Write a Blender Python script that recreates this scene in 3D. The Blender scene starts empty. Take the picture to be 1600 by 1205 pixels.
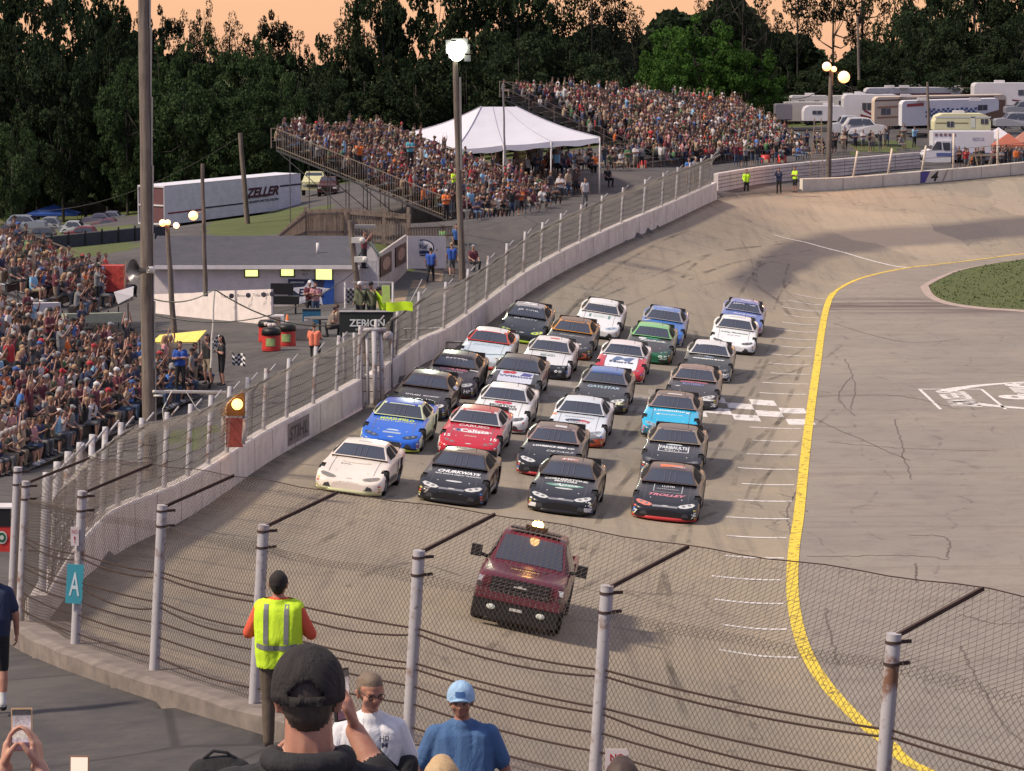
import bpy,bmesh,math,random
import numpy as np
from mathutils import Vector,Matrix
from mathutils.bvhtree import BVHTree
R=math.radians
rnd=random.Random(11)
SC=bpy.context.scene
COL=SC.collection
# ---- camera
CAMH,FPX,IW,IH=15.0,5200.0,1600.0,1205.0
PITCH=math.atan(602.5/FPX)
cam=bpy.data.cameras.new('camera')
cam.sensor_width=36.0;cam.lens=36.0*FPX/IW
cam.clip_start=0.5;cam.clip_end=3000
cam_o=bpy.data.objects.new('camera',cam);COL.objects.link(cam_o)
cam_o.location=(0,0,CAMH);cam_o.rotation_euler=(R(90)-PITCH,0,0)
SC.camera=cam_o
cam.dof.use_dof=False
# ---- sky
w=bpy.data.worlds.new('World');SC.world=w;w.use_nodes=True
nt=w.node_tree;nt.nodes.clear()
wo=nt.nodes.new('ShaderNodeOutputWorld');bg=nt.nodes.new('ShaderNodeBackground')
tc=nt.nodes.new('ShaderNodeTexCoord');sx=nt.nodes.new('ShaderNodeSeparateXYZ')
ramp=nt.nodes.new('ShaderNodeValToRGB')
nt.links.new(tc.outputs['Generated'],sx.inputs[0])
nzr=nt.nodes.new('ShaderNodeTexNoise');nzr.inputs['Scale'].default_value=2.2;nzr.inputs['Detail'].default_value=3
mpw=nt.nodes.new('ShaderNodeMapping');mpw.inputs['Scale'].default_value=(1,1,6)
nt.links.new(tc.outputs['Generated'],mpw.inputs[0]);nt.links.new(mpw.outputs[0],nzr.inputs['Vector'])
ad=nt.nodes.new('ShaderNodeMath');ad.operation='MULTIPLY_ADD'
nt.links.new(nzr.outputs[0],ad.inputs[0]);ad.inputs[1].default_value=0.07
nt.links.new(sx.outputs['Z'],ad.inputs[2])
nt.links.new(ad.outputs[0],ramp.inputs[0])
el=ramp.color_ramp.elements
el[0].position=0.0;el[0].color=(0.88,0.45,0.28,1)
el[1].position=1.0;el[1].color=(0.40,0.44,0.62,1)
for p,c in ((0.035,(0.95,0.54,0.31)),(0.085,(1.0,0.68,0.38)),(0.2,(0.86,0.62,0.50)),(0.45,(0.56,0.53,0.62))):
 e=el.new(p);e.color=(*c,1)
dim=nt.nodes.new('ShaderNodeMapRange')
dim.inputs['From Min'].default_value=-0.6;dim.inputs['From Max'].default_value=0.7
dim.inputs['To Min'].default_value=0.0;dim.inputs['To Max'].default_value=1.0
nt.links.new(sx.outputs['Y'],dim.inputs['Value'])
mixw=nt.nodes.new('ShaderNodeMix');mixw.data_type='RGBA'
mixw.inputs[6].default_value=(0.36,0.38,0.55,1)
nt.links.new(dim.outputs[0],mixw.inputs[0]);nt.links.new(ramp.outputs[0],mixw.inputs[7])
nt.links.new(mixw.outputs[2],bg.inputs[0]);bg.inputs[1].default_value=0.72
nt.links.new(bg.outputs[0],wo.inputs[0])
# ---- key light (flood-lit dusk)
sun=bpy.data.lights.new('sun','SUN');sun.energy=3.3;sun.angle=R(6);sun.color=(1.0,0.86,0.68)
sun_o=bpy.data.objects.new('sun',sun);COL.objects.link(sun_o)
sd=Vector((1.0,0.36,-1.12)).normalized()
sun_o.rotation_euler=sd.to_track_quat('-Z','Y').to_euler()
SC.view_settings.view_transform='Standard';SC.view_settings.look='None'
SC.view_settings.exposure=0.55;SC.view_settings.gamma=1.0
SC.cycles.use_denoising=True
SC.cycles.max_bounces=6;SC.cycles.diffuse_bounces=2;SC.cycles.glossy_bounces=3
SC.cycles.transparent_max_bounces=12;SC.cycles.transmission_bounces=4
SC.cycles.use_light_tree=True
# ---- pixel -> world
_s,_c=math.sin(PITCH),math.cos(PITCH)
def ray(px,py):
 a=(px-800)/FPX;b=-(py-602.5)/FPX
 return Vector((a,_c+b*_s,-_s+b*_c))
def PY(px,py,Y):
 d=ray(px,py);t=Y/d.y
 return Vector((d.x*t,Y,CAMH+d.z*t))
def PZ(px,py,z):
 d=ray(px,py);t=(z-CAMH)/d.z
 return Vector((d.x*t,d.y*t,z))
def ppm(Y):return FPX/Y
# ---- materials
MATS={}
def _mk(name):
 m=bpy.data.materials.new(name);m.use_nodes=True
 return m,m.node_tree,m.node_tree.nodes['Principled BSDF']
def setp(b,**k):
 for n,v in k.items():
  n=n.replace('_',' ')
  if n in b.inputs:b.inputs[n].default_value=v
def mat(name,col,rough=0.6,metal=0.0,var=0.12,scale=6.0,bump=0.0,coat=0.0,spec=0.5,emit=None,estr=0.0,space='Object'):
 if name in MATS:return MATS[name]
 m,t,b=_mk(name)
 setp(b,Roughness=rough,Metallic=metal)
 if 'Coat Weight' in b.inputs:b.inputs['Coat Weight'].default_value=coat;b.inputs['Coat Roughness'].default_value=0.06
 b.inputs['Specular IOR Level'].default_value=spec
 if var>0 or bump>0:
  tcn=t.nodes.new('ShaderNodeTexCoord');nz=t.nodes.new('ShaderNodeTexNoise')
  nz.inputs['Scale'].default_value=scale;nz.inputs['Detail'].default_value=5;nz.inputs['Roughness'].default_value=0.65
  t.links.new(tcn.outputs[space],nz.inputs['Vector'])
  mx=t.nodes.new('ShaderNodeMix');mx.data_type='RGBA'
  c=col
  mx.inputs[6].default_value=(c[0]*(1-var),c[1]*(1-var),c[2]*(1-var),1)
  mx.inputs[7].default_value=(min(1,c[0]*(1+var)),min(1,c[1]*(1+var)),min(1,c[2]*(1+var)),1)
  mr=t.nodes.new('ShaderNodeMapRange');mr.inputs['From Min'].default_value=0.3;mr.inputs['From Max'].default_value=0.7
  t.links.new(nz.outputs[0],mr.inputs['Value']);t.links.new(mr.outputs[0],mx.inputs[0])
  t.links.new(mx.outputs[2],b.inputs['Base Color'])
  if bump>0:
   bp=t.nodes.new('ShaderNodeBump');bp.inputs['Strength'].default_value=bump;bp.inputs['Distance'].default_value=0.02
   t.links.new(nz.outputs[0],bp.inputs['Height']);t.links.new(bp.outputs[0],b.inputs['Normal'])
 else:
  b.inputs['Base Color'].default_value=(*col,1)
 if emit:
  b.inputs['Emission Color'].default_value=(*emit,1);b.inputs['Emission Strength'].default_value=estr
 MATS[name]=m
 return m
class NG:
 """tiny node-graph helper"""
 def __init__(s,m):s.t=m.node_tree;s.b=s.t.nodes['Principled BSDF']
 def n(s,kind,**kw):
  o=s.t.nodes.new(kind)
  for k,v in kw.items():setattr(o,k,v)
  return o
 def l(s,a,b):s.t.links.new(a,b)
 def noise(s,vec,scale,detail=4,rough=0.6,dist=0.0):
  o=s.n('ShaderNodeTexNoise');o.inputs['Scale'].default_value=scale;o.inputs['Detail'].default_value=detail
  o.inputs['Roughness'].default_value=rough;o.inputs['Distortion'].default_value=dist
  s.l(vec,o.inputs['Vector']);return o.outputs[0]
 def mapr(s,v,a,b,c=0.0,d=1.0):
  o=s.n('ShaderNodeMapRange');o.inputs['From Min'].default_value=a;o.inputs['From Max'].default_value=b
  o.inputs['To Min'].default_value=c;o.inputs['To Max'].default_value=d;s.l(v,o.inputs['Value']);return o.outputs[0]
 def mix(s,f,a,b,mode='MIX'):
  o=s.n('ShaderNodeMix');o.data_type='RGBA';o.blend_type=mode
  for i,v in ((0,f),(6,a),(7,b)):
   if isinstance(v,(tuple,float,int)):
    o.inputs[i].default_value=(*v,1)if isinstance(v,tuple)and len(v)==3 else v
   else:s.l(v,o.inputs[i])
  return o.outputs[2]
 def math(s,op,a,b=None,c=None):
  o=s.n('ShaderNodeMath');o.operation=op
  for i,v in enumerate((a,b,c)):
   if v is None:continue
   if isinstance(v,(float,int)):o.inputs[i].default_value=v
   else:s.l(v,o.inputs[i])
  return o.outputs[0]
 def mapping(s,vec,scale=(1,1,1),rot=(0,0,0),loc=(0,0,0)):
  o=s.n('ShaderNodeMapping');o.inputs['Scale'].default_value=scale;o.inputs['Rotation'].default_value=rot
  o.inputs['Location'].default_value=loc;s.l(vec,o.inputs[0]);return o.outputs[0]
 def bump(s,h,st=0.3,d=0.02):
  o=s.n('ShaderNodeBump');o.inputs['Strength'].default_value=st;o.inputs['Distance'].default_value=d
  s.l(h,o.inputs['Height']);s.l(o.outputs[0],s.b.inputs['Normal'])
def srgb(r,g,b):
 f=lambda v:(v/255/12.92)if v/255<=0.04045 else ((v/255+0.055)/1.055)**2.4
 return (f(r),f(g),f(b))
 # ---- mesh builder
class MB:
 def __init__(s):s.v=[];s.f=[];s.m=[]
 def add(s,vs,fs,m=0):
  o=len(s.v);s.v+=[tuple(p)for p in vs];s.f+=[tuple(i+o for i in f)for f in fs];s.m+=[m]*len(fs);return s
 def box(s,c,d,m=0,rz=0.0,mat4=None):
  x,y,z=d[0]/2,d[1]/2,d[2]/2
  vs=[Vector((a*x,b*y,e*z))for a in (-1,1)for b in (-1,1)for e in (-1,1)]
  rm=Matrix.Rotation(rz,3,'Z')if rz else None
  if rm:vs=[rm@p for p in vs]
  vs=[p+Vector(c)for p in vs]
  if mat4:vs=[mat4@p for p in vs]
  return s.add(vs,[(0,1,3,2),(4,6,7,5),(0,4,5,1),(2,3,7,6),(0,2,6,4),(1,5,7,3)],m)
 def bar(s,a,b,w,h,m=0,up=(0,0,1)):
  a=Vector(a);b=Vector(b);d=(b-a).normalized();u=Vector(up)
  sd_=d.cross(u)
  if sd_.length<1e-4:sd_=d.cross(Vector((1,0,0)))
  sd_.normalize();u=sd_.cross(d).normalized()
  vs=[]
  for p in (a,b):
   for i,j in ((-1,-1),(1,-1),(1,1),(-1,1)):vs.append(p+sd_*i*w/2+u*j*h/2)
  return s.add(vs,[(3,2,1,0),(4,5,6,7),(0,1,5,4),(1,2,6,5),(2,3,7,6),(3,0,4,7)],m)
 def tube(s,pts,r,n=8,m=0,cap=True):
  pts=[Vector(p)for p in pts];k=len(pts)
  rs=r if isinstance(r,(list,tuple))else [r]*k
  vs=[];fs=[];pu=None
  for i,p in enumerate(pts):
   d=(pts[min(i+1,k-1)]-pts[max(i-1,0)]).normalized()
   if pu is None:
    pu=Vector((0,0,1))if abs(d.z)<0.9 else Vector((1,0,0))
   u=(pu-d*pu.dot(d)).normalized();pu=u;q=d.cross(u)
   for j in range(n):
    t=2*math.pi*j/n
    vs.append(p+(u*math.cos(t)+q*math.sin(t))*rs[i])
  for i in range(k-1):
   for j in range(n):
    a=i*n+j;b=i*n+(j+1)%n
    fs.append((a,b,b+n,a+n))
  if cap:fs.append(tuple(range(n))[::-1]);fs.append(tuple(range((k-1)*n,k*n)))
  return s.add(vs,fs,m)
 def quad(s,a,b,c,d,m=0):return s.add([a,b,c,d],[(0,1,2,3)],m)
 def grid(s,rows,m=0,flip=False):
  n=len(rows[0]);vs=[p for r_ in rows for p in r_];fs=[]
  for i in range(len(rows)-1):
   for j in range(n-1):
    a=i*n+j;f=(a,a+1,a+n+1,a+n)
    fs.append(f[::-1]if flip else f)
  return s.add(vs,fs,m)
 def sphere(s,c,r,m=0,n=10,k=6):
  c=Vector(c);rr=r if isinstance(r,(tuple,list))else (r,r,r)
  vs=[];fs=[]
  for i in range(k+1):
   ph=math.pi*i/k
   for j in range(n):
    t=2*math.pi*j/n
    vs.append(c+Vector((rr[0]*math.sin(ph)*math.cos(t),rr[1]*math.sin(ph)*math.sin(t),rr[2]*math.cos(ph))))
  for i in range(k):
   for j in range(n):
    a=i*n+j;b=i*n+(j+1)%n
    fs.append((a,a+n,b+n,b))
  return s.add(vs,fs,m)
 def prism(s,poly,z0,z1,m=0,M=None):
  n=len(poly);vs=[Vector((p[0],p[1],z0))for p in poly]+[Vector((p[0],p[1],z1))for p in poly]
  if M:vs=[M@p for p in vs]
  return s.add(vs,[tuple(range(n))[::-1],tuple(range(n,2*n))]+[(i,(i+1)%n,(i+1)%n+n,i+n)for i in range(n)],m)
 def mesh(s,name,mats,smooth=False):
  me=bpy.data.meshes.new(name);me.from_pydata(s.v,[],s.f)
  for mm in (mats if isinstance(mats,(list,tuple))else [mats]):me.materials.append(mm)
  if any(s.m):me.polygons.foreach_set('material_index',s.m)
  if smooth:me.polygons.foreach_set('use_smooth',[True]*len(s.f))
  me.update()
  return me
 def build(s,name,mats,parent=None,smooth=False,loc=None):
  o=bpy.data.objects.new(name,s.mesh(name,mats,smooth));COL.objects.link(o)
  if parent:o.parent=parent
  if loc is not None:o.location=loc
  return o
def autosmooth(o,ang=35):
 me=o.data
 me.polygons.foreach_set('use_smooth',[True]*len(me.polygons))
 try:me.set_sharp_from_angle(angle=R(ang))
 except Exception:pass
 return o
def tag(o,label=None,cat=None,group=None,kind=None):
 if label:o['label']=label
 if cat:o['category']=cat
 if group:o['group']=group
 if kind:o['kind']=kind
 return o
def empty(name,loc=(0,0,0),rz=0.0,label=None,cat=None,group=None):
 o=bpy.data.objects.new(name,None);COL.objects.link(o)
 o.location=loc;o.rotation_euler=(0,0,rz);o.empty_display_size=0.2
 return tag(o,label,cat,group)
def copy_tree(o,parent=None):
 c=o.copy();COL.objects.link(c)
 if parent:c.parent=parent
 for ch in list(o.children):copy_tree(ch,c)
 return c
def mobj(name,me,parent=None,loc=None,rot=None):
 o=bpy.data.objects.new(name,me);COL.objects.link(o)
 if parent:o.parent=parent
 if loc is not None:o.location=loc
 if rot is not None:o.rotation_euler=rot
 return o
_TXT={}
def text_mesh(body,size=1.0,shear=0.0,offset=0.0,align='CENTER',extrude=0.0,space=1.0,sub=0):
 """returns (verts, faces) centred on the origin in the XY plane"""
 key=(body,size,shear,offset,extrude,space)
 if key in _TXT:return _TXT[key]
 cu=bpy.data.curves.new('t','FONT');cu.body=body;cu.size=size;cu.shear=shear;cu.offset=offset
 cu.align_x=align;cu.align_y='CENTER';cu.extrude=extrude;cu.resolution_u=3;cu.space_character=space
 o=bpy.data.objects.new('t',cu);COL.objects.link(o)
 dg=bpy.context.evaluated_depsgraph_get()
 me=bpy.data.meshes.new_from_object(o.evaluated_get(dg))
 vs=[v.co.copy()for v in me.vertices];fs=[tuple(p.vertices)for p in me.polygons]
 if vs:
  cx=(min(v.x for v in vs)+max(v.x for v in vs))/2;cy=(min(v.y for v in vs)+max(v.y for v in vs))/2
  vs=[Vector((v.x-cx,v.y-cy,v.z))for v in vs]
 bpy.data.objects.remove(o);bpy.data.curves.remove(cu);bpy.data.meshes.remove(me)
 _TXT[key]=(vs,fs)
 return vs,fs
def fit_text(body,wid,hei,**kw):
 vs,fs=text_mesh(body,**kw)
 if not vs:return [],[]
 w0=max(v.x for v in vs)-min(v.x for v in vs);h0=max(v.y for v in vs)-min(v.y for v in vs)
 return [Vector((v.x*wid/w0,v.y*hei/h0,v.z))for v in vs],fs
def catmull(pts,n):
 """resample polyline of Vectors with Catmull-Rom, n points per segment"""
 out=[]
 P_=[pts[0]]+list(pts)+[pts[-1]]
 for i in range(1,len(P_)-2):
  for k in range(n):
   t=k/n;a,b,c,d=P_[i-1],P_[i],P_[i+1],P_[i+2]
   out.append(0.5*((2*b)+(c-a)*t+(2*a-5*b+4*c-d)*t*t+(3*b-a-3*c+d)*t**3))
 out.append(pts[-1]);return out
def resample(pts,n):
 L=[0.0]
 for i in range(1,len(pts)):L.append(L[-1]+(pts[i]-pts[i-1]).length)
 out=[];j=0
 for k in range(n):
  s_=L[-1]*k/(n-1)
  while j<len(L)-2 and L[j+1]<s_:j+=1
  t=(s_-L[j])/max(1e-9,L[j+1]-L[j]);out.append(pts[j].lerp(pts[j+1],min(1,max(0,t))))
 return out
 # ======= GROUND
V=Vector
yel_px=[(1600,397),(1540,405),(1480,412),(1420,419),(1370,429),(1335,440),(1306,458),(1295,480),(1287,520),(1282,560),(1275,610),(1270,650),(1264,700),(1258,760),(1253,810),(1247,850),(1244,900),(1247,950),(1262,1010),(1290,1060),(1330,1107),(1370,1143),(1410,1172),(1455,1205)]
YEL=[PZ(x,y,0.0)for x,y in yel_px][::-1]
YEL=[V((26,52,0)),V((17,55,0)),V((12,58.5,0))]+YEL+[V((34,200,0)),V((46,206,0)),V((62,212,0)),V((90,216,0))]
wall_d=[(75,970,48),(130,905,60),(200,855,72),(300,805,82),(420,722,97),(500,676,104.5),(583,629,113),(659,570,124),(702,550,129),(769,501,139),(822,460,148),(880,425,158),(960,385,170),(1040,350,182),(1120,312,203),(1166,305,215),(1252,299,225),(1437,287,230),(1600,272,238)]
WALL=[PY(*a)for a in wall_d]
CURB=[V((24,17.5,7.4)),V((15,19,7.8)),V((9.0,21.5,7.9)),V((5.8,24.2,7.88)),V((3.2,27.0,7.8)),V((1.0,30.9,7.52)),V((-0.86,33.5,7.37)),V((-2.6,36.3,7.23)),V((-4.1,39.0,7.04)),V((-5.3,41.6,6.84)),V((-6.3,44.8,6.5))]
OUT=CURB+WALL+[V((50,244,2.7)),V((70,250,2.8)),V((95,254,2.8))]
NS=240
Yc=resample(catmull(YEL,8),NS);Wc=resample(catmull(OUT,8),NS)
def param(pts):
 L=[0.0]
 for i in range(1,len(pts)):L.append(L[-1]+(pts[i]-pts[i-1]).length)
 return L
def at_len(pts,L,s):
 j=int(np.searchsorted(L,s))-1;j=max(0,min(len(pts)-2,j))
 t=(s-L[j])/max(1e-9,L[j+1]-L[j]);return pts[j].lerp(pts[j+1],min(1,max(0,t)))
LY,LW=param(Yc),param(Wc)
def nearest_len(pts,L,y_):
 best=min(range(len(pts)),key=lambda i:abs(pts[i].y-y_)+(0 if pts[i].x<16 else 50));return L[best]
kY=[0,nearest_len(Yc,LY,60),nearest_len(Yc,LY,80),nearest_len(Yc,LY,100),nearest_len(Yc,LY,130),nearest_len(Yc,LY,160),LY[-1]*0.60,LY[-1]]
kW=[0,nearest_len(Wc,LW,36),nearest_len(Wc,LW,70),nearest_len(Wc,LW,101),nearest_len(Wc,LW,133),nearest_len(Wc,LW,170),LW[-1]*0.66,LW[-1]]
kT=[0,0.15,0.3,0.42,0.55,0.68,0.8,1]
NU=28
rows=[]
for i in range(NS):
 t=i/(NS-1)
 a=at_len(Yc,LY,float(np.interp(t,kT,kY)));b=at_len(Wc,LW,float(np.interp(t,kT,kW)))
 r_=[]
 for k in range(NU+1):
  u=k/NU;p=a.lerp(b,u);uu=max(0.0,(u-0.06)/0.94)
  p.z=b.z*(uu**1.22)*(1.0)+a.z*(1-u);r_.append(p)
 rows.append(r_)
tm=MB();tm.grid(rows)
m,t,b_=_mk('asphalt_track');g=NG(m)
tcn=g.n('ShaderNodeTexCoord');uvn=g.n('ShaderNodeUVMap');oc=tcn.outputs['Object']
n1=g.noise(oc,0.12,5,0.6);n2=g.noise(oc,1.3,6,0.7);n3=g.noise(oc,60,2,0.5)
st=g.noise(g.mapping(oc,(2.2,0.10,1),(0,0,R(5.4))),1.0,5,0.65,0.4)
base=g.mix(g.mapr(n1,0.35,0.65),srgb(168,152,128),srgb(147,138,122))
base=g.mix(g.mapr(n2,0.3,0.7,0,0.5),base,srgb(140,128,117))
base=g.mix(g.mapr(st,0.5,0.75,0,0.45),base,srgb(98,90,86))
sepu=g.n('ShaderNodeSeparateXYZ');g.l(uvn.outputs[0],sepu.inputs[0])
su,uu_=sepu.outputs[0],sepu.outputs[1]
wob=g.math('MULTIPLY_ADD',n1,0.16,-0.08)
u2=g.math('ADD',uu_,wob)
gr=g.math('MULTIPLY',g.mapr(u2,0.22,0.28),g.mapr(u2,0.52,0.45))
gr=g.math('MULTIPLY',gr,g.mapr(su,0.672,0.70))
gr=g.math('MULTIPLY',gr,g.mapr(n2,0.15,0.5,0.8,1.0))
base=g.mix(g.math('MULTIPLY',gr,0.93),base,srgb(78,75,80))
vk=g.n('ShaderNodeTexVoronoi');vk.feature='DISTANCE_TO_EDGE';vk.inputs['Scale'].default_value=0.16
dst=g.n('ShaderNodeVectorMath');dst.operation='MULTIPLY_ADD';nv=g.n('ShaderNodeTexNoise');nv.inputs['Scale'].default_value=.5;nv.inputs['Detail'].default_value=4;g.l(oc,nv.inputs['Vector']);g.l(nv.outputs['Color'],dst.inputs[0]);dst.inputs[1].default_value=(3.2,3.2,0);g.l(oc,dst.inputs[2]);g.l(dst.outputs[0],vk.inputs['Vector'])
base=g.mix(g.math('MULTIPLY',g.mapr(vk.outputs['Distance'],0.003,0.010,0.6,0),g.mapr(n1,.42,.55)),base,srgb(84,74,68))
vp=g.n('ShaderNodeTexVoronoi');vp.inputs['Scale'].default_value=0.085;vp.distance='CHEBYCHEV';g.l(g.mapping(oc,(1.6,.55,1),(0,0,R(5.4))),vp.inputs['Vector'])
spc=g.n('ShaderNodeSeparateColor');g.l(vp.outputs['Color'],spc.inputs[0]);base=g.mix(g.mapr(spc.outputs[0],.72,.76,0,.22),base,srgb(112,104,98));base=g.mix(g.mapr(spc.outputs[1],.80,.83,0,.20),base,srgb(190,172,152))
wd=g.math('MULTIPLY',g.mapr(uu_,0.955,0.985),g.mapr(n2,0.3,0.6,0.5,1))
base=g.mix(g.math('MULTIPLY',wd,0.85),base,srgb(58,51,46))
ln=g.math('MULTIPLY',g.mapr(u2,0.04,0.14),g.mapr(u2,0.95,0.8))
ln=g.math('MULTIPLY',ln,g.math('MULTIPLY',g.mapr(su,0.40,0.44),g.mapr(su,0.66,0.60)))
base=g.mix(g.math('MULTIPLY',ln,0.42),base,srgb(98,97,94))
wv=g.n('ShaderNodeTexWave');wv.inputs['Scale'].default_value=0.35;wv.inputs['Distortion'].default_value=9;wv.inputs['Detail'].default_value=3;wv.inputs['Detail Scale'].default_value=0.6
g.l(g.mapping(oc,(1,0.22,1),(0,0,R(8))),wv.inputs[0])
n4=g.noise(oc,9,4,.75);base=g.mix(g.mapr(n4,.38,.62,0,.28),base,srgb(104,94,86));base=g.mix(g.mapr(n3,0.55,0.8,0,0.4),base,srgb(186,176,162))
g.l(base,m.node_tree.nodes['Principled BSDF'].inputs['Base Color'])
setp(b_,Roughness=0.85);b_.inputs['Specular IOR Level'].default_value=0.3
g.bump(g.math('ADD',n3,n2),0.25,0.01);M_TRACK=m
track=tm.build('race_track',M_TRACK,smooth=True);tag(track,kind='structure')
uvl=track.data.uv_layers.new(name='UVMap')
vu=[(i/(NS-1),k/NU)for i in range(NS)for k in range(NU+1)]
uvl.data.foreach_set('uv',[c for lp in track.data.loops for c in vu[lp.vertex_index]])
TB=BVHTree.FromPolygons([tuple(p)for r_ in rows for p in r_],[tuple(p.vertices)for p in track.data.polygons])
def G(px,py):
 """pixel -> point on the track or the infield"""
 d=ray(px,py).normalized();o=V((0,0,CAMH))
 h=TB.ray_cast(o,d)
 z0=PZ(px,py,0.0)
 if h[0]is not None:return h[0]
 return z0
def TZ(x,y):
 h=TB.ray_cast(V((x,y,60)),V((0,0,-1)))
 return (h[0].z,h[1])if h[0]is not None else (0.0,V((0,0,1)))
m,t,b_=_mk('asphalt_infield');g=NG(m);tcn=g.n('ShaderNodeTexCoord');oc=tcn.outputs['Object']
n1=g.noise(oc,0.09,5,0.6);n2=g.noise(oc,0.9,6,0.7,0.6);n3=g.noise(oc,60,2)
base=g.mix(g.mapr(n1,0.35,0.65),srgb(148,138,127),srgb(130,123,114))
base=g.mix(g.mapr(n2,0.48,0.72,0,0.6),base,srgb(112,101,98))
st=g.noise(g.mapping(oc,(0.08,0.9,1),(0,0,R(-8))),1.0,5,0.7,0.8)
base=g.mix(g.mapr(st,0.52,0.72,0,0.5),base,srgb(104,88,82))
wv=g.n('ShaderNodeTexWave');wv.inputs['Scale'].default_value=0.12;wv.inputs['Distortion'].default_value=14;wv.inputs['Detail'].default_value=3;wv.inputs['Detail Scale'].default_value=0.5
g.l(oc,wv.inputs[0]);base=g.mix(g.math('MULTIPLY',g.mapr(wv.outputs['Fac'],0.992,1.0,0,0.4),g.mapr(n2,0.45,0.6)),base,srgb(58,54,54))
n4=g.noise(oc,9,4,.75);base=g.mix(g.mapr(n4,.38,.62,0,.22),base,srgb(100,92,90));base=g.mix(g.mapr(n3,0.55,0.8,0,0.35),base,srgb(176,166,160))
sp=g.n('ShaderNodeSeparateXYZ');g.l(oc,sp.inputs[0])
dx=g.math('MULTIPLY',g.math('SUBTRACT',sp.outputs[0],22.0),0.085);dy=g.math('MULTIPLY',g.math('SUBTRACT',sp.outputs[1],164.0),0.22)
rr=g.math('ADD',g.math('MULTIPLY',dx,dx),g.math('MULTIPLY',dy,dy))
blotch=g.math('MULTIPLY',g.mapr(rr,1.3,0.3),g.mapr(st,0.42,0.56))
base=g.mix(g.math('MULTIPLY',blotch,0.85),base,srgb(84,70,70))  # streaky darker brown oval on the paving
g.l(base,b_.inputs['Base Color']);setp(b_,Roughness=0.82);b_.inputs['Specular IOR Level'].default_value=0.35
g.bump(n3,0.2,0.01);M_INF=m
bm=bmesh.new()
poly=[V((p.x-0.0,p.y,-0.004))for p in [rows[i][0]for i in range(0,NS,2)]+[rows[-1][0]]]+[V((260,216,-0.004)),V((260,30,-0.004)),V((26,30,-0.004))]
bm.faces.new([bm.verts.new(p)for p in poly]);bmesh.ops.triangulate(bm,faces=bm.faces[:])
me=bpy.data.meshes.new('infield');bm.to_mesh(me);bm.free();me.materials.append(M_INF)
if me.polygons[0].normal.z<0:me.flip_normals()
tag(mobj('infield_paving',me),kind='structure')
anch=[PY(*a)for a in [(0,1205,34.5),(10,1115,37.3),(20,985,46),(0,960,50),(0,850,68),(0,720,100),(75,715,102),(220,655,112),(330,605,119),(430,600,118),(330,540,130),(430,545,125),(480,478,150),(560,470,150),(270,520,134),(560,560,122),(720,430,165),(660,440,160),(600,470,150),(760,400,172),(705,347,185),(810,345,176),(895,305,203),(860,320,195),(790,272,212),(930,262,225),(650,300,212),(1020,262,236),(1265,240,256),(1060,290,210),(380,370,178),(500,374,168),(440,332,205),(350,366,238),(640,380,170),(560,385,166),(1120,298,216),(1200,285,229),(1435,262,246),(1500,265,248),(1250,212,272),(1600,200,285),(1600,262,250),(1300,185,330),(1600,178,330),(420,330,250),(100,350,300),(200,335,330),(0,345,330),(600,260,330),(900,225,330),(800,250,290),(1000,220,300),(0,480,150),(-300,600,120),(-200,420,240),(-500,350,330),(-300,1000,45),(-500,1205,30),(2100,250,270),(2100,180,340),(500,300,420),(1200,180,420),(-400,300,420),(2200,180,420)]]
anch+=[p+V((0,0,0.0))for p in WALL[:14]]+[p+V((0,0,-0.12))for p in CURB]+[p+V((-0.8,-1.0,-0.14))for p in CURB]+[V((0,24,7.3)),V((-8,20,7.1)),V((12,12,7.3)),V((0,10,7.2)),V((-12,36,6.8))]
A=np.array([tuple(p)for p in anch]);sc_=0.01
def U_(r2):r2=np.maximum(r2,1e-12);return 0.5*r2*np.log(r2)
n_=len(A);X=A[:,:2]*sc_
K=U_(((X[:,None,:]-X[None,:,:])**2).sum(2))+np.eye(n_)*2e-4
Pm=np.hstack([np.ones((n_,1)),X]);Lm=np.zeros((n_+3,n_+3));Lm[:n_,:n_]=K;Lm[:n_,n_:]=Pm;Lm[n_:,:n_]=Pm.T
cf=np.linalg.solve(Lm,np.concatenate([A[:,2],np.zeros(3)]))
def EZ(xs,ys):
 q=np.stack([np.atleast_1d(xs),np.atleast_1d(ys)],1)*sc_
 r2=((q[:,None,:]-X[None,:,:])**2).sum(2)
 return U_(r2)@cf[:n_]+cf[n_]+q@cf[n_+1:]
def ez(x,y):return float(EZ(x,y)[0])
ipoly=np.array([(p.x,p.y)for p in Wc[::2]]+[(260,254),(260,5),(24,5)])
def inside(xs,ys):
 c=np.zeros(len(xs),bool);n=len(ipoly);j=n-1
 for i in range(n):
  xi,yi=ipoly[i];xj,yj=ipoly[j]
  k=((yi>ys)!=(yj>ys))&(xs<(xj-xi)*(ys-yi)/(yj-yi+1e-12)+xi);c^=k;j=i
 return c
gx=np.concatenate([np.arange(-400,-60,12),np.arange(-60,-30,2),np.arange(-30,30,0.7),np.arange(30,60,2),np.arange(60,420,12)])
gy=np.concatenate([np.arange(2,30,2),np.arange(30,240,0.8),np.arange(240,360,3),np.arange(360,700,20)])
XX,YY=np.meshgrid(gx,gy);xs,ys=XX.ravel(),YY.ravel()
zs=np.concatenate([EZ(xs[i:i+20000],ys[i:i+20000])for i in range(0,len(xs),20000)])
far=np.clip((ys-340)/60,0,1);zs=zs*(1-far)+far*1.0
side=np.clip((np.abs(xs)-60)/60,0,1);zs=zs*(1-side)+side*np.clip(zs,-6,8)
ins=inside(xs,ys);zs=np.where(ins,zs-0.6,zs)
pit=None
nx,ny=len(gx),len(gy)
idx=np.arange(nx*ny).reshape(ny,nx)
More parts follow.
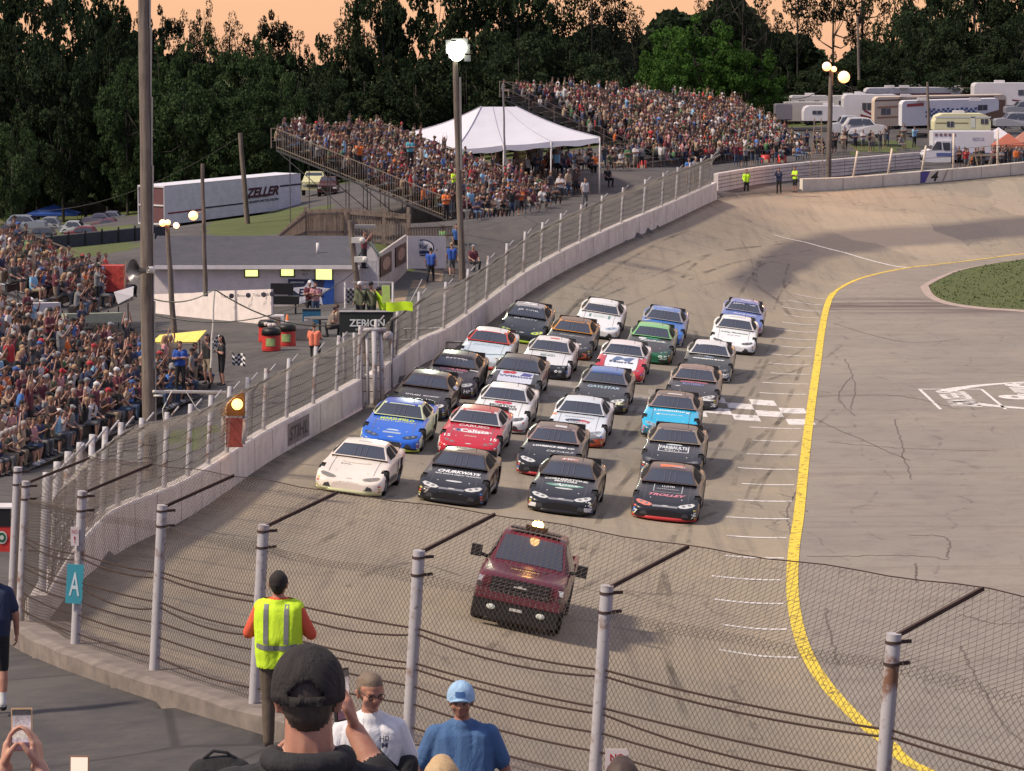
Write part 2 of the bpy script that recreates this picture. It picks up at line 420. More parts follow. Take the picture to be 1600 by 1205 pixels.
q=np.stack([idx[:-1,:-1],idx[:-1,1:],idx[1:,1:],idx[1:,:-1]],-1).reshape(-1,4)
q=q[~ins[q].all(1)]
cx_,cy_=xs[q].mean(1),ys[q].mean(1)
def inpoly(xs,ys,P_):
 c=np.zeros(len(xs),bool);n=len(P_);j=n-1
 for i in range(n):
  xi,yi=P_[i];xj,yj=P_[j]
  c^=((yi>ys)!=(yj>ys))&(xs<(xj-xi)*(ys-yi)/(yj-yi+1e-12)+xi);j=i
 return c
def gp(L):return [(PY(*a).x,PY(*a).y)for a in L]
wob_=0.5*np.sin(cx_*1.7)+0.4*np.sin(cy_*1.3+cx_)
grass_polys=[gp([(-100,352,300),(-100,500,160),(215,400,170),(215,345,260)]),gp([(330,372,180),(520,372,170),(520,325,215),(440,325,260),(330,360,260)]),gp([(590,385,168),(690,372,170),(640,395,164),(600,410,160)]),[(-200,300),(-200,700),(300,700),(300,290)],gp([(260,690,106),(345,640,113),(352,665,108),(290,700,101)]),gp([(660,545,131),(735,500,139),(800,450,150),(880,360,170),(885,385,163),(835,440,150.5),(760,495,140.2),(690,540,131.5)]),gp([(1330,243,256),(1440,238,262),(1450,222,268),(1330,226,266)])]
mi=np.zeros(len(q),int)
for P_ in grass_polys:mi[inpoly(cx_+wob_*0.6,cy_+wob_,P_)]=1
dirt=gp([(590,475,148),(690,405,168),(725,398,172),(700,430,164),(640,455,154),(600,490,144)])
mi[inpoly(cx_+wob_*0.4,cy_+wob_,dirt)]=2
m,t,b_=_mk('asphalt_walkway');g=NG(m);tcn=g.n('ShaderNodeTexCoord');oc=tcn.outputs['Object']
n1=g.noise(oc,0.35,6,0.65,0.5);n2=g.noise(oc,2.5,5,0.7);n3=g.noise(oc,90,2)
base=g.mix(g.mapr(n1,0.42,0.6),srgb(78,74,73),srgb(60,58,60));base=g.mix(g.mapr(n2,0.4,0.7,0,0.5),base,srgb(92,86,82))
vc=g.n('ShaderNodeTexVoronoi');vc.feature='DISTANCE_TO_EDGE';vc.inputs['Scale'].default_value=0.22
g.l(g.mix(0.12,oc,tcn.outputs['Object']),vc.inputs['Vector'])
base=g.mix(g.mapr(vc.outputs['Distance'],0.004,0.012,0.75,0),base,srgb(40,38,38));base=g.mix(g.mapr(n3,0.55,0.8,0,0.4),base,srgb(120,114,108))
g.l(base,b_.inputs['Base Color']);setp(b_,Roughness=0.85);g.bump(n3,0.4,0.01);M_WALK=m
m,t,b_=_mk('grass_blades');g=NG(m);tcn=g.n('ShaderNodeTexCoord');oc=tcn.outputs['Object']
n1=g.noise(oc,0.5,6,0.7);n2=g.noise(oc,14,4,0.8)
base=g.mix(g.mapr(n1,0.35,0.65),srgb(78,88,42),srgb(100,104,56));base=g.mix(g.mapr(n2,0.3,0.7,0,0.7),base,srgb(52,70,28))
g.l(base,b_.inputs['Base Color']);setp(b_,Roughness=0.9);g.bump(n2,0.8,0.06);M_GRASS=m
M_DIRT=mat('dirt',srgb(132,112,92),0.95,var=0.3,scale=1.5,bump=0.5)
me=bpy.data.meshes.new('ground');me.from_pydata([tuple(p)for p in zip(xs.tolist(),ys.tolist(),zs.tolist())],[],q.tolist())
for mm in (M_WALK,M_GRASS,M_DIRT):me.materials.append(mm)
me.polygons.foreach_set('material_index',mi.tolist());me.polygons.foreach_set('use_smooth',[True]*len(q));me.update()
ground=mobj('ground',me);tag(ground,kind='structure')
EB=BVHTree.FromPolygons(list(zip(xs.tolist(),ys.tolist(),zs.tolist())),q.tolist())
def E(px,py):
 h=EB.ray_cast(V((0,0,CAMH)),ray(px,py).normalized(),2000)
 return h[0]if h[0]is not None else PZ(px,py,1.0)
def gz(x,y):
 h=EB.ray_cast(V((x,y,80)),V((0,0,-1)))
 return h[0].z if h[0]is not None else 0.0
isl_px=[(1452,448),(1470,438),(1500,425),(1540,416),(1600,407),(1760,392),(1900,400),(1900,500),(1760,500),(1600,486),(1540,482),(1490,475),(1462,464)]
isl=[PZ(x,y,0)for x,y in isl_px];isl=catmull(isl+[isl[0]],5)[:-1]
mb=MB();mb.prism([(p.x,p.y)for p in isl],0.0,0.06);o=mb.build('infield_grass',M_GRASS);tag(o,kind='structure')
mb=MB();rg=random.Random(5);ip=np.array([(p.x,p.y)for p in isl]);cnt=0
while cnt<5000:
 x,y=rg.uniform(19,50),rg.uniform(155,200)
 if not inpoly(np.array([x]),np.array([y]),ip)[0]:continue
 cnt+=1;a=rg.uniform(0,6.3);h=rg.uniform(.03,.10);wd_=.05
 ca,sa=math.cos(a)*wd_,math.sin(a)*wd_
 mb.add([(x-ca,y-sa,.05),(x+ca,y+sa,.05),(x+sa,y-ca,.06+h)],[(0,1,2)])
tag(mb.build('grass_tufts',M_GRASS),'short green grass covering the infield island','grass',kind='stuff')
mb=MB()
ring=[((p-V((34,176,0)))*1.0)for p in isl]
cen=V((34,176,0));r1=[p+(p-cen).normalized()*0.05 for p in isl];r2=[p+(p-cen).normalized()*0.5 for p in isl]
n=len(isl);mb.add([V((p.x,p.y,.06))for p in r1]+[V((p.x,p.y,.004))for p in r2],[(i,(i+1)%n,(i+1)%n+n,i+n)for i in range(n)])
tag(mb.build('island_apron',mat('concrete_pale',srgb(160,142,134),0.9,var=0.15,scale=2)),kind='structure')
m,t,b_=_mk('paint_white_worn');g=NG(m);tcn=g.n('ShaderNodeTexCoord');oc=tcn.outputs['Object']
n1=g.noise(oc,5,6,0.8);n2=g.noise(oc,0.8,3)
g.l(g.mix(g.mapr(n1,0.5,0.66),srgb(222,216,212),srgb(128,120,116)),b_.inputs['Base Color']);setp(b_,Roughness=0.7);M_PW=m
m,t,b_=_mk('paint_yellow_worn');g=NG(m);tcn=g.n('ShaderNodeTexCoord');oc=tcn.outputs['Object']
n1=g.noise(g.mapping(oc,(1.5,1.5,1)),3.0,6,0.75,0.8);n2=g.noise(oc,0.8,3)
g.l(g.mix(g.mapr(n1,0.53,0.60),g.mix(n2,srgb(236,204,60),srgb(214,188,66)),srgb(112,92,52)),b_.inputs['Base Color']);setp(b_,Roughness=0.7);g.bump(n1,0.5,0.02);M_PY=m
M_RUB=None
m,t,b_=_mk('tyre_rubber_mark');g=NG(m);tcn=g.n('ShaderNodeTexCoord');oc=tcn.outputs['Object']
n1=g.noise(oc,0.4,4,0.6);trn=g.n('ShaderNodeBsdfTransparent');ms=g.n('ShaderNodeMixShader');outn=t.nodes['Material Output']
g.l(g.mapr(n1,0.40,0.75,0.0,0.42),ms.inputs[0]);g.l(trn.outputs[0],ms.inputs[1]);g.l(b_.outputs[0],ms.inputs[2]);g.l(ms.outputs[0],outn.inputs[0])
b_.inputs['Base Color'].default_value=(*srgb(52,48,48),1);setp(b_,Roughness=0.8);M_RUB=m
def zt(x,y):
 z,nn=TZ(x,y)
 return z
def strip(mb,pts,wid,lift=0.006,m_=0,ground_fn=zt):
 """flat ribbon draped on the track"""
 a=[];b2=[]
 for i,p in enumerate(pts):
  d=(pts[min(i+1,len(pts)-1)]-pts[max(i-1,0)]);d.z=0;d.normalize();s_=V((d.y,-d.x,0))*wid/2
  for L,q_ in ((a,p+s_),(b2,p-s_)):L.append(V((q_.x,q_.y,ground_fn(q_.x,q_.y)+lift)))
 mb.grid([a,b2],m_)
mb=MB();far_k=max(range(len(Yc)),key=lambda i:-abs(Yc[i].y-171)-(0 if Yc[i].x<18 else 99))
for seg,wd_ in ((Yc[:far_k+1],0.31),(Yc[far_k:],0.20)):
 pts=[V((p.x-0.1,p.y,0))for p in resample(seg,160)]
 strip(mb,pts,wd_,0.012,0,lambda x,y:max(zt(x,y),0.0))
o=mb.build('painted_edge_line',M_PY);tag(o,kind='structure')
DIR=V((0.098,0.995,0)).normalized();ACR=V((-DIR.y,DIR.x,0))
mb=MB()
def yel_x(y_):
 c=[p for p in Yc if p.x<17];ys_=[p.y for p in c]
 return float(np.interp(y_,ys_,[p.x for p in c]))
y_=75.2
while y_<168:
 if not (117.5<y_<126.5):
  x0=yel_x(y_)-0.35;ln_=1.72+0.15*math.sin(y_*3.1);tilt=-0.018
  strip(mb,[V((x0-ln_*k/4,y_+tilt*ln_*k,0))for k in range(5)],0.17,0.008)
 y_+=3.42
tag(mb.build('pit_stall_line',M_PW),kind='structure')
mb=MB()
x_e=yel_x(122)-0.35
for i in range(16):
 for j in range(4):
  if (i+j)%2:continue
  x0=x_e-i*0.95;x1=x0-0.95
  y0=117.3+j*1.6+i*0.055+(0.4 if i%3 else 0)
  vs=[]
  for yy in np.linspace(y0,y0+1.6,3):vs.append([V((xx,yy,zt(xx,yy)+0.007))for xx in np.linspace(x1,x0,3)])
  mb.grid(vs,int(i>4))
tag(mb.build('finish_line_check',[M_PW,mat('paint_ghost',srgb(142,134,126),.8,var=.25,scale=4)]),kind='structure')
mb=MB()
for pts,wd_ in (([(1208,367),(1260,379),(1320,395),(1422,419)],0.22),([(1040,438),(1115,423)],0.0)):
 if wd_:strip(mb,resample([G(*p)for p in pts],24),wd_,0.008)
tag(mb.build('turn_marker_line',M_PW),kind='structure')
mb=MB();rs=random.Random(8)
sk=[[(1028,850),(1050,960),(1045,1040),(1075,1130)],[(1060,820),(1035,900),(1030,960),(1050,1050),(1085,1100)],[(1140,590),(1230,560),(1262,540)],[(1190,400),(1180,440),(1215,470),(1240,500)],[(1100,760),(1180,690),(1240,640)],[(880,760),(960,700),(1010,660)],[(640,800),(720,730),(800,690)],[(1110,720),(1160,640),(1200,560)],[(900,480),(1000,440),(1100,400),(1230,380)],[(860,520),(960,420),(1080,360)],[(1040,438),(1080,430),(1118,421)],[(1150,470),(1175,430),(1200,410),(1235,415)],[(1090,700),(1130,640),(1170,590),(1210,530)],[(450,800),(520,760),(560,740)],[(560,900),(640,880),(720,900)],[(1120,800),(1060,830),(1000,900)]]
for s_ in sk:
 pts=catmull([G(*p)for p in s_],10);strip(mb,resample(pts,40),rs.uniform(0.14,0.26),0.01)
 if rs.random()<0.6:strip(mb,[p+V((1.5,0.1,0))for p in resample(pts,40)],0.16,0.01)
for k in range(46):
 x0=rs.uniform(-5,9);y0=rs.uniform(62,190);ln_=rs.uniform(6,24);cv=rs.uniform(-0.02,0.02)
 if y0>150:x0+=4
 pts=[V((x0+DIR.x*ln_*i/14+cv*(ln_*i/14)**2*0.35,y0+ln_*i/14,0))for i in range(15)]
 if all(TB.ray_cast(V((p.x,p.y,60)),V((0,0,-1)))[0]is not None for p in pts):strip(mb,pts,rs.uniform(0.08,0.2),0.009)
tag(mb.build('tyre_marks',M_RUB),kind='structure')
mb=MB()
z0f=lambda x,y:0.0
crk=[[(1398,655),(1408,690),(1412,715),(1425,750)],[(1180,765),(1240,778),(1260,800)],[(1262,870),(1420,868),(1480,875)],[(1420,836),(1478,840),(1480,872)],[(1240,640),(1330,680),(1420,720)],[(1302,505),(1350,520),(1420,535),(1500,530)],[(1275,620),(1400,618),(1500,640)],[(1290,690),(1400,700),(1560,705)],[(1320,560),(1335,600),(1330,640)],[(1430,880),(1432,910)],[(1500,1010),(1560,1120),(1600,1160)],[(1290,950),(1300,1000),(1310,1040)],[(1250,760),(1230,800),(1238,838)],[(1330,590),(1310,620),(1335,650)],[(1500,960),(1560,975),(1620,970)]]
for s_ in crk:
 pts=resample(catmull([PZ(*p,0)for p in s_],8),30);pts=[p+V((rs.uniform(-.05,.05),rs.uniform(-.10,.10),0))for p in pts]
 strip(mb,pts,0.045,0.004,0,z0f)
tag(mb.build('paving_crack',mat('crack_tar',srgb(98,88,82),0.8)),kind='structure')
mb=MB()
def flat(p):return V((p.x,p.y,0.004))
cx0,cy0,ra,rb_=25.0,126.0,9.0,5.6
N=96
for s_ in (1,):
 o_=[];i_=[]
 for k in range(N+1):
  a=2*math.pi*k/N;th_=0.34+0.25*(abs(math.cos(a))**3)
  o_.append(V((cx0+ra*math.cos(a),cy0+rb_*math.sin(a),.004)));i_.append(V((cx0+(ra-th_*1.4)*math.cos(a),cy0+(rb_-th_*0.8)*math.sin(a),.004)))
 for k in range(N):
  if 0.45*N<=k<0.55*N:continue
  mb.quad(i_[k],i_[k+1],o_[k+1],o_[k])
M_T=Matrix(((0,1,0,0),(-1,0,0,0),(0,0,1,0),(0,0,0,1)))
def paint_word(body,w_,h_,x,y,**kw):
 vs,fs=fit_text(body,w_,h_,**kw)
 mb.add([V((v.y+x,-v.x+y,.004))for v in vs],fs)
paint_word('Slinger',8.4,3.6,20.3,126.0,offset=0.03,shear=0.3);paint_word('Super',7.0,3.0,25.6,125.8,offset=0.03,shear=0.2)
paint_word('SPEEDWAY',5.0,1.15,16.9,125.0,offset=0.03)
for xx,ww in ((15.75,.12),(18.15,.12)):mb.quad((xx,121.8,.004),(xx+ww,121.8,.004),(xx+ww-.0,128.2,.004),(xx,128.2,.004))
mb.quad((15.75,128.1,.005),(18.2,128.1,.005),(18.2,128.3,.005),(15.75,128.3,.005))
tag(mb.build('infield_emblem',M_PW),kind='structure')
# ======= WALLS, FENCES, POLES
M_CONC=None
m,t,b_=_mk('concrete_white_paint');g=NG(m);tcn=g.n('ShaderNodeTexCoord');oc=tcn.outputs['Object']
n1=g.noise(oc,1.2,6,0.7);n2=g.noise(g.mapping(oc,(3,3,0.35)),1.6,5,0.7);n3=g.noise(oc,9,4,0.7)
base=g.mix(g.mapr(n1,0.35,0.7),srgb(222,212,206),srgb(192,180,174));base=g.mix(g.mapr(n2,0.54,0.74,0,0.4),base,srgb(140,128,120));base=g.mix(g.mapr(n3,0.64,0.70,0,0.4),base,srgb(70,62,60));n5=g.noise(g.mapping(oc,(.25,.25,5)),2.5,5,.7);base=g.mix(g.mapr(n5,.62,.70,0,.25),base,srgb(60,54,54))
g.l(base,b_.inputs['Base Color']);setp(b_,Roughness=0.8);g.bump(n3,0.3,0.02);M_CONC=m
M_KERB=mat('kerb_concrete',srgb(118,108,102),0.9,var=0.3,scale=3,bump=0.5)
m,t,b_=_mk('post_paint');g=NG(m);tcn=g.n('ShaderNodeTexCoord');oc=tcn.outputs['Object']
n1=g.noise(oc,2.2,6,0.7);n2=g.noise(oc,14,4,0.7)
base=g.mix(g.mapr(n1,0.53,0.64),srgb(172,168,172),srgb(118,84,66));base=g.mix(g.mapr(n2,0.6,0.72,0,0.7),base,srgb(84,52,40))
g.l(base,b_.inputs['Base Color']);setp(b_,Roughness=0.6);M_POST=m
M_WIRE=mat('galvanised_wire',srgb(104,94,88),0.5,metal=0.6,var=0.0)
M_WIREF=mat('weathered_wire',srgb(150,144,140),0.6,metal=0.3,var=0.0)
M_CABLE=mat('rusty_cable',srgb(62,44,38),0.7,metal=0.3,var=0.2)
M_ARM=mat('rusty_angle_iron',srgb(74,56,50),0.7,metal=0.3,var=0.25)
M_STEEL=mat('galvanised_steel',srgb(150,148,148),0.45,metal=0.7,var=0.1)
M_BLACK=mat('black_plastic',srgb(22,22,24),0.5)
def chainlink(fn,L,Hh,c,rad):
 """real woven wire: fn(s, t)->point; returns verts, faces arrays"""
 nw=int(L/c);nr=int(Hh/c);v=[];f=[]
 S,T_=np.meshgrid(np.arange(nw+1)*c,np.arange(nr+1)*c,indexing='ij')
 Pn=fn(S.ravel(),T_.ravel()).reshape(nw+1,nr+1,3)
 k=np.arange(nw);i=np.arange(nr+1)
 odd=(i[None,:]+k[:,None])%2
 col=k[:,None]+odd
 W=Pn[col,i[None,:]]
 dirs=np.zeros_like(W);dirs[:,1:-1]=W[:,2:]-W[:,:-2];dirs[:,0]=W[:,1]-W[:,0];dirs[:,-1]=W[:,-1]-W[:,-2]
 dirs/=np.linalg.norm(dirs,axis=2,keepdims=True)+1e-9
 along=Pn[-1,0]-Pn[0,0];along=along/(np.linalg.norm(along)+1e-9)
 u=np.cross(dirs,along);u/=np.linalg.norm(u,axis=2,keepdims=True)+1e-9
 q=np.cross(dirs,u);vs=[]
 for a in (0.5,0.5+2*math.pi/3,0.5+4*math.pi/3):vs.append(W+(u*math.cos(a)+q*math.sin(a))*rad)
 vs=np.stack(vs,2).reshape(-1,3)
 base_=((k[:,None]*(nr+1)+i[None,:-1])*3)[...,None]
 fs=[]
 for a in range(3):
  b=(a+1)%3;fs.append(np.concatenate([base_+a,base_+b,base_+b+3,base_+a+3],-1))
 fs=np.stack(fs,2).reshape(-1,4)
 return vs,fs
def np_mesh(name,parts,material):
 vs=[];fs=[];o=0
 for v,f in parts:vs.append(v);fs.append(f+o);o+=len(v)
 vs=np.concatenate(vs);fs=np.concatenate(fs)
 me=bpy.data.meshes.new(name);me.vertices.add(len(vs));me.vertices.foreach_set('co',vs.astype('f').ravel())
 me.loops.add(len(fs)*4);me.loops.foreach_set('vertex_index',fs.astype('i').ravel())
 me.polygons.add(len(fs));me.polygons.foreach_set('loop_start',(np.arange(len(fs))*4).astype('i'));me.polygons.foreach_set('loop_total',np.full(len(fs),4,'i'))
 me.materials.append(material);me.update(calc_edges=True);return me
def polyfn(pts):
 a=np.array([tuple(p)for p in pts]);L=np.concatenate([[0],np.cumsum(np.linalg.norm(np.diff(a,axis=0),axis=1))])
 return a,L
 # ---- near kerb
def offs(pts,d):
 out=[]
 for i,p in enumerate(pts):
  t_=pts[min(i+1,len(pts)-1)]-pts[max(i-1,0)];t_.z=0;t_.normalize();out.append(p+V((-t_.y,t_.x,0))*d)
 return out
cb=[p for p in Wc if p.y<47.0]
cb=resample(cb,60)
inn=offs(cb,-0.25);out_=offs(cb,0.62)
rg=random.Random(2)
mb=MB();jit=[rg.uniform(-.02,.02)for _ in cb]
mb.grid([[p+V((0,0,-0.5))for p in inn],[p+V((0,0,0.05))for p in inn],[p+V((0,0,0.07+j))for p,j in zip(offs(cb,0.5),jit)],[p+V((0,0,0.03+j))for p,j in zip(out_,jit)],[p+V((0,0,-1.2))for p in out_]])
o=mb.build('concrete_kerb',M_KERB);tag(o,'low stained concrete kerb carrying the nearest fence posts','kerb')
# ---- near fence
ntop=[(28,730,47.5),(41,752,46.0),(129,767,41.4),(254,789,38.8),(412,820,36.1),(655,860,33.3),(949,915,30.7),(1397,990,26.8),(2010,1130,23.2)]
TOP=[PY(*a)for a in ntop];HP=2.02
LEAN=V((0.13,0.0,0))
BASE=[p-LEAN-V((0,0,HP))for p in TOP]
nf=empty('catch_fence',tuple(BASE[4]),label='nearest chain-link catch fence on the kerb across the bottom of the photo',cat='fence')
def rel(parent,pts):return [p-parent.location for p in pts]
arms=[]
for i,(b,tp)in enumerate(zip(BASE,TOP)):
 mb=MB();r_=0.062;mb.tube([b-V((0,0,.1))-nf.location,tp-nf.location],r_,14)
 for h in (0.07,0.25):
  c_=tp-V((0,0,h))-LEAN*h/2-nf.location;mb.tube([c_-V((0,0,.012)),c_+V((0,0,.012))],r_+.008,14,1)
  mb.bar(c_+V((.05,0,0)),c_+V((.15,.04,0)),.02,.03,1)
 if i not in (0,):
  tt=TOP[min(i+1,len(TOP)-1)]-TOP[i-1];tt.z=0;tt.normalize();nrm=V((-tt.y,tt.x,0))
  if nrm.y<0:nrm=-nrm
  tip=tp+nrm*0.80+V((0.10,0,0.30));arms.append((tp,tip))
 o=mb.build('post',[M_POST,M_ARM],nf);autosmooth(o)
 if i not in (0,):
  mb=MB();mb.bar(tp-V((0,0,.03))-nf.location,tip-nf.location,.035,.035);mb.build('bracket_arm',M_ARM,nf)
 else:arms.append((tp,tp+V((0.3,.6,.3))))
hts=(1.22,1.16,0.86,0.80,0.62,0.44,0.20)
for k,h in enumerate(hts):
 mb=MB()
 for i in range(len(BASE)-1):
  a=BASE[i]+(TOP[i]-BASE[i])*(h/HP)+V((.05,-.05,0));b=BASE[i+1]+(TOP[i+1]-BASE[i+1])*(h/HP)+V((.05,-.05,0))
  sag=(0.02+0.03*((k*7+i*3)%4)/3)*(1 if k not in (1,3)else 2.2)
  mb.tube([(a.lerp(b,u)-V((0,0,4*sag*u*(1-u))))-nf.location for u in np.linspace(0,1,9)],0.011,5)
 mb.build('tension_cable',M_CABLE,nf,smooth=True)
TOPa,TL=polyfn([TOP[0]]+TOP[1:]);BASa,_=polyfn(BASE)
segL=np.linalg.norm(np.diff(BASa,axis=0),axis=1);BL=np.concatenate([[0],np.cumsum(segL)])
def fn_main(S,T_):
 b=np.stack([np.interp(S,BL,BASa[:,i])for i in range(3)],1);tp=np.stack([np.interp(S,BL,TOPa[:,i])for i in range(3)],1)
 k=(T_/HP)[:,None];p=b+(tp-b)*k
 p[:,1]+=0.07+0.025*np.sin(S*2.1+T_*1.3)+0.02*np.sin(S*5.3);p[:,2]+=0.015*np.sin(S*1.7)-0.04*np.sin(np.pi*((S*0.33)%1))*(T_/HP);return p
TIP=np.array([tuple(t_)for _,t_ in ([arms[0]]+arms[1:])])
TIP[0]=TIP[1]+(TOPa[0]-TOPa[1])
def fn_over(S,T_):
 tp=np.stack([np.interp(S,BL,TOPa[:,i])for i in range(3)],1);ti=np.stack([np.interp(S,BL,TIP[:,i])for i in range(3)],1)
 lo=tp-np.array([0,0,0.34]);k=(T_/0.97)[:,None];p=lo+(ti-lo)*k
 p[:,2]-=0.05*np.sin(np.pi*np.clip(k[:,0],0,1))+0.012*np.sin(S*2.9);return p
me=np_mesh('chain_link',[chainlink(fn_main,BL[-1],1.80,0.040,0.0028)],M_WIRE);me.transform(Matrix.Translation(-nf.location));mobj('chain_link',me,nf)
me=np_mesh('chain_link_overhang',[chainlink(fn_over,BL[-1],0.97,0.048,0.0026)],M_WIRE);me.transform(Matrix.Translation(-nf.location));mobj('chain_link_overhang',me,nf)
mb=MB();mb.tube([V(tuple(p))-nf.location for p in fn_over(np.linspace(0,BL[-1],60),np.full(60,0.97))],0.006,5);mb.build('top_wire',M_CABLE,nf)
# ---- signs hung on the near fence
def flat_sign(name,c,w_,h_,cols,texts,label,cat='sign',rz=0.0,tilt=0.0,thick=0.012,group=None,face=-1):
 """panel facing -Y; texts = (body, cx, cz, w, h, colour, kw)"""
 e=empty(name,tuple(c),rz,label,cat,group);e.rotation_euler[1]=tilt
 mb=MB();mb.box((0,0,0),(w_,thick,h_));mb.build('panel',mat('sign_'+name+str(cols),cols,0.5,var=0.06,scale=3),e)
 for tx in texts:
  body,cx_,cz_,tw,th_,col=tx[:6];kw=tx[6]if len(tx)>6 else {}
  vs,fs=fit_text(body,tw,th_,**kw)
  mb=MB();mb.add([V((v.x+cx_,face*(thick/2+0.003),v.y+cz_))for v in vs],fs);mb.build('lettering',mat('ink%.2f%.2f%.2f'%col,col,0.5,var=0.0),e)
 return e
p=BASE[2]+(TOP[2]-BASE[2])*0.42-V((0.03,0.09,0))
flat_sign('letter_sign',p,.21,.50,srgb(70,160,178),[('A',0,0,.13,.30,srgb(214,232,236),dict(offset=.01))],'teal rectangular sign with a white letter A on a fence post',tilt=0.07)
p=BASE[2]+(TOP[2]-BASE[2])*0.72-V((0.06,0.08,0))
flat_sign('warning_sign',p,.10,.24,srgb(214,200,202),[('NO',0,.06,.07,.05,srgb(176,40,44)),('!',0,-.04,.02,.08,srgb(176,40,44))],'small white and red notice above the teal letter sign')
p=PY(964,1200,30.3)
flat_sign('warning_sign',p,.22,.36,srgb(222,208,208),[('NO',0,.10,.13,.07,srgb(180,40,44),dict(offset=.02)),('STANDING',0,.0,.18,.045,srgb(180,40,44))],'white notice with red NO lettering low on the near fence')
# ---- track walls
def wall_obj(name,pts,h,th_,label,m_=M_CONC,n=None,drop=0.4,hfn=None,side=1,seam=3.6):
 pts=resample(pts,n or 60);a=[];b=[];o_=pts[0].copy()
 e=empty(name,tuple(o_),label=label,cat='wall')
 ot=offs(pts,th_*side);hh=[(hfn(i/(len(pts)-1))if hfn else h)for i in range(len(pts))]
 mb=MB()
 mb.grid([[p-o_-V((0,0,drop))for p in pts],[p-o_+V((0,0,q_-.04))for p,q_ in zip(pts,hh)],[p-o_+(r_-p)*0.12+V((0,0,q_))for p,r_,q_ in zip(pts,ot,hh)],[r_-o_+V((0,0,q_))for r_,q_ in zip(ot,hh)],[r_-o_-V((0,0,drop))for r_ in ot]])
 for k in (0,-1):
  mb.quad(pts[k]-o_-V((0,0,drop)),pts[k]-o_+V((0,0,hh[k])),ot[k]-o_+V((0,0,hh[k])),ot[k]-o_-V((0,0,drop)))
 mb.build('wall_body',m_,e)
 fine=resample(pts,int(param(pts)[-1]/seam)+2);fo=offs(fine,-0.004*side)
 mb=MB()
 for i in range(1,len(fine)-1):
  j=min(len(hh)-1,int(i/(len(fine)-1)*(len(hh)-1)));p=fo[i]-o_;t_=(fine[i+1]-fine[i-1]).normalized()*0.02
  mb.quad(p-t_+V((0,0,.02)),p+t_+V((0,0,.02)),p+t_+V((0,0,hh[j]-.05)),p-t_+V((0,0,hh[j]-.05)))
 mb.build('panel_seam',mat('dark_seam',srgb(80,72,68),0.9),e)
 return e,pts,hh
iw={id(p):i for i,p in enumerate(OUT)}
W1=catmull([OUT[10]+V((-0.15,1.0,0))]+WALL[0:6]+[PY(566,636,111.5)],8)
W2=catmull([PY(583,629,113)]+WALL[7:15],8)
SIDE=1
wall1,w1p,w1h=wall_obj('track_wall',W1,0.95,0.30,'weathered white concrete wall curving in along the near left side of the track',side=SIDE,n=70,hfn=lambda u:0.25+0.70*min(1,u/0.35)if u<0.35 else 0.95)
_k=[i for i,p in enumerate(w1p)if 438<800+FPX*p.x/p.y<490]
if len(_k)>2:
 seg=offs(w1p,-.012)[_k[0]:_k[-1]+1];L_=param(seg);mb=MB();mb.grid([[p-wall1.location+V((0,0,z))for p in seg]for z in (.12,.80)]);mb.build('worn_panel',mat('worn_panel_grey',srgb(128,118,116),.8,var=.35,scale=5),wall1)
 vs,fs=fit_text('STIHL',L_[-1]*.86,.42,offset=.02,shear=.2);seg=offs(w1p,-.02)[_k[0]:_k[-1]+1];mb=MB();mb.add([at_len(seg,L_,v.x+L_[-1]/2)-wall1.location+V((0,0,.46+v.y))for v in vs],fs);mb.build('worn_lettering',mat('worn_ink',srgb(74,68,70),.8,var=.3,scale=8),wall1)
wall2,w2p,w2h=wall_obj('track_wall',W2,0.95,0.30,'long white concrete wall beside the straight, beyond the flag stand',side=SIDE,n=90,hfn=lambda u:0.93+0.12*u)
V1=[PY(1122,299,215),PY(1160,292,222),PY(1205,285,229),PY(1300,275,236),PY(1437,262,246)]
wall3,_,_=wall_obj('track_wall',catmull(V1,6),1.15,0.30,'white stepped plank wall behind the pit entrance in the far corner',side=SIDE,n=30)
mb=MB();o_=wall3.location
for k in range(1,5):
 a=[p-o_+V((0,0,0.23*k))for p in offs(resample(catmull(V1,6),24),-0.02)];b=[p-V((0,0,0.03))for p in a];mb.grid([a,b])
mb.build('plank_gap',mat('dark_seam',srgb(80,72,68),0.9),wall3)
V2=[PY(1254,299,225),PY(1330,296,227),PY(1437,287,230),PY(1520,280,234),PY(1600,272,238),PY(1720,262,244),PY(1900,250,252)]
wall4,w4p,w4h=wall_obj('track_wall',catmull(V2,6),0.85,0.35,'white concrete wall of the far turn, painted with a black 4',m_=mat('concrete_cream',srgb(206,196,182),0.85,var=0.12,scale=1.5),side=SIDE,n=60)
def on_wall(px,py,Yd,lift=0.03):p=PY(px,py,Yd);return p-V((0,lift+0.25,0))
e=wall4;pts4=catmull(V2,6)
vs,fs=fit_text('4',.62,.66,shear=.25,offset=.03)
def wy(x_):
 c=sorted(pts4,key=lambda p:p.x);return float(np.interp(x_,[p.x for p in c],[p.y for p in c])),float(np.interp(x_,[p.x for p in c],[p.z for p in c]))
mb=MB();x4=PY(1460,285,231).x
mb.add([V((v.x+x4,wy(v.x+x4)[0]-.02,wy(v.x+x4)[1]+.42+v.y))-e.location for v in vs],fs);mb.build('number',mat('ink_black',srgb(24,22,26),.6),e)
mb=MB();xb=PY(1437,285,230.5).x
mb.add([V((x,wy(x)[0]-.015,wy(x)[1]+z))-e.location for x,z in ((xb,.03),(xb+.35,.03),(xb+.75,.82),(xb,.82))],[(0,1,2,3)]);mb.build('painted_wedge',mat('paint_blue',srgb(72,62,130),.6),e)
mb=MB();xb=PY(1475,285,230.5).x
mb.add([V((x,wy(x)[0]-.015,wy(x)[1]+z))-e.location for x,z in ((xb,.03),(xb+.12,.03),(xb+.5,.82),(xb+.38,.82))],[(0,1,2,3)]);mb.build('painted_stripe',mat('paint_grey',srgb(150,140,132),.6),e)
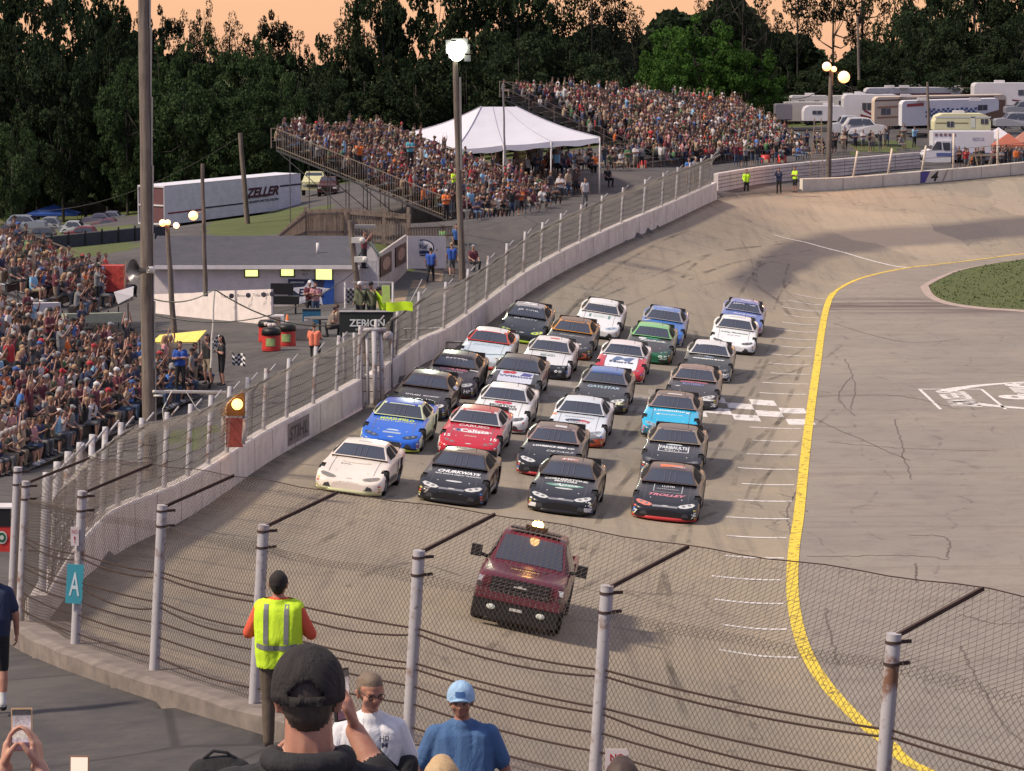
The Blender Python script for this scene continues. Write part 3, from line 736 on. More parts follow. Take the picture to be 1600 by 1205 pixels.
# ---- fence on the track wall
def wall_fence(name,pts,hh,label,i0,i1,spacing,Hf=1.95,lean=0.10,cell=.062):
 pts=pts[i0:i1];hh=hh[i0:i1]
 base=[p+V((0,0,h))for p,h in zip(offs(pts,0.15),hh)]
 a,L=polyfn(base);e=empty(name,tuple(base[0]),label=label,cat='fence');o_=np.array(tuple(e.location))
 ot=np.array([tuple(p)for p in offs([V(p)for p in pts],-1.0)])-np.array([tuple(p)for p in pts])
 def bp(S):return np.stack([np.interp(S,L,a[:,i])for i in range(3)],1)
 def nm(S):return np.stack([np.interp(S,L,ot[:,i])for i in range(3)],1)
 n=int(L[-1]/spacing)
 for k in range(n+1):
  s_=k*L[-1]/n;b=V(bp(np.array([s_]))[0]);nn=V(nm(np.array([s_]))[0])
  mb=MB();t1=b+V((0,0,Hf*.93))+nn*lean;t2=b+V((0,0,Hf))+nn*(lean+.28)
  mb.tube([b-V((0,0,.5))-e.location,b-e.location,t1-e.location],.062,8);mb.tube([t1-e.location-V((0,0,.2)),t2-e.location],.022,6)
  o=mb.build('post',M_POST,e,smooth=True)
 for h in (0.35,0.62,0.9,1.2):
  S=np.linspace(0,L[-1],6*n+1);p=bp(S)+nm(S)*(lean*h/Hf+.07);p[:,2]+=h-0.04*np.abs(np.sin(np.pi*S/(L[-1]/n)))
  mb=MB();mb.tube([V(q_)-e.location for q_ in p],.011,4);mb.build('tension_cable',M_CABLE,e)
 def fn(S,T_):
  p=bp(S);nn=nm(S);k=T_/Hf;off_=lean*np.clip(k/.78,0,1)+.08+.42*np.clip((k-.7)/.3,0,1)**1.4
  p=p+nn*off_[:,None];p[:,2]+=T_*(1-.10*np.clip((k-.7)/.3,0,1));p+=nn*(0.04*np.sin(S*1.9)*np.sin(T_*2))[:,None];return p
 me=np_mesh('chain_link',[chainlink(fn,L[-1],Hf+.12,cell,0.0042)],M_WIREF);me.transform(Matrix.Translation(-e.location));mobj('chain_link',me,e)
 return e
wf1=wall_fence('catch_fence',w1p,w1h,'chain-link fence on leaning posts above the near left wall, beside the crowd',4,70,3.5,cell=.095)
wf2=wall_fence('catch_fence',w2p,w2h,'long chain-link fence above the wall beyond the flag stand',1,88,4.8)
mb=MB()
for i,(px,py0,py1)in enumerate(((1181,284,240),)):pass
ff=empty('catch_fence',tuple(w4p[2]),label='pale leaning posts and wires above the far turn wall',cat='fence')
for px in (1325,1382,1439,1497,1578,1660,1750):
 x_=PY(px,280,230).x;yy,zz=wy(x_);lean_=.35 if px<1450 else 0.0
 mb=MB();mb.tube([V((x_,yy+.2,zz+.3))-ff.location,V((x_+lean_,yy+.2,zz+(2.6 if px<1450 else 3.3)))-ff.location],.075,8);mb.build('post',mat('cream_post',srgb(200,184,168),.6,var=.15),ff,smooth=True)
for h in (1.2,1.7,2.2):
 mb=MB();mb.tube([V((p.x,p.y+.15,p.z+h))-ff.location for p in w4p[::4]],.012,4);mb.build('tension_cable',M_CABLE,ff)
gp_=empty('gate_post_cluster',tuple(PY(578,632,112.4)),label='tall white gate posts at the gap in the front wall under the flag stand',cat='gate')
for k,(dx,dy,h,r_)in enumerate(((-0.28,0.3,2.5,.06),(-0.05,0.1,2.6,.05),(0.20,-0.05,2.5,.085),(0.42,.1,2.55,.08),(-.5,.5,2.4,.05))):
 mb=MB();mb.tube([V((dx,dy,-.2)),V((dx-.05,dy,h))],r_,10);mb.build('post',M_POST,gp_,smooth=True)
mb=MB();mb.box((.1,.05,2.55),(.9,.25,.12));mb.sphere((.62,0,2.35),(.18,.12,.18));mb.build('hinge_collar',M_POST,gp_,smooth=True)
for k in range(5):mb=MB();mb.bar((-.55,.4,.4+.45*k),(.5,.1,.42+.45*k),.03,.03);mb.build('hinge_bar',M_ARM,gp_)
# ---- wooden poles and lamps
m,t,b_=_mk('wood_pole');g=NG(m);tcn=g.n('ShaderNodeTexCoord');oc=tcn.outputs['Object']
n1=g.noise(g.mapping(oc,(9,9,0.5)),1.6,6,0.7,0.3);n2=g.noise(oc,1.3,4)
base=g.mix(g.mapr(n1,0.35,0.66),srgb(124,112,104),srgb(78,68,62));base=g.mix(g.mapr(n2,0.45,0.7,0,0.35),base,srgb(140,126,112))
g.l(base,b_.inputs['Base Color']);setp(b_,Roughness=0.9);g.bump(n1,0.6,0.03);M_WOOD=m
def pole(px0,py0,px1,py1,Y,d,label,extra_top=0.0,extra_base=0.3,name='light_pole',cat='pole',m_=None):
 top=PY(px0,py0,Y);bot=PY(px1,py1,Y);ax=(top-bot).normalized()
 e=empty(name,tuple(bot),label=label,cat=cat)
 mb=MB();a=-ax*extra_base;b=(top-bot)+ax*extra_top
 mb.tube([a.lerp(b,k/8)+V((math.sin(k*1.7)*.012,0,0))for k in range(9)],[d/2*(1-.25*k/8)for k in range(9)],14)
 autosmooth(mb.build('shaft',m_ or M_WOOD,e));return e,top,bot
def lamp(e,p,r_,col,strg,energy=0,aim=None,head=True):
 mb=MB();c_=p-e.location
 mb.sphere(c_,r_,n=14,k=8)
 o=mb.build('lamp_lens',mat('lamp_lens%.1f%.1f%.1f'%(col[0],col[1],strg),(1,1,1),.3,var=0,emit=col,estr=strg),e,smooth=True)
 if head:
  mb=MB();mb.box(c_+V((0,r_*1.3,r_*.3)),(r_*2.2,r_*1.4,r_*1.8));mb.build('lamp_housing',M_STEEL,e)
 if energy:
  l=bpy.data.lights.new('lamp','SPOT');l.energy=energy;l.color=col;l.shadow_soft_size=r_;l.spot_size=R(125);l.spot_blend=0.7
  lo=bpy.data.objects.new('lamp_beam',l);COL.objects.link(lo);lo.parent=e;lo.location=c_+V((0,-r_*1.2,0))
  lo.rotation_euler=(V(aim)-(p+V((0,0,0)))).to_track_quat('-Z','Y').to_euler()
pl,tp,bt=pole(224,-120,234,735,93,.42,'tall thick wooden pole rising out of the crowd on the left, with a horn loudspeaker',extra_base=.5,name='wooden_pole')
mb=MB()
for k in range(7):mb.tube([V((.17,-.1,1.0+1.9*k)),V((.21,-.12,2.9+1.9*k))],.025,6)
mb.build('conduit',M_STEEL,pl)
hs=empty('horn_speaker',tuple(PY(231,422,92.9)),label='grey round horn loudspeaker clamped to the thick left pole',cat='loudspeaker')
mb=MB();prof=[(0,.06),(.08,.07),(.2,.12),(.3,.2),(.36,.30),(.38,.33)]
def lathe_dir(mb,prof,o,d,n=20,m=0):
 d=V(d).normalized();u=d.orthogonal().normalized();q_=d.cross(u);rows_=[]
 for h,r_ in prof:rows_.append([V(o)+d*h+(u*math.cos(2*math.pi*j/n)+q_*math.sin(2*math.pi*j/n))*r_ for j in range(n+1)])
 mb.grid(rows_,m)
lathe_dir(mb,prof,(-.05,-.3,0),(-.75,-.6,.05));autosmooth(mb.build('horn',mat('horn_grey',srgb(96,92,94),.35,metal=.4),hs))
mb=MB();lathe_dir(mb,[(0,.09),(.1,.1),(.18,.1),(.2,0)],(.02,-.22,.02),(.75,.6,-.05));mb.tube([V((.05,-.2,0)),V((.12,0,0))],.03);mb.build('driver_unit',mat('driver_white',srgb(200,196,190),.5),hs,smooth=True)
mb=MB();lathe_dir(mb,[(0.02,.0),(.02,.06),(.14,.03),(.15,0)],(-.1,-.34,0),(-.75,-.6,.05));mb.build('phase_plug',M_BLACK,hs,smooth=True)
bo=empty('boom_arm',tuple(PY(240,612,92.8)),label='white horizontal pipe arm reaching right from the thick left pole',cat='pipe arm')
mb=MB();q0=PY(240,612,92.8);q1=PY(352,613,97);mb.tube([V((0,0,0)),q1-q0],.045,8);mb.tube([V((0,0,-.12)),V((.25,0,-.12))],.03,6);mb.build('pipe',mat('pipe_white',srgb(206,200,192),.5),bo,smooth=True)
mb=MB();mb.tube([V((.5,.1,0)),V((.25,0,-.5)),V((.3,0,-1.2))],.015,5);mb.tube([V((.9,.1,0)),V((1.2,.1,-.5)),V((1.5,.1,-.7))],.015,5);mb.build('hanging_cable',mat('pipe_white',srgb(206,200,192),.5),bo)
p2,tp,bt=pole(711,88,722,432,162,.34,'tall wooden light pole with one very bright white floodlight',name='light_pole')
for dx,dz in ((-.05,.35),(.22,.42),(.08,.12)):lamp(p2,tp+V((dx,-.25,dz)),.36,(0.90,1.0,0.74),6,2500 if dx>.15 else 0,(0,90,0))  # lenses drawn oversized so the globes take in the floodlight's glare
mb=MB();mb.box(tp-p2.location+V((.55,0,.35)),(.35,.3,.45));mb.box(tp-p2.location+V((.6,0,-.1)),(.3,.25,.3));mb.tube([tp-p2.location+V((.25,-.2,-1)),tp-p2.location+V((.3,-.2,-5.5))],.05,6);mb.build('ballast_box',M_STEEL,p2)
mb=MB();mb.tube([V((.32,-.2,.0)),V((.2,-.2,5.0)),],.03,6);mb.build('conduit',M_STEEL,p2)
p3,tp,bt=pole(547,345,577,610,121,.27,'leaning pale wooden pole carrying cables beside the flag stand',name='wooden_pole')
mb=MB()
for k,(h,dx)in enumerate(((.7,.25),(1.4,.35))):c_=tp-p3.location-V((0,0,h));mb=MB();mb.box(c_+V((dx,-.1,0)),(.4,.25,.2));mb.sphere(c_+V((dx+.2,-.2,0)),.12);mb.build('floodlight_head',mat('driver_white',srgb(200,196,190),.5),p3)
mb=MB();mb.box(tp-p3.location+V((.55,-.15,-.2)),(.75,.3,.12),mat4=None);mb.build('lamp_hood',M_STEEL,p3)
p4,tp,bt=pole(261,348,272,523,130,.24,'pale light pole with two small orange lamps beside the restroom building',name='light_pole')
lamp(p4,tp+V((-.15,-.2,.0)),.14,(1.0,.38,.10),1.9,60,(0,120,0),False);lamp(p4,tp+V((.05,-.2,.02)),.11,(1.0,.38,.10),1.9,0,(0,120,0),False);lamp(p4,tp+V((.38,-.2,-.1)),.12,(1.0,.5,.2),2.4,0,None,False)
mb=MB();mb.bar(tp-p4.location+V((-.4,0,-.1)),tp-p4.location+V((.5,0,-.1)),.05,.05);mb.build('cross_arm',M_STEEL,p4)
p5,tp,bt=pole(316,256,321,452,140,.20,'thin wooden pole with a single orange lamp rising above the restroom roof',name='light_pole')
lamp(p5,PY(302,337,139.6),.20,(1.0,.38,.10),1.9,90,(-5,120,0),False)
mb=MB();c_=PY(302,333,140)-p5.location;mb.bar(c_,c_+V((.42,0,.05)),.05,.05);mb.build('lamp_arm',M_STEEL,p5)
pole(375,208,389,376,195,.34,'grey wooden utility pole in front of the white semi trailer',name='utility_pole',cat='pole')
p6,tp,bt=pole(1299,108,1294,277,233,.40,'wooden light pole with glowing orange floodlights in the far corner',name='light_pole')
for dx,dz,r_ in ((-.35,.18,.32),(.15,0,.2),(.85,-.55,.42)):lamp(p6,tp+V((dx,-.3,dz)),r_,(1.0,.38,.10),1.9,1200 if r_>.3 else 0,(20,190,0),False)
mb=MB();mb.bar(tp-p6.location+V((-.6,0,-.1)),tp-p6.location+V((1.0,0,-.3)),.08,.08);mb.build('cross_arm',M_ARM,p6)
mb=MB();n_=14;mb.tube([tp-p6.location+V((.35+.28*math.cos(2*math.pi*k/n_),-.15,-1.3+.28*math.sin(2*math.pi*k/n_)))for k in range(n_+1)],.03,5);mb.build('cable_coil',M_BLACK,p6)
pole(1449,128,1452,216,268,.26,'dark thin utility pole standing in front of the motorhomes',name='utility_pole')
p7,tp,bt=pole(317,256,317,300,141,.05,'x')if False else (None,None,None)
pole(787,170,789,245,200,.13,'slim dark mast beside the white tent',name='mast',m_=M_STEEL,extra_top=1.5)
pole(1340,26,1342,120,300,.25,'pale bare pole standing in front of the far trees on the right',name='utility_pole')
def cable(a,b,sag,r_,label,name='overhead_cable'):
 mb=MB();mb.tube([a.lerp(b,u)-V((0,0,4*sag*u*(1-u)))for u in np.linspace(0,1,14)],r_,4)
 tag(mb.build(name,M_BLACK),label,'cable')
cable(PY(377,212,195),PY(60,330,240),1.0,.02,'thin cable from the grey utility pole down to the left car park')
cable(PY(232,465,93),PY(335,452,105),.25,.02,'black cable from the thick pole to the thin white mast');cable(PY(335,452,105),PY(560,500,121),.6,.025,'black cable from the thin white mast to the leaning pole')
cable(PY(232,490,93),PY(560,420,121),.9,.018,'thin cable crossing in front of the restroom building')
cable(PY(1296,130,233),PY(1225,152,255),.5,.03,'cable running left from the orange floodlight pole');cable(PY(1305,125,233),PY(1390,145,262),.4,.03,'cable running right from the orange floodlight pole')
pm,_,_=pole(335,455,330,560,105,.07,'thin white mast holding a cable above the flag girls',name='mast',m_=mat('pipe_white',srgb(206,200,192),.5))
bc=empty('beacon_box',tuple(PY(364,634,88.8)),label='black caution-light box with a glowing amber lamp on the left wall fence',cat='signal light')
mb=MB();mb.prism([(-.34,-.26),(.32,-.26),(.32,.34),(.10,.34),(-.34,.10)],-.13,.13,0,Matrix.Rotation(R(90),4,'X'));mb.build('box',mat('beacon_dark',srgb(60,34,6),.6),bc)
mb=MB();mb.sphere((.13,-.19,.06),.15,n=20,k=12);mb.build('lamp_lens',mat('amber_lens',(1,.5,.1),.3,var=0,emit=(1.0,.50,.12),estr=3.0),bc,smooth=True)
l=bpy.data.lights.new('amber','POINT');l.energy=14;l.color=(1,.5,.12);l.shadow_soft_size=.15;lo=bpy.data.objects.new('lamp_glow',l);COL.objects.link(lo);lo.parent=bc;lo.location=(.13,-.5,.06)
rb_=empty('red_board',tuple(PY(366,676,89.3)),label='faded red board hanging under the amber caution light',cat='board');mb=MB();mb.box((0,0,0),(.46,.04,.80));mb.build('panel',mat('board_red',srgb(140,66,60),.7,var=.2),rb_)
for dx in (-.27,.30):mb=MB();mb.tube([V((dx,.05,-.28)),V((dx-.03,.05,-1.05))],.05,8);mb.build('support',M_POST,bc,smooth=True)
# ======= STOCK CARS
M_GLASS=mat('tinted_windshield',srgb(62,66,78),0.08,var=0.0,spec=0.7)
M_TYRE=mat('tyre_rubber',srgb(26,25,26),0.85,var=0.1)
M_RIM=mat('rim_steel',srgb(120,118,116),0.35,metal=0.7,var=0.05)
M_INT=mat('dark_interior',srgb(16,16,18),0.8,var=0)
M_CHROME=mat('lamp_decal_chrome',srgb(196,192,188),0.3,var=0.1,scale=9)
M_BARS=mat('roll_bar',srgb(92,94,104),0.5,var=0)
def paint(c,name=None,rough=0.28):
 return mat('car_paint_%02x%02x%02x'%tuple(int(v*255)for v in c),c,rough,var=0.05,scale=2.0,coat=0.15,spec=0.32)
def ink(c):return mat('decal_ink_%02x%02x%02x'%tuple(int(v*255)for v in c),c,0.4,var=0.0)
ST=[(0.00,.13,.31,.335,.46),(.03,.11,.345,.375,.66),(.09,.10,.38,.405,.80),(.20,.10,.43,.445,.905),(.40,.11,.51,.515,.965),(.70,.14,.62,.60,.992),(.95,.16,.685,.66,1.0),(1.3,.16,.735,.74,.985),(1.7,.15,.775,.82,.965),(1.95,.14,.80,.86,.958),(2.4,.14,.85,.885,.955),(3.0,.14,.885,.90,.958),(3.5,.15,.92,.92,.985),(3.8,.17,.935,.94,1.0),(4.2,.20,.945,.965,.985),(4.6,.24,.95,.985,.955),(4.85,.28,.955,.99,.93),(4.9,.32,.94,.97,.90)]
STa=np.array(ST);Ss=np.concatenate([np.linspace(0,.4,12),np.linspace(.48,4.8,54),[4.85,4.9]])
def stv(s):return [float(np.interp(s,STa[:,0],STa[:,k]))for k in range(1,5)]
def body_section(s):
 lo,sh,cr,hw=stv(s)
 mid=lo+(sh-lo)*0.5
 P_=[(hw*.93,lo),(hw*.985,lo+.06),(hw,mid),(hw*.985,sh-.10),(hw*.955,sh-.035),(hw*.90,sh-.005),(hw*.80,sh+(cr-sh)*.25),(hw*.62,sh+(cr-sh)*.55),(hw*.36,sh+(cr-sh)*.9),(0,cr)]
 return [V((-x,s-2.45,z))for x,z in P_]+[V((x,s-2.45,z))for x,z in P_[-2::-1]]
def car_body_mesh(mats_=None):
 mb=MB();secs=[body_section(s)for s in Ss]
 mb.grid(secs,0);n=len(secs[0])
 mb.add(secs[0],[tuple(range(n))],0);mb.add(secs[-1],[tuple(range(n))[::-1]],0)
 keep_f=[];keep_m=[]
 for f,m_ in zip(mb.f,mb.m):
  c=sum((V(mb.v[i])for i in f),V((0,0,0)))/len(f);s=c.y+2.45
  cut=any((s-sw)**2+(c.z-.33)**2<.40**2 for sw in (.98,3.72))and abs(c.x)>.84 and c.z<.70 and len(f)==4
  if not cut:keep_f.append(f);keep_m.append(m_)
 mb.f,mb.m=keep_f,keep_m
 return mb
CARB=car_body_mesh();CARB_BVH=BVHTree.FromPolygons([V(p)for p in CARB.v],[f for f in CARB.f if len(f)==4])
_glass={}
def roof_pt(u,v):
 """greenhouse top surface: u along 0..3 (cowl, roof front, roof rear, deck), v -1..1"""
 K=[(-.56,.86,.80),(.10,1.175,.60),(.98,1.235,.575),(1.95,.955,.76)]
 i=min(2,int(u));t_=u-i;a,b=K[i],K[i+1]
 y,z,hw=[a[k]+(b[k]-a[k])*t_ for k in range(3)]
 bulge=.035 if 0.9<u<2.1 else .02
 yb=-0.13*(1-v*v)*(1 if u<1.5 else -.4)*(1.0 if (u<1.01)else max(0,1-(u-1))if u<2 else min(1,(u-2)))
 return V((v*hw,y+yb,z+bulge*(1-v*v)+(.018*math.sin(math.pi*(u-1))if 1<u<2 else 0)))
def greenhouse(mats_):
 vs_=np.linspace(-1,1,13);sh=MB()
 us=np.concatenate([np.linspace(0,1,9),np.linspace(1,2,7)[1:],np.linspace(2,3,8)[1:]])
 rows_=[[roof_pt(u,v)for v in vs_]for u in us];sh.grid(rows_)
 for sgn in (-1,1):
  top=[roof_pt(u,sgn)for u in us];bot=[V((sgn*(.80+.13*min(1,(p.y+.56)/.8))if p.y<.3 else sgn*(.93-.10*max(0,(p.y-.9)/1.05)),p.y,float(np.interp(p.y+2.45,STa[:,0],STa[:,2]))-.03))for p in top]
  sh.grid([top,bot]if sgn>0 else [bot,top])
 ws=MB()
 rows_=[[roof_pt(u,v*.93)+V((0,-.006,.006))for v in vs_]for u in np.linspace(.06,.93,8)];ws.grid(rows_)
 rg_=MB();rg_.grid([[roof_pt(u,v*.88)+V((0,.006,.006))for v in vs_]for u in np.linspace(2.08,2.85,6)])
 sides=[]
 for sgn in (-1,1):
  mb=MB()
  def sp(u,k):
   p=roof_pt(u,sgn);y=p.y;zb=float(np.interp(y+2.45,STa[:,0],STa[:,2]))-.03
   xb=sgn*(.80+.13*min(1,(y+.56)/.8))if y<.3 else sgn*(.93-.10*max(0,(y-.9)/1.05))
   q_=p.lerp(V((xb,y,zb)),k);return q_+V((sgn*.008,0,.004))
  g_=[[sp(u,.12+.02),sp(u,.84)]for u in np.linspace(.62,1.55,8)];mb.grid(g_,flip=sgn<0)
  g_=[[sp(u,.16),sp(u,.80)]for u in np.linspace(1.68,2.35,6)];mb.grid(g_,flip=sgn<0)
  sides.append(mb)
 return sh,ws,rg_,sides
GH=greenhouse(None)
GH_BVH=BVHTree.FromPolygons([V(p)for p in GH[0].v],GH[0].f)
WS_BVH=BVHTree.FromPolygons([V(p)for p in GH[1].v],GH[1].f)
def drape(vs,fs,mode='hood',lift=.005,bvh=None):
 out=[];bv=bvh or CARB_BVH
 for v in vs:
  if mode=='front':h=bv.ray_cast(V((v.x,-6,v.z)),V((0,1,0)))
  else:h=bv.ray_cast(V((v.x,v.y,4)),V((0,0,-1)))
  if h[0]is None:out.append(V((v.x,v.y,v.z if mode=='front' else .7)));continue
  n_=h[1]if h[1].z>0 or mode=='front' and h[1].y<0 else -h[1]
  if n_.z<0 and mode!='front':n_=-n_
  out.append(h[0]+n_*lift)
 return out
def subdiv(vs,fs,mx=.07):
 bm=bmesh.new();bv=[bm.verts.new(v)for v in vs]
 for f in fs:
  try:bm.faces.new([bv[i]for i in f])
  except ValueError:pass
 for _ in range(4):
  es=[e for e in bm.edges if e.calc_length()>mx]
  if not es:break
  bmesh.ops.subdivide_edges(bm,edges=es,cuts=1);bmesh.ops.triangulate(bm,faces=[f for f in bm.faces if len(f.verts)>4])
 bm.verts.ensure_lookup_table();bm.verts.index_update()
 o_=[v.co.copy()for v in bm.verts],[tuple(v.index for v in f.verts)for f in bm.faces];bm.free();return o_
def shape_decal(poly,mode='hood',lift=.005,mx=.08):
 n=len(poly)
 vs=[V((x,y-2.45,0))if mode=='hood' or mode=='roof' or mode=='glass' else V((x,0,y))for x,y in poly]
 bm=bmesh.new();f=bm.faces.new([bm.verts.new(v)for v in vs]);bmesh.ops.triangulate(bm,faces=[f])
 bm.verts.index_update();vv=[v.co.copy()for v in bm.verts];ff=[tuple(v.index for v in f_.verts)for f_ in bm.faces];bm.free()
 vv,ff=subdiv(vv,ff,mx)
 return drape(vv,ff,'front' if mode=='front' else 'hood',lift,{'roof':GH_BVH,'glass':WS_BVH}.get(mode)),ff
def text_decal(body,cx_,cy_,w_,h_,mode='hood',lift=.007,**kw):
 vs,fs=fit_text(body,w_,h_,**kw)
 if mode=='front':vs=[V((v.x+cx_,0,v.y+cy_))for v in vs]
 else:vs=[V((v.x+cx_,cy_-v.y*-1-2.45,0))for v in vs]
 vs,fs=subdiv(vs,fs,.12)
 return drape(vs,fs,'front' if mode=='front' else 'hood',lift,{'roof':GH_BVH,'glass':WS_BVH}.get(mode)),fs
def ell(cx_,cy_,rx,ry,n=22,rot=0):return [(cx_+rx*math.cos(2*math.pi*k/n)*math.cos(rot)-ry*math.sin(2*math.pi*k/n)*math.sin(rot),cy_+rx*math.cos(2*math.pi*k/n)*math.sin(rot)+ry*math.sin(2*math.pi*k/n)*math.cos(rot))for k in range(n)]
def rect(x0,y0,x1,y1):return [(x0,y0),(x1,y0),(x1,y1),(x0,y1)]
_m=MB();prof=[(-.13,.22),(-.13,.31),(-.10,.33),(.10,.33),(.13,.31),(.13,.22)]
def lathe_x(mb,prof,n=20,m=0):
 mb.grid([[V((x,r_*math.cos(2*math.pi*j/n),r_*math.sin(2*math.pi*j/n)))for j in range(n+1)]for x,r_ in prof],m);return mb
TYRE_ME=lathe_x(MB(),prof).mesh('tyre',M_TYRE,True)
mb=lathe_x(MB(),[(-.12,.22),(-.05,.20),(-.03,.08),(-.05,.0)]);lathe_x(mb,[(.12,.22),(.05,.20),(.03,.08),(.05,.0)]);RIM_ME=mb.mesh('rim',M_RIM,True)
def body_color_mesh(C):pass
def stock_car(P,yaw_extra=0.0,**L):
 """P: nose-centre contact point on the track. L: livery"""
 c0=L['body'];c1=L.get('hood',c0);cs=L.get('sides',c0);cr=L.get('roof',c0);cp=L.get('pillar',cs)  # black cars: brown roof and pillar colours hold the orange sky's reflection
 nrm=TZ(P.x,P.y)[1]
 if nrm.z<0:nrm=-nrm
 fw=(DIR+V((yaw_extra,0,0))).normalized()
 ctr=V((P.x,P.y,0))+fw*2.45;ctr.z=TZ(ctr.x,ctr.y)[0]
 zf=TZ(P.x,P.y)[0];tl=ctr+fw*2.45;zr=TZ(tl.x,tl.y)[0]
 right=V((fw.y,-fw.x,0));r_=ctr+right*0.9;l_=ctr-right*0.9
 yv=V((fw.x*4.9,fw.y*4.9,zr-zf)).normalized();xv=V((right.x*1.8,right.y*1.8,TZ(r_.x,r_.y)[0]-TZ(l_.x,l_.y)[0])).normalized();zv=xv.cross(yv).normalized();xv=yv.cross(zv)
 e=empty('stock_car',tuple(ctr+zv*0.005),label=L['label'],cat='race car',group='stock cars lined up four wide behind the pace truck')
 e.rotation_euler=Matrix((xv,yv,zv)).transposed().to_euler()
 me=bpy.data.meshes.new('body');me.from_pydata([tuple(v)for v in CARB.v],[],CARB.f)
 for c in (c0,c1,cs,L.get('lower',(0.02,0.02,0.022)),L.get('bumper',c0),L.get('fender',c0)):me.materials.append(paint(c))
 for p in me.polygons:
  c=p.center;s=c.y+2.45;hw=stv(min(4.9,max(0,s)))[3]
  if c.z<(.17 if s<.4 else .19):k=3
  elif s<.12+.12*(1-abs(c.x))and c.z<.46:k=4
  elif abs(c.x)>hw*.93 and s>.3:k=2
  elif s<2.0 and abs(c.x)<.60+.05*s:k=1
  elif s<2.0:k=5
  else:k=0
  p.material_index=k
 me.polygons.foreach_set('use_smooth',[len(p.vertices)==4 for p in me.polygons]);me.update()
 mobj('body',me,e)
 o=mobj('roof',None or GH[0].mesh('roof',[paint(cr),paint(cp)]),e)
 for p in o.data.polygons:
  c=p.center
  p.material_index=0 if (-.02<c.y<1.1 and c.z>1.2)or (abs(c.x)<.5 and c.y>0)else 1
  p.use_smooth=True
 try:o.data.set_sharp_from_angle(angle=R(30))
 except Exception:pass
 mobj('windshield',GHM[0],e);mobj('rear_window',GHM[1],e);mobj('side_window',GHM[2],e);mobj('side_window',GHM[3],e)
 mobj('windshield_brace',GHM[4],e);mobj('splitter',SPL(L.get('lip',(0.02,0.02,0.022))),e)
 sp_=mobj('spoiler',GHM[5]if not L.get('spoilertext')else GHM[5],e)
 mobj('inner_liner',GHM[6],e)
 for sx_,s in ((-1,.98),(1,.98),(-1,3.72),(1,3.72)):
  wh=mobj('tyre',TYRE_ME,e,(sx_*.84,s-2.45,.33));mobj('rim',RIM_ME,wh)
 hc=L.get('lamp',(.62,.60,.58))
 for sx_ in (-1,1):
  pl=[(sx_*x,y)for x,y in ((.36,.20),(.44,.13),(.60,.15),(.78,.26),(.85,.40),(.78,.46),(.60,.38),(.44,.30))]
  pl=pl if sx_>0 else pl[::-1]
  col=hc if not (sx_<0 and L.get('lampL'))else L['lampL']
  vs,fs=shape_decal(pl);hd=MB().add(vs,fs).build('headlight',mat('lamp_%.2f%.2f%.2f'%tuple(col),col,.25,var=.1,scale=12),e)
  for q_,(x,y)in enumerate(((.53,.25),(.69,.34))):
   mb=MB();vs,fs=shape_decal(ell(sx_*x,y,.055,.05,12),lift=.008);mb.add(vs,fs);mb.build('bulb',mat('lamp_dark',(.20,.20,.21),.2,var=0),hd)
 if L.get('grille',True):
  vs,fs=shape_decal(ell(0,.325,.33,.030,18),'front',.006);gr_=MB().add(vs,fs).build('grille',mat('grille_dark',(.05,.05,.055),.4,var=.1),e)
  vs,fs=shape_decal(rect(-.34,.13,.34,.26),'front',.006);MB().add(vs,fs).build('air_intake',M_INT,e)
  vs,fs=shape_decal(ell(0,.18,.10,.03,14),lift=.007);MB().add(vs,fs).build('badge',M_CHROME,gr_)
  for sx_ in (-1,1):
   vs,fs=shape_decal([(sx_*x,z)for x,z in ((.48,.17),(.70,.17),(.66,.26),(.54,.29))][::sx_],'front',.006);MB().add(vs,fs).build('fog_lamp_recess',mat('grille_dark',(.05,.05,.055),.4,var=.1),e)
 for d in L.get('decals',()):
  kind=d[0];col=d[-2]if isinstance(d[-1],dict)else d[-1];kw=d[-1]if isinstance(d[-1],dict)else {}
  if kind=='t':vs,fs=text_decal(d[1],d[2],d[3],d[4],d[5],**kw);nm_='sponsor_lettering'
  elif kind=='e':vs,fs=shape_decal(ell(*d[1:5]),kw.get('mode','hood'),kw.get('lift',.005));nm_='decal'
  elif kind=='r':vs,fs=shape_decal(rect(*d[1:5]),kw.get('mode','hood'),kw.get('lift',.005));nm_='decal'
  elif kind=='p':vs,fs=shape_decal(d[1],kw.get('mode','hood'),kw.get('lift',.005));nm_='decal'
  MB().add(vs,fs).build(nm_,ink(col),e)
 if L.get('num'):
  vs,fs=text_decal(L['num'],-.66,.33,.2,.16,'front',offset=.02);
  MB().add(vs,fs).build('number',ink(L.get('numcol',(.8,.8,.8))),e)
  vs,fs=text_decal(L['num'],0.0,3.0,.6,.55,'roof',offset=.02);MB().add([v for v in vs],fs).build('roof_number',ink(L.get('numcol',(.8,.8,.8))),e)
  vs,fs=fit_text(L['num'],.62,.42,offset=.02);mb=MB()
  mb.add([V((stv(v.x+2.55)[3]*1.0+.012,v.x+.1,v.y+.5))for v in vs],fs);mb.build('door_number',ink(L.get('numcol',(.8,.8,.8))),e)
 if L.get('strip'):
  mb=MB();vs_=np.linspace(-1,1,13)
  mb.grid([[roof_pt(u,v*.90)+V((0,-.012,.012))for v in vs_]for u in (.80,.92)]);mb.build('windshield_banner',ink(L['strip']),e)
 if L.get('litlamp'):
  mb=MB();mb.sphere((1.0,-2.45+1.9,.92),.09,n=12,k=8);mb.build('mirror_glint',mat('mirror',(.9,.9,.9),.05,metal=1,var=0),e)
 rg_c=random.Random(int(P.x*31+P.y*7));dark=sum(c0)<.3
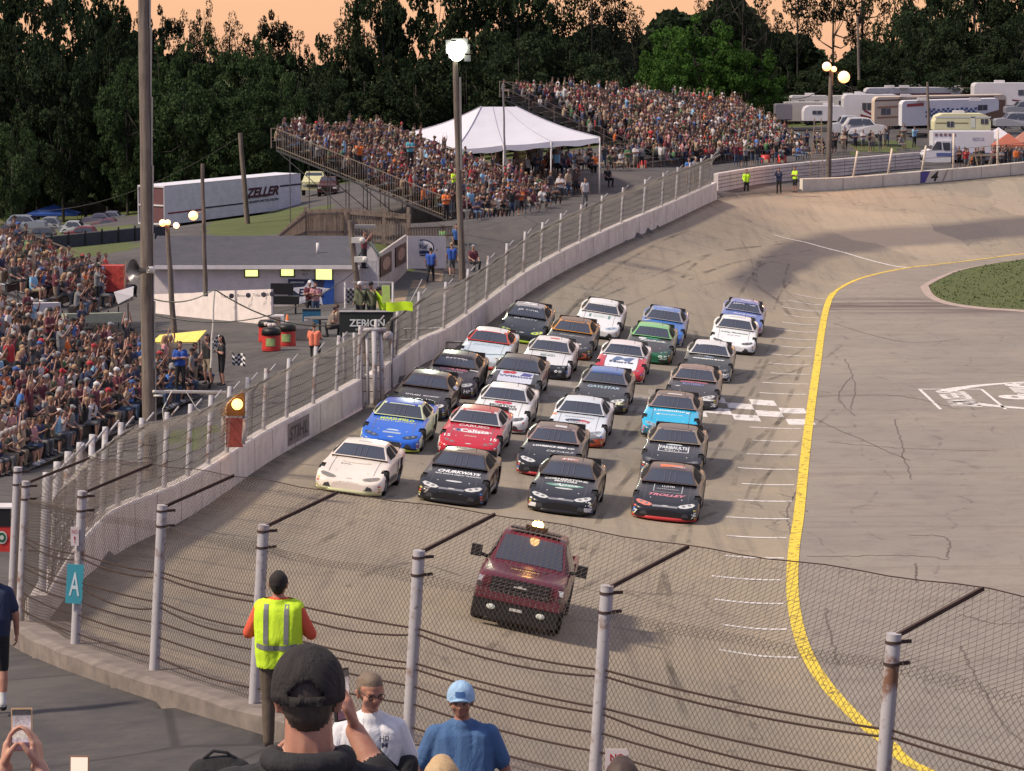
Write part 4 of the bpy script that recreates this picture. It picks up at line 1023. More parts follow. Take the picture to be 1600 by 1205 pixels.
 for sx_ in (-1,1):
  mb=MB();vs,fs=shape_decal(rect(min(sx_*.625,sx_*.64),.50,max(sx_*.625,sx_*.64),1.93),lift=.004);mb.add(vs,fs);mb.build('hood_gap',ink((.09,.085,.085)if dark else (.16,.15,.15)),e)
  for k in range(4):
   z=.17+.07*k;x=sx_*(.885-.012*k);cc_=rg_c.choice([(.6,.6,.6),(.55,.1,.08),(.5,.45,.1),(.1,.2,.5),(.6,.6,.6)]);vs,fs=shape_decal(rect(x-.035,z-.022,x+.035,z+.022),'front',.006,.05);MB().add(vs,fs).build('sticker',ink(cc_),e)
  vs,fs=shape_decal(ell(sx_*.45,.62,.022,.03,8),lift=.007);MB().add(vs,fs).build('hood_pin',M_CHROME,e)
  mb=MB();mb.add([V((sx_*(stv(s_)[3]+.010),s_-2.45,z_))for s_,z_ in ((1.5,.30),(3.1,.30),(3.1,.42),(1.5,.42))],[(0,1,2,3)]);mb.build('side_stripe',ink(L.get('stripe',(.45,.43,.42)if dark else (.10,.10,.12))),e)
  mb=MB();mb.add([V((sx_*(stv(s_)[3]+.008),s_-2.45,z_))for s_,z_ in ((3.1,.45),(3.2,.45),(3.2,.82),(3.1,.82))],[(0,1,2,3)]);mb.build('door_seam',ink((.06,.06,.06)),e)
 mb=MB();mb.tube([V((.35*L.get('ant',1),.1,1.25)),V((.36*L.get('ant',1),.14,1.42))],.008,5);mb.build('antenna',M_BLACK,e)
 return e
mb=MB()
for x in (-.16,0.0,.16):mb.tube([roof_pt(u,x/(.80-.2*u))+V((0,-.012,.012))for u in np.linspace(.10,.88,6)],.010,5)
BR=mb.mesh('windshield_brace',M_BARS,True)
mb=MB();mb.box((0,2.40,1.02),(1.50,.015,.17));
for x in (-.76,.76):mb.box((x,2.30,1.0),(.02,.24,.18))
for x in (-.5,0,.5):mb.bar((x,2.2,.97),(x,2.39,1.08),.015,.015)
SPO=mb.mesh('spoiler',mat('spoiler_smoke',(.03,.03,.035),.15,var=0))
mb=MB()
for sx_,s in ((-1,.98),(1,.98),(-1,3.72),(1,3.72)):mb.box((sx_*.66,s-2.45,.34),(.22,.70,.34))
mb.box((0,-.1,.22),(1.6,3.9,.10));LIN=mb.mesh('inner_liner',M_INT)
GHM=[GH[1].mesh('windshield',M_GLASS,True),GH[2].mesh('rear_window',M_GLASS,True),GH[3][0].mesh('side_window',M_INT),GH[3][1].mesh('side_window',M_INT),BR,SPO,LIN]
_spl={}
def SPL(c):
 if c in _spl:return _spl[c]
 mb=MB();top=[];bot=[];o1=[]
 for x in np.linspace(-.93,.93,21):
  y=-2.45-.02+.42*(abs(x)/.93)**3.2;top.append(V((x,y-.03,.14)));bot.append(V((x,y-.03,.055)));o1.append(V((x,y+.14,.15)))
 mb.grid([o1,top,bot,[p+V((0,.15,0))for p in bot]]);_spl[c]=mb.mesh('splitter',paint(c),True);return _spl[c]
W_=(.80,.78,.76);K_=(.018,.018,.022);WH=(.85,.85,.85)
def T(s,x,y,w_,h_,c,**kw):
 kw['offset']=kw.get('offset',0)+.015;return ('t',s,x,y,min(1.3,w_*1.08),h_*(1.3 if 'mode' not in kw else 1.0),c,kw)
RED=(.50,.02,.04);BLU=(.03,.14,.62);ORG=(.75,.14,.04);CY=(.02,.42,.68);PINK=(.62,.22,.28);GRY=(.10,.10,.115);YG=(.62,.75,.10)
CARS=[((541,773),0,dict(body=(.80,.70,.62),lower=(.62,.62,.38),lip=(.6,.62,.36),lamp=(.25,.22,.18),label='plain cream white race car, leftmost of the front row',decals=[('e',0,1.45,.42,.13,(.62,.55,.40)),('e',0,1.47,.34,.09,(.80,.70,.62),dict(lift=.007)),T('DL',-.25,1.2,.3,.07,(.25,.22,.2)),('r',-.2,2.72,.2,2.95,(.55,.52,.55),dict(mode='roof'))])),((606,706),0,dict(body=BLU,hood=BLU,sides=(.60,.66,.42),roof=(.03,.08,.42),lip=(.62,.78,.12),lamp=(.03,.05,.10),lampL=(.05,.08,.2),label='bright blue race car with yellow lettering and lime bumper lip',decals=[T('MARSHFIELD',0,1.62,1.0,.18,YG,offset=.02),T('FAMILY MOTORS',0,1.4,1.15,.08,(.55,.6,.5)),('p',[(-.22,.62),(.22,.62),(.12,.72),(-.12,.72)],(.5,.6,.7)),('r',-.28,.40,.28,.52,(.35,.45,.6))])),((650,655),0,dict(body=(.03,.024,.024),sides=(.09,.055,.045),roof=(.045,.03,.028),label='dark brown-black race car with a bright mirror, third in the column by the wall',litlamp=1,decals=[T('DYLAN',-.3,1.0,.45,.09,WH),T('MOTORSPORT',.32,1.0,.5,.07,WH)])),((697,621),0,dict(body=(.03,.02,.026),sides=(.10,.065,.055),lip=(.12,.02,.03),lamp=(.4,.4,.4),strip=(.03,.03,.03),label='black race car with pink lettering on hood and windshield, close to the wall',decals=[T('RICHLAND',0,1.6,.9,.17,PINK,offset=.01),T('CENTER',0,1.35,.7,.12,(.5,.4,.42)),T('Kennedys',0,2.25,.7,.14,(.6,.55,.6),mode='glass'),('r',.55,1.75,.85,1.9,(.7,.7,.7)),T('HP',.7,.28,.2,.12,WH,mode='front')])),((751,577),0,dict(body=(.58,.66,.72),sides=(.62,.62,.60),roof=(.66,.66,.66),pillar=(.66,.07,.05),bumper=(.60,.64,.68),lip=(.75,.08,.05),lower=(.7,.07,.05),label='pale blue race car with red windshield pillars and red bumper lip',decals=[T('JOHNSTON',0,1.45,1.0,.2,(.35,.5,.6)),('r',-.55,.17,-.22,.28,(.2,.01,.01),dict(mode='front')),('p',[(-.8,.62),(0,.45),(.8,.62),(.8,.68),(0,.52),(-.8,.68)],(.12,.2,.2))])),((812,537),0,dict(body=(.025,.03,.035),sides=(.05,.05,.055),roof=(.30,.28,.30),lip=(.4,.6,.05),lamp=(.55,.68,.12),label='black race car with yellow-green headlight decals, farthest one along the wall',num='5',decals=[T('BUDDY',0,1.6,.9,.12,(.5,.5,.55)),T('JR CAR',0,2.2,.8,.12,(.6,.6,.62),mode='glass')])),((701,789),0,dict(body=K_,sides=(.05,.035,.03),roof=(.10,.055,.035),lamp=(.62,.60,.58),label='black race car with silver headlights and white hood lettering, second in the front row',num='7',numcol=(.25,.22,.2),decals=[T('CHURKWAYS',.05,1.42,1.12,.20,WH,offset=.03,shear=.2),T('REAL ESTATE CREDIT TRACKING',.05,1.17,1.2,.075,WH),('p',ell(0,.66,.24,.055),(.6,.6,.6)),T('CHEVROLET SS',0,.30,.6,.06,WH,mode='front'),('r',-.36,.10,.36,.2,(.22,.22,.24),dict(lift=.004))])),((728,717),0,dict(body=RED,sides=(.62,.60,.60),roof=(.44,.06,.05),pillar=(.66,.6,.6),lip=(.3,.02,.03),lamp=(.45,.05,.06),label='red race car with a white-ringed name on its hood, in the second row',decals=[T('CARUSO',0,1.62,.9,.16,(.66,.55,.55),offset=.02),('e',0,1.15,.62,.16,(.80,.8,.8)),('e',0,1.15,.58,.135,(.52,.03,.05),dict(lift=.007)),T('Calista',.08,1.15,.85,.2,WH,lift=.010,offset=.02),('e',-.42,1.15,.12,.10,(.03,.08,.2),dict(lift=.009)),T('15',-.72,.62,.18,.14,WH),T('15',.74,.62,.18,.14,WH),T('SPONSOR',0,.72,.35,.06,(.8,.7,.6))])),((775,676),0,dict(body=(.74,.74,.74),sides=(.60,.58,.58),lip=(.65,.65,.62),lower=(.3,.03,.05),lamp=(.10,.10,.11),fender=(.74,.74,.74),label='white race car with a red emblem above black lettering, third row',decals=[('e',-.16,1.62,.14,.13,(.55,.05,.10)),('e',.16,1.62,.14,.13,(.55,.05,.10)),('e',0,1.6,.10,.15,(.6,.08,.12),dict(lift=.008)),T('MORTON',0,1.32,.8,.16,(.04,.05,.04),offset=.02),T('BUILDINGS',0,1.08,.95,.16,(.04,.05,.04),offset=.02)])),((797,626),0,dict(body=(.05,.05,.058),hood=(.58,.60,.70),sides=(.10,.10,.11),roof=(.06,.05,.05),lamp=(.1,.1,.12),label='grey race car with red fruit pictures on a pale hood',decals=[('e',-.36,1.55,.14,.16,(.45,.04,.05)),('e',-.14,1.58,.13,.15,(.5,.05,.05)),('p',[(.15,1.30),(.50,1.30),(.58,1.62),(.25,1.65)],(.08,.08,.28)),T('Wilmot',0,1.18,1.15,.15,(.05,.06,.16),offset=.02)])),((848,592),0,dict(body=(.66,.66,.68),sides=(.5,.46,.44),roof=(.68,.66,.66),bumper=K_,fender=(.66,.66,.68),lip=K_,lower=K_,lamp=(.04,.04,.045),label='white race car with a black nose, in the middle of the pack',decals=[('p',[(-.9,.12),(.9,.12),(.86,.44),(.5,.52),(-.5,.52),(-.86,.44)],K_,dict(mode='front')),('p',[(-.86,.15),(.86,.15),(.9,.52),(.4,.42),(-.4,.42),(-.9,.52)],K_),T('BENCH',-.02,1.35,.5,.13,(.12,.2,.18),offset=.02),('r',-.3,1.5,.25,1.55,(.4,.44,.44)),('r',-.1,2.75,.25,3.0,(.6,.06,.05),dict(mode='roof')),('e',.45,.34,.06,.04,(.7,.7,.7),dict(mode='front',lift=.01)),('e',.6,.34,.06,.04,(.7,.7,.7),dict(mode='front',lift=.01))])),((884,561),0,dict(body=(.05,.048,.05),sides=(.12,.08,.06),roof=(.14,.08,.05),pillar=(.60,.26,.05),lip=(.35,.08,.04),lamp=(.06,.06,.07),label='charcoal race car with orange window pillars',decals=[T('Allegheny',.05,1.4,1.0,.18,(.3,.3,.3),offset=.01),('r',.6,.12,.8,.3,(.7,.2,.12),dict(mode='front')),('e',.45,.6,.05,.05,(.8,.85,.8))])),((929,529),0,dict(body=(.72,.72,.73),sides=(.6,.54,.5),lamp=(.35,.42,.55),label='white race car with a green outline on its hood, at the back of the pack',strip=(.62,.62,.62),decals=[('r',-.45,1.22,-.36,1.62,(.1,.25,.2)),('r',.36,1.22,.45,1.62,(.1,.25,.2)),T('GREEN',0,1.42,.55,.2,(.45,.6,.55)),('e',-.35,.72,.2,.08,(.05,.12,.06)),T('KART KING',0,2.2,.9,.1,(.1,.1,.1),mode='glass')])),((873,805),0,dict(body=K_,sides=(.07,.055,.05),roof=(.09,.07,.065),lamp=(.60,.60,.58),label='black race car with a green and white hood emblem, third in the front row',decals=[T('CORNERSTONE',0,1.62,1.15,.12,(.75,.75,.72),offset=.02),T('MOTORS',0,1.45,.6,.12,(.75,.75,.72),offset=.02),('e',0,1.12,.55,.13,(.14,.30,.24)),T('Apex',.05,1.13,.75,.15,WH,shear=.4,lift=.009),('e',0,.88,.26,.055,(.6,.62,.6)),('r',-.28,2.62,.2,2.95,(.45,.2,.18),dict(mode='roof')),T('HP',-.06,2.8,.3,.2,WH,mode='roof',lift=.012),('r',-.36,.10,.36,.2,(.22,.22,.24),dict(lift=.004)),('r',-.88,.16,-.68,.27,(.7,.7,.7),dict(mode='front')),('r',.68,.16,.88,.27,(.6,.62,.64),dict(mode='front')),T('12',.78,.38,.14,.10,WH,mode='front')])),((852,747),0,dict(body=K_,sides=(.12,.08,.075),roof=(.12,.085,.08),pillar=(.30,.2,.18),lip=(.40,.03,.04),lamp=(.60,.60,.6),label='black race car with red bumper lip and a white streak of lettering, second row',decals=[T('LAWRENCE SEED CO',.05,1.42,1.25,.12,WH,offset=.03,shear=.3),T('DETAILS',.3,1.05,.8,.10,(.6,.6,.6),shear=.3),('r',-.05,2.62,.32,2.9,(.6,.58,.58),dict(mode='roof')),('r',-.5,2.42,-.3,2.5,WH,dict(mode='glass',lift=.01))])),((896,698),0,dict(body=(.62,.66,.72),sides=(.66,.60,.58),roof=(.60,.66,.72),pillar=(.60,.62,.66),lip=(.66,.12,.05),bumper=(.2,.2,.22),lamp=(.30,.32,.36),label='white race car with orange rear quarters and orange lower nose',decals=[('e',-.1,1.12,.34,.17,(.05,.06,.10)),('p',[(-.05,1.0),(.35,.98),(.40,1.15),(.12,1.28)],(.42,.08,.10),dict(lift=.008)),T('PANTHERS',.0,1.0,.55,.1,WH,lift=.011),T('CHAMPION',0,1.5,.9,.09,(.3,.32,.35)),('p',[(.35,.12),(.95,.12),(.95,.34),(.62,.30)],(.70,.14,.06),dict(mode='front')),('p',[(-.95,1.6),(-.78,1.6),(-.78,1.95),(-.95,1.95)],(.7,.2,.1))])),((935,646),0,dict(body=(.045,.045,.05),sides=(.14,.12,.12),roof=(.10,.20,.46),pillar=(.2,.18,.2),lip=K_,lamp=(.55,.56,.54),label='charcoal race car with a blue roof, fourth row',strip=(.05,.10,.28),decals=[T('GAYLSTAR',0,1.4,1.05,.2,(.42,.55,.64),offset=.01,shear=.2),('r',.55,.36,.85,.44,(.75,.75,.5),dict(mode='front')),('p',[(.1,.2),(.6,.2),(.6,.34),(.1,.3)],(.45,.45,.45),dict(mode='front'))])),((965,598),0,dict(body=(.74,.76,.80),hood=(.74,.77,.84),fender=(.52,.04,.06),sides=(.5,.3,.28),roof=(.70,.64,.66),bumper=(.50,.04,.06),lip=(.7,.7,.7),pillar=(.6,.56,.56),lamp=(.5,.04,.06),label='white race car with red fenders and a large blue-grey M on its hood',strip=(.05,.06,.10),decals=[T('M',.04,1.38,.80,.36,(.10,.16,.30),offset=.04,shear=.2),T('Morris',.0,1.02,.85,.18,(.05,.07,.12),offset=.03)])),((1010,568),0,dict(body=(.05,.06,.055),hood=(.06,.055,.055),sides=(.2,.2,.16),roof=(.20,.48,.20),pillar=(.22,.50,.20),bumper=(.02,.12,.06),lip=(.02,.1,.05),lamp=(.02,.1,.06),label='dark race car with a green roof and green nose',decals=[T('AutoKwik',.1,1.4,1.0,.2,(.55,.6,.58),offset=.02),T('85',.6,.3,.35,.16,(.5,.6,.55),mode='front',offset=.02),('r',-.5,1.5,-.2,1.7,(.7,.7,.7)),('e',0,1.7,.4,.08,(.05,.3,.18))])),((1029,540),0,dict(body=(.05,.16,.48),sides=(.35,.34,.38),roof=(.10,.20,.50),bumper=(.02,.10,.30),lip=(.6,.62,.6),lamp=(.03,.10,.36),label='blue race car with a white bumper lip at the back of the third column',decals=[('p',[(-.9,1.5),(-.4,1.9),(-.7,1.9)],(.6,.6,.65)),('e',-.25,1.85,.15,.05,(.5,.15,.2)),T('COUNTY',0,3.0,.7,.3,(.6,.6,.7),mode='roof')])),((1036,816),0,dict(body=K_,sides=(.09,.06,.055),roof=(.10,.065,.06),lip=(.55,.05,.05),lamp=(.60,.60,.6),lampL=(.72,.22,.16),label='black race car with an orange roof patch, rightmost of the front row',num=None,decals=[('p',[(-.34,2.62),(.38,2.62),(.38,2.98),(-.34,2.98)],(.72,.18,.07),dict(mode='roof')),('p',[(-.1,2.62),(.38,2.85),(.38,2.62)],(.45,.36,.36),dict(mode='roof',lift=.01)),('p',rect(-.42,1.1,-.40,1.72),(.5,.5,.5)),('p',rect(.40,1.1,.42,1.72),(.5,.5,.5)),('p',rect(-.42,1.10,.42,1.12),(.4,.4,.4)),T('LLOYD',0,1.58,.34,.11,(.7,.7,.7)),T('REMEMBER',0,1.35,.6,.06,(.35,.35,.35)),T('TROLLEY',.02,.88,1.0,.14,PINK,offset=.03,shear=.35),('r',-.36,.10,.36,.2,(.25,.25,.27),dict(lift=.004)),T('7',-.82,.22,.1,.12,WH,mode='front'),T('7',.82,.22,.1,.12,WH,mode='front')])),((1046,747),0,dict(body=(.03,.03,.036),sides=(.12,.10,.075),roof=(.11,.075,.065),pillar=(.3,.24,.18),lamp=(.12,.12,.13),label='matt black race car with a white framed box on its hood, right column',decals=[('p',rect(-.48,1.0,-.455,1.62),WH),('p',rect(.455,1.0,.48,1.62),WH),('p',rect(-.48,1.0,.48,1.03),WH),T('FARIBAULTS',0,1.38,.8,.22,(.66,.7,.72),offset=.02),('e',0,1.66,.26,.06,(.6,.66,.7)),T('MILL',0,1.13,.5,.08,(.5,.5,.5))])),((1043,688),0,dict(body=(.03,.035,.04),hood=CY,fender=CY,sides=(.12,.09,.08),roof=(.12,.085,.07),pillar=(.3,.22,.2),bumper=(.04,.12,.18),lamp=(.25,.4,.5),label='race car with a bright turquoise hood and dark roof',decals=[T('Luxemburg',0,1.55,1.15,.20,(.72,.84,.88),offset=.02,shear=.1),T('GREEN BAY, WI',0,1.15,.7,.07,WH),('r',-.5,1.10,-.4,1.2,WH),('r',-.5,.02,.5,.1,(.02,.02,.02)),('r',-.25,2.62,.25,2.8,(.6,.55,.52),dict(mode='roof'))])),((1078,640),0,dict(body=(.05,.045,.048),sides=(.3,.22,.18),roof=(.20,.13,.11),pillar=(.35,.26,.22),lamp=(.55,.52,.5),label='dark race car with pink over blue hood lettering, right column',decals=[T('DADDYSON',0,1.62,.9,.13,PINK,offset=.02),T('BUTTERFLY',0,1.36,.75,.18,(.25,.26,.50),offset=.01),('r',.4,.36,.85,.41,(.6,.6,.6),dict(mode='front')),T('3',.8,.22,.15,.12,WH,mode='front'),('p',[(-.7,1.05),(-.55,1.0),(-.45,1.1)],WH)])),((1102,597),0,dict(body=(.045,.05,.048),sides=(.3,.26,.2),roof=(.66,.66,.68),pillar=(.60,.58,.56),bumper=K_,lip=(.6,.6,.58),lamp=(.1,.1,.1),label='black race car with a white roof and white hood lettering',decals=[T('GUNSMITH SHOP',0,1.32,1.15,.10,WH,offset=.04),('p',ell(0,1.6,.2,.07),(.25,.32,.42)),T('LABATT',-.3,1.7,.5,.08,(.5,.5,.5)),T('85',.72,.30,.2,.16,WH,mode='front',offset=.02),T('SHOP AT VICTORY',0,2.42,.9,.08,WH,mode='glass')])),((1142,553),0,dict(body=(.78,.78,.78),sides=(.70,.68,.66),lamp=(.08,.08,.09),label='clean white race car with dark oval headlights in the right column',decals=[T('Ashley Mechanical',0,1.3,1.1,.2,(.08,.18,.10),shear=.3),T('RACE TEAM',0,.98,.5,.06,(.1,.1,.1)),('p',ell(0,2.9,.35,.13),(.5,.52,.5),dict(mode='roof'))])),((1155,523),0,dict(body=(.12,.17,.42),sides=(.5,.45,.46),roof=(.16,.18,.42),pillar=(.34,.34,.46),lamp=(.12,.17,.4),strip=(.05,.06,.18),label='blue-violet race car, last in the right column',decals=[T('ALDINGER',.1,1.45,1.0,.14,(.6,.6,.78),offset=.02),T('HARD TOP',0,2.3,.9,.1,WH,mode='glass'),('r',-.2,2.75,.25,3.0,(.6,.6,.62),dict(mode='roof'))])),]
CAR_OBJ=[]
for (px,py),yw,L in CARS:
 CAR_OBJ.append(stock_car(G(px,py),yw,**L))
 # ======= PACE TRUCK (and other pickups)
def pickup(loc,rz,col,label,name='pickup_truck',crew=True,cat='pickup truck',group=None,detail=True,face_grille=True,nz=None):
 e=empty(name,tuple(loc),rz,label,cat,group)
 pt=paint(col);L_=5.85;hw=.98
 def sec(y,lo,hi,w_,inset=.93):return [V((-w_*inset,y,lo)),V((-w_,y,lo+.12)),V((-w_,y,hi-.18)),V((-w_*.97,y,hi-.05)),V((-w_*.90,y,hi)),V((-w_*.5,y,hi+.025)),V((0,y,hi+.03)),V((w_*.5,y,hi+.025)),V((w_*.90,y,hi)),V((w_*.97,y,hi-.05)),V((w_,y,hi-.18)),V((w_,y,lo+.12)),V((w_*inset,y,lo))]
 y0=-L_/2
 mb=MB();S_=[(y0+.04,.62,1.08,.86),(y0+.12,.55,1.14,.93),(y0+.4,.50,1.17,.98),(y0+.9,.48,1.20,1.0),(y0+1.45,.48,1.24,.99),(y0+1.75,.48,1.27,.985),(y0+2.6,.46,1.27,.985),(y0+3.7,.46,1.27,.985),(y0+3.95,.46,1.27,.985)]
 rows_=[sec(*s)for s in S_];mb.grid(rows_);n=len(rows_[0]);mb.add(rows_[0],[tuple(range(n))])
 keep=[f for f in mb.f if not (len(f)==4 and (lambda c:abs(c.x)>.9 and (c.y-(y0+1.02))**2+(c.z-.42)**2<.46**2)(sum((V(mb.v[i])for i in f),V((0,0,0)))/4))]
 mb.f=keep;mb.m=[0]*len(keep);o=mb.build('body',pt,e);autosmooth(o,40)
 mb=MB();yb0,yb1=y0+3.97,-y0
 for s in (-1,1):
  mb.box((s*.94,(yb0+yb1)/2,1.02),(.09,yb1-yb0,.52));mb.box((s*.93,yb0+.16,.64),(.1,.32,.30));mb.box((s*.93,yb1-.2,.64),(.1,.4,.30))
 mb.box((0,yb1-.04,.95),(1.8,.07,.62));mb.box((0,yb0+.03,1.0),(1.8,.05,.5));mb.box((0,(yb0+yb1)/2,.74),(1.78,yb1-yb0-.2,.06));mb.build('bed',pt,e)
 mb=MB();K2=[(y0+1.62,1.25,.84),(y0+2.30,1.84,.70),(y0+2.55,1.90,.69),(y0+3.55,1.90,.69),(y0+3.72,1.84,.70),(y0+3.93,1.27,.82)]
 vs_=np.linspace(-1,1,11)
 def cp(k,v):y,z,w_=k;return V((v*w_,y-.05*(1-v*v)*(1 if y<0 else 0),z+.03*(1-v**4)))
 mb.grid([[cp(k,v)for v in vs_]for k in K2])
 for s in (-1,1):
  g_=[[cp(k,s),V((s*.97,k[0],1.22))]for k in K2];mb.grid(g_,flip=s>0)
 o=mb.build('cab',pt,e);autosmooth(o,30)
 def lerpk(a,b,t_):return tuple(a[i]+(b[i]-a[i])*t_ for i in range(3))
 mb=MB();mb.grid([[cp(lerpk(K2[0],K2[1],t_),v*.92)+V((0,-.008,.01))for v in vs_]for t_ in np.linspace(.06,.94,5)]);mb.build('windshield',M_GLASS,e,smooth=True)
 for s in (-1,1):
  for (ya,yb_)in ((y0+2.0,y0+2.85),(y0+2.95,y0+3.6)):
   mb=MB();q_=[]
   for y in np.linspace(ya,yb_,4):
    ztop=float(np.interp(y,[k[0]for k in K2],[k[1]for k in K2]));wt=float(np.interp(y,[k[0]for k in K2],[k[2]for k in K2]))
    t0_,t1_=V((s*wt,y,ztop)),V((s*.97,y,1.22));q_.append([t0_.lerp(t1_,.12)+V((s*.012,0,0)),t0_.lerp(t1_,.92)+V((s*.012,0,0))])
   mb.grid(q_);mb.build('side_window',M_GLASS,e)
 mb=MB();mb.box((0,y0+.05,.93),(1.30,.10,.34));gr_=mb.build('grille',mat('grille_black',(.012,.012,.014),.35,var=0),e)
 mb=MB()
 for z in (.84,.93,1.02):mb.box((0,y0-.01,z),(1.26,.03,.018))
 mb.build('grille_bar',mat('grille_trim',(.07,.06,.065),.3,var=0),gr_)
 for s in (-1,1):
  mb=MB();mb.box((s*.80,y0+.11,1.0),(.30,.12,.12));h_=mb.build('headlight',mat('headlight_lens',(.55,.56,.6),.15,var=.1,scale=12),e)
  mb=MB();mb.box((s*.80,y0+.10,.87),(.30,.12,.08));mb.build('lamp_strip',mat('grille_trim',(.07,.06,.065),.3,var=0),h_)
  mb=MB();mb.sphere((s*.55,y0-.045,.44),(.10,.03,.06),n=10,k=6);mb.build('fog_lamp',mat('fog_lens',(.6,.62,.55),.2,var=0,emit=(.8,.85,.7),estr=.05),e)
  mb=MB();mb.bar((s*.93,y0+1.85,1.28),(s*1.10,y0+1.80,1.32),.05,.08);mb.box((s*1.20,y0+1.80,1.38),(.24,.12,.26));o=mb.build('mirror',M_BLACK,e)
 mb=MB();mb.box((0,y0+.06,.68),(1.86,.22,.17));mb.build('bumper_cap',pt,e)
 mb=MB();mb.box((0,y0+.09,.40),(1.84,.24,.40));mb.box((0,y0+.5,.34),(1.5,.6,.1));mb.build('bumper',mat('grille_black',(.012,.012,.014),.35,var=0),e)
 mb=MB();mb.box((0,y0-.035,.46),(.28,.02,.06));mb.build('plate',M_CHROME,e)
 mb=MB()
 for s in (-1,1):
  for y in (y0+1.02,y0+4.72):mb.box((s*.70,y,.62),(.34,1.0,.4))
 mb.box((0,0,.42),(1.5,5.0,.2));mb.build('underbody',M_INT,e)
 for s in (-1,1):
  for y in (y0+1.02,y0+4.72):
   wh=mobj('tyre',TYRE_ME,e,(s*.86,y,.40));wh.scale=(1.1,1.2,1.2);mobj('rim',RIM_ME,wh)
 return e
P=G(812,992);fw=V((0.005,1,0)).normalized()
nose=P+V((0,0.35,0))
ctr=nose+fw*2.92;z0=TZ(nose.x,nose.y)[0];zr=TZ(ctr.x+fw.x*2.4,ctr.y+2.4)[0];zl,zrr=TZ(ctr.x-.9,ctr.y)[0],TZ(ctr.x+.9,ctr.y)[0]
pt_=pickup(V((ctr.x,ctr.y,TZ(ctr.x,ctr.y)[0]+.01)),0,(.12,.018,.034),'dark red pickup pace truck with an amber roof beacon, leading the field',name='pace_truck')
yv=V((0,5.3,zr-z0)).normalized();xv=V((1.8,0,(zrr-zl))).normalized();zv=xv.cross(yv).normalized();yv=zv.cross(xv)
_a=0.13;xv2=xv*math.cos(_a)-yv*math.sin(_a)*0;pt_.rotation_euler=(Matrix((xv,yv,zv)).transposed().to_4x4()@Matrix.Rotation(R(-4.5),4,'Z')).to_euler()
mb=MB();mb.box((0,-.45,1.985),(1.15,.30,.035));mb.build('light_bar_mount',M_BLACK,pt_)
mb=MB();mb.box((0,-.45,2.05),(.5,.22,.10));o=mb.build('beacon_base',mat('beacon_black',srgb(40,26,8),.4),pt_)
mb=MB();mb.sphere((.0,-.45,2.13),(.13,.11,.11),n=14,k=8);mb.build('beacon_lens',mat('amber_bright',(1,.5,.1),.3,var=0,emit=(1.0,.52,.14),estr=22),pt_,smooth=True)
l=bpy.data.lights.new('amber','POINT');l.energy=8;l.color=(1,.5,.15);l.shadow_soft_size=.12;lo=bpy.data.objects.new('beacon_glow',l);COL.objects.link(lo);lo.parent=pt_;lo.location=(0,-.75,2.3)
vs,fs=fit_text('UPTOWN',.62,.13,offset=.03)
mb=MB();mb.add([V((v.x,-2.925+.62+v.y*1.0+.05*(v.x/.3)**2,1.238+.03))for v in vs],fs);mb.build('hood_lettering',ink((.72,.60,.12)),pt_)
mb=MB();mb.tube([V((-.5,-2.925+1.35,1.275)),V((-.35,-2.925+.95,1.262)),V((.35,-2.925+.95,1.262)),V((.5,-2.925+1.35,1.275))],.010,5);mb.build('hood_crease',paint((.10,.012,.022)),pt_)
mb=MB();mb.bar((-.14,-2.975,.96),(.14,-2.975,.96),.03,.03);mb.bar((-.05,-2.975,.985),(.05,-2.975,.985),.03,.02);mb.build('grille_badge',M_CHROME,pt_)
# ======= PEOPLE
def caps_mesh(caps,n=10):
 mb=MB()
 for c in caps:
  a,ra,b,rb=V(c[0]),c[1],V(c[2]),c[3];d=b-a
  if d.length<1e-5:d=V((0,0,1e-4));b=a+d
  L=d.length;d=d/L;u=d.orthogonal().normalized();q_=d.cross(u);rows_=[]
  for k in range(5):
   t_=math.pi/2*(1-k/4);rows_.append((a-d*ra*math.sin(t_),max(1e-4,ra*math.cos(t_))))
  for k in range(5):
   t_=math.pi/2*k/4;rows_.append((b+d*rb*math.sin(t_),max(1e-4,rb*math.cos(t_))))
  mb.grid([[p+(u*math.cos(2*math.pi*j/n)+q_*math.sin(2*math.pi*j/n))*r_ for j in range(n)]+[p+u*r_]for p,r_ in rows_])
 return mb
def classify(P_,caps):
 best=np.full(len(P_),1e9);idx_=np.zeros(len(P_),int)
 for k,c in enumerate(caps):
  a,b=np.array(c[0],float),np.array(c[2],float);d=b-a;dd=d@d+1e-12
  t_=np.clip(((P_-a)@d)/dd,0,1);r_=c[1]+(c[3]-c[1])*t_
  ds=np.linalg.norm(P_-a-t_[:,None]*d,axis=1)-r_-(c[5]if len(c)>5 else 0)
  w_=ds<best;best[w_]=ds[w_];idx_[w_]=c[4]
 return idx_
def remesh(caps,voxel,name='body',smooth_it=3,sm=0.5):
 """one continuous skin over the limb volumes"""
 me0=caps_mesh(caps).mesh('t',[])
 o=bpy.data.objects.new('t',me0);COL.objects.link(o)
 md=o.modifiers.new('r','REMESH');md.mode='VOXEL';md.voxel_size=voxel;md.use_smooth_shade=True
 if smooth_it:
  m2=o.modifiers.new('s','SMOOTH');m2.factor=sm;m2.iterations=smooth_it
 me=bpy.data.meshes.new_from_object(o.evaluated_get(bpy.context.evaluated_depsgraph_get()));me.name=name
 bpy.data.objects.remove(o);bpy.data.meshes.remove(me0)
 n=len(me.polygons);c=np.zeros(n*3);me.polygons.foreach_get('center',c)
 mi=classify(c.reshape(-1,3),caps);me.materials.clear()
 return me,mi
SK,SH,TR,HA,SO=0,1,2,3,4
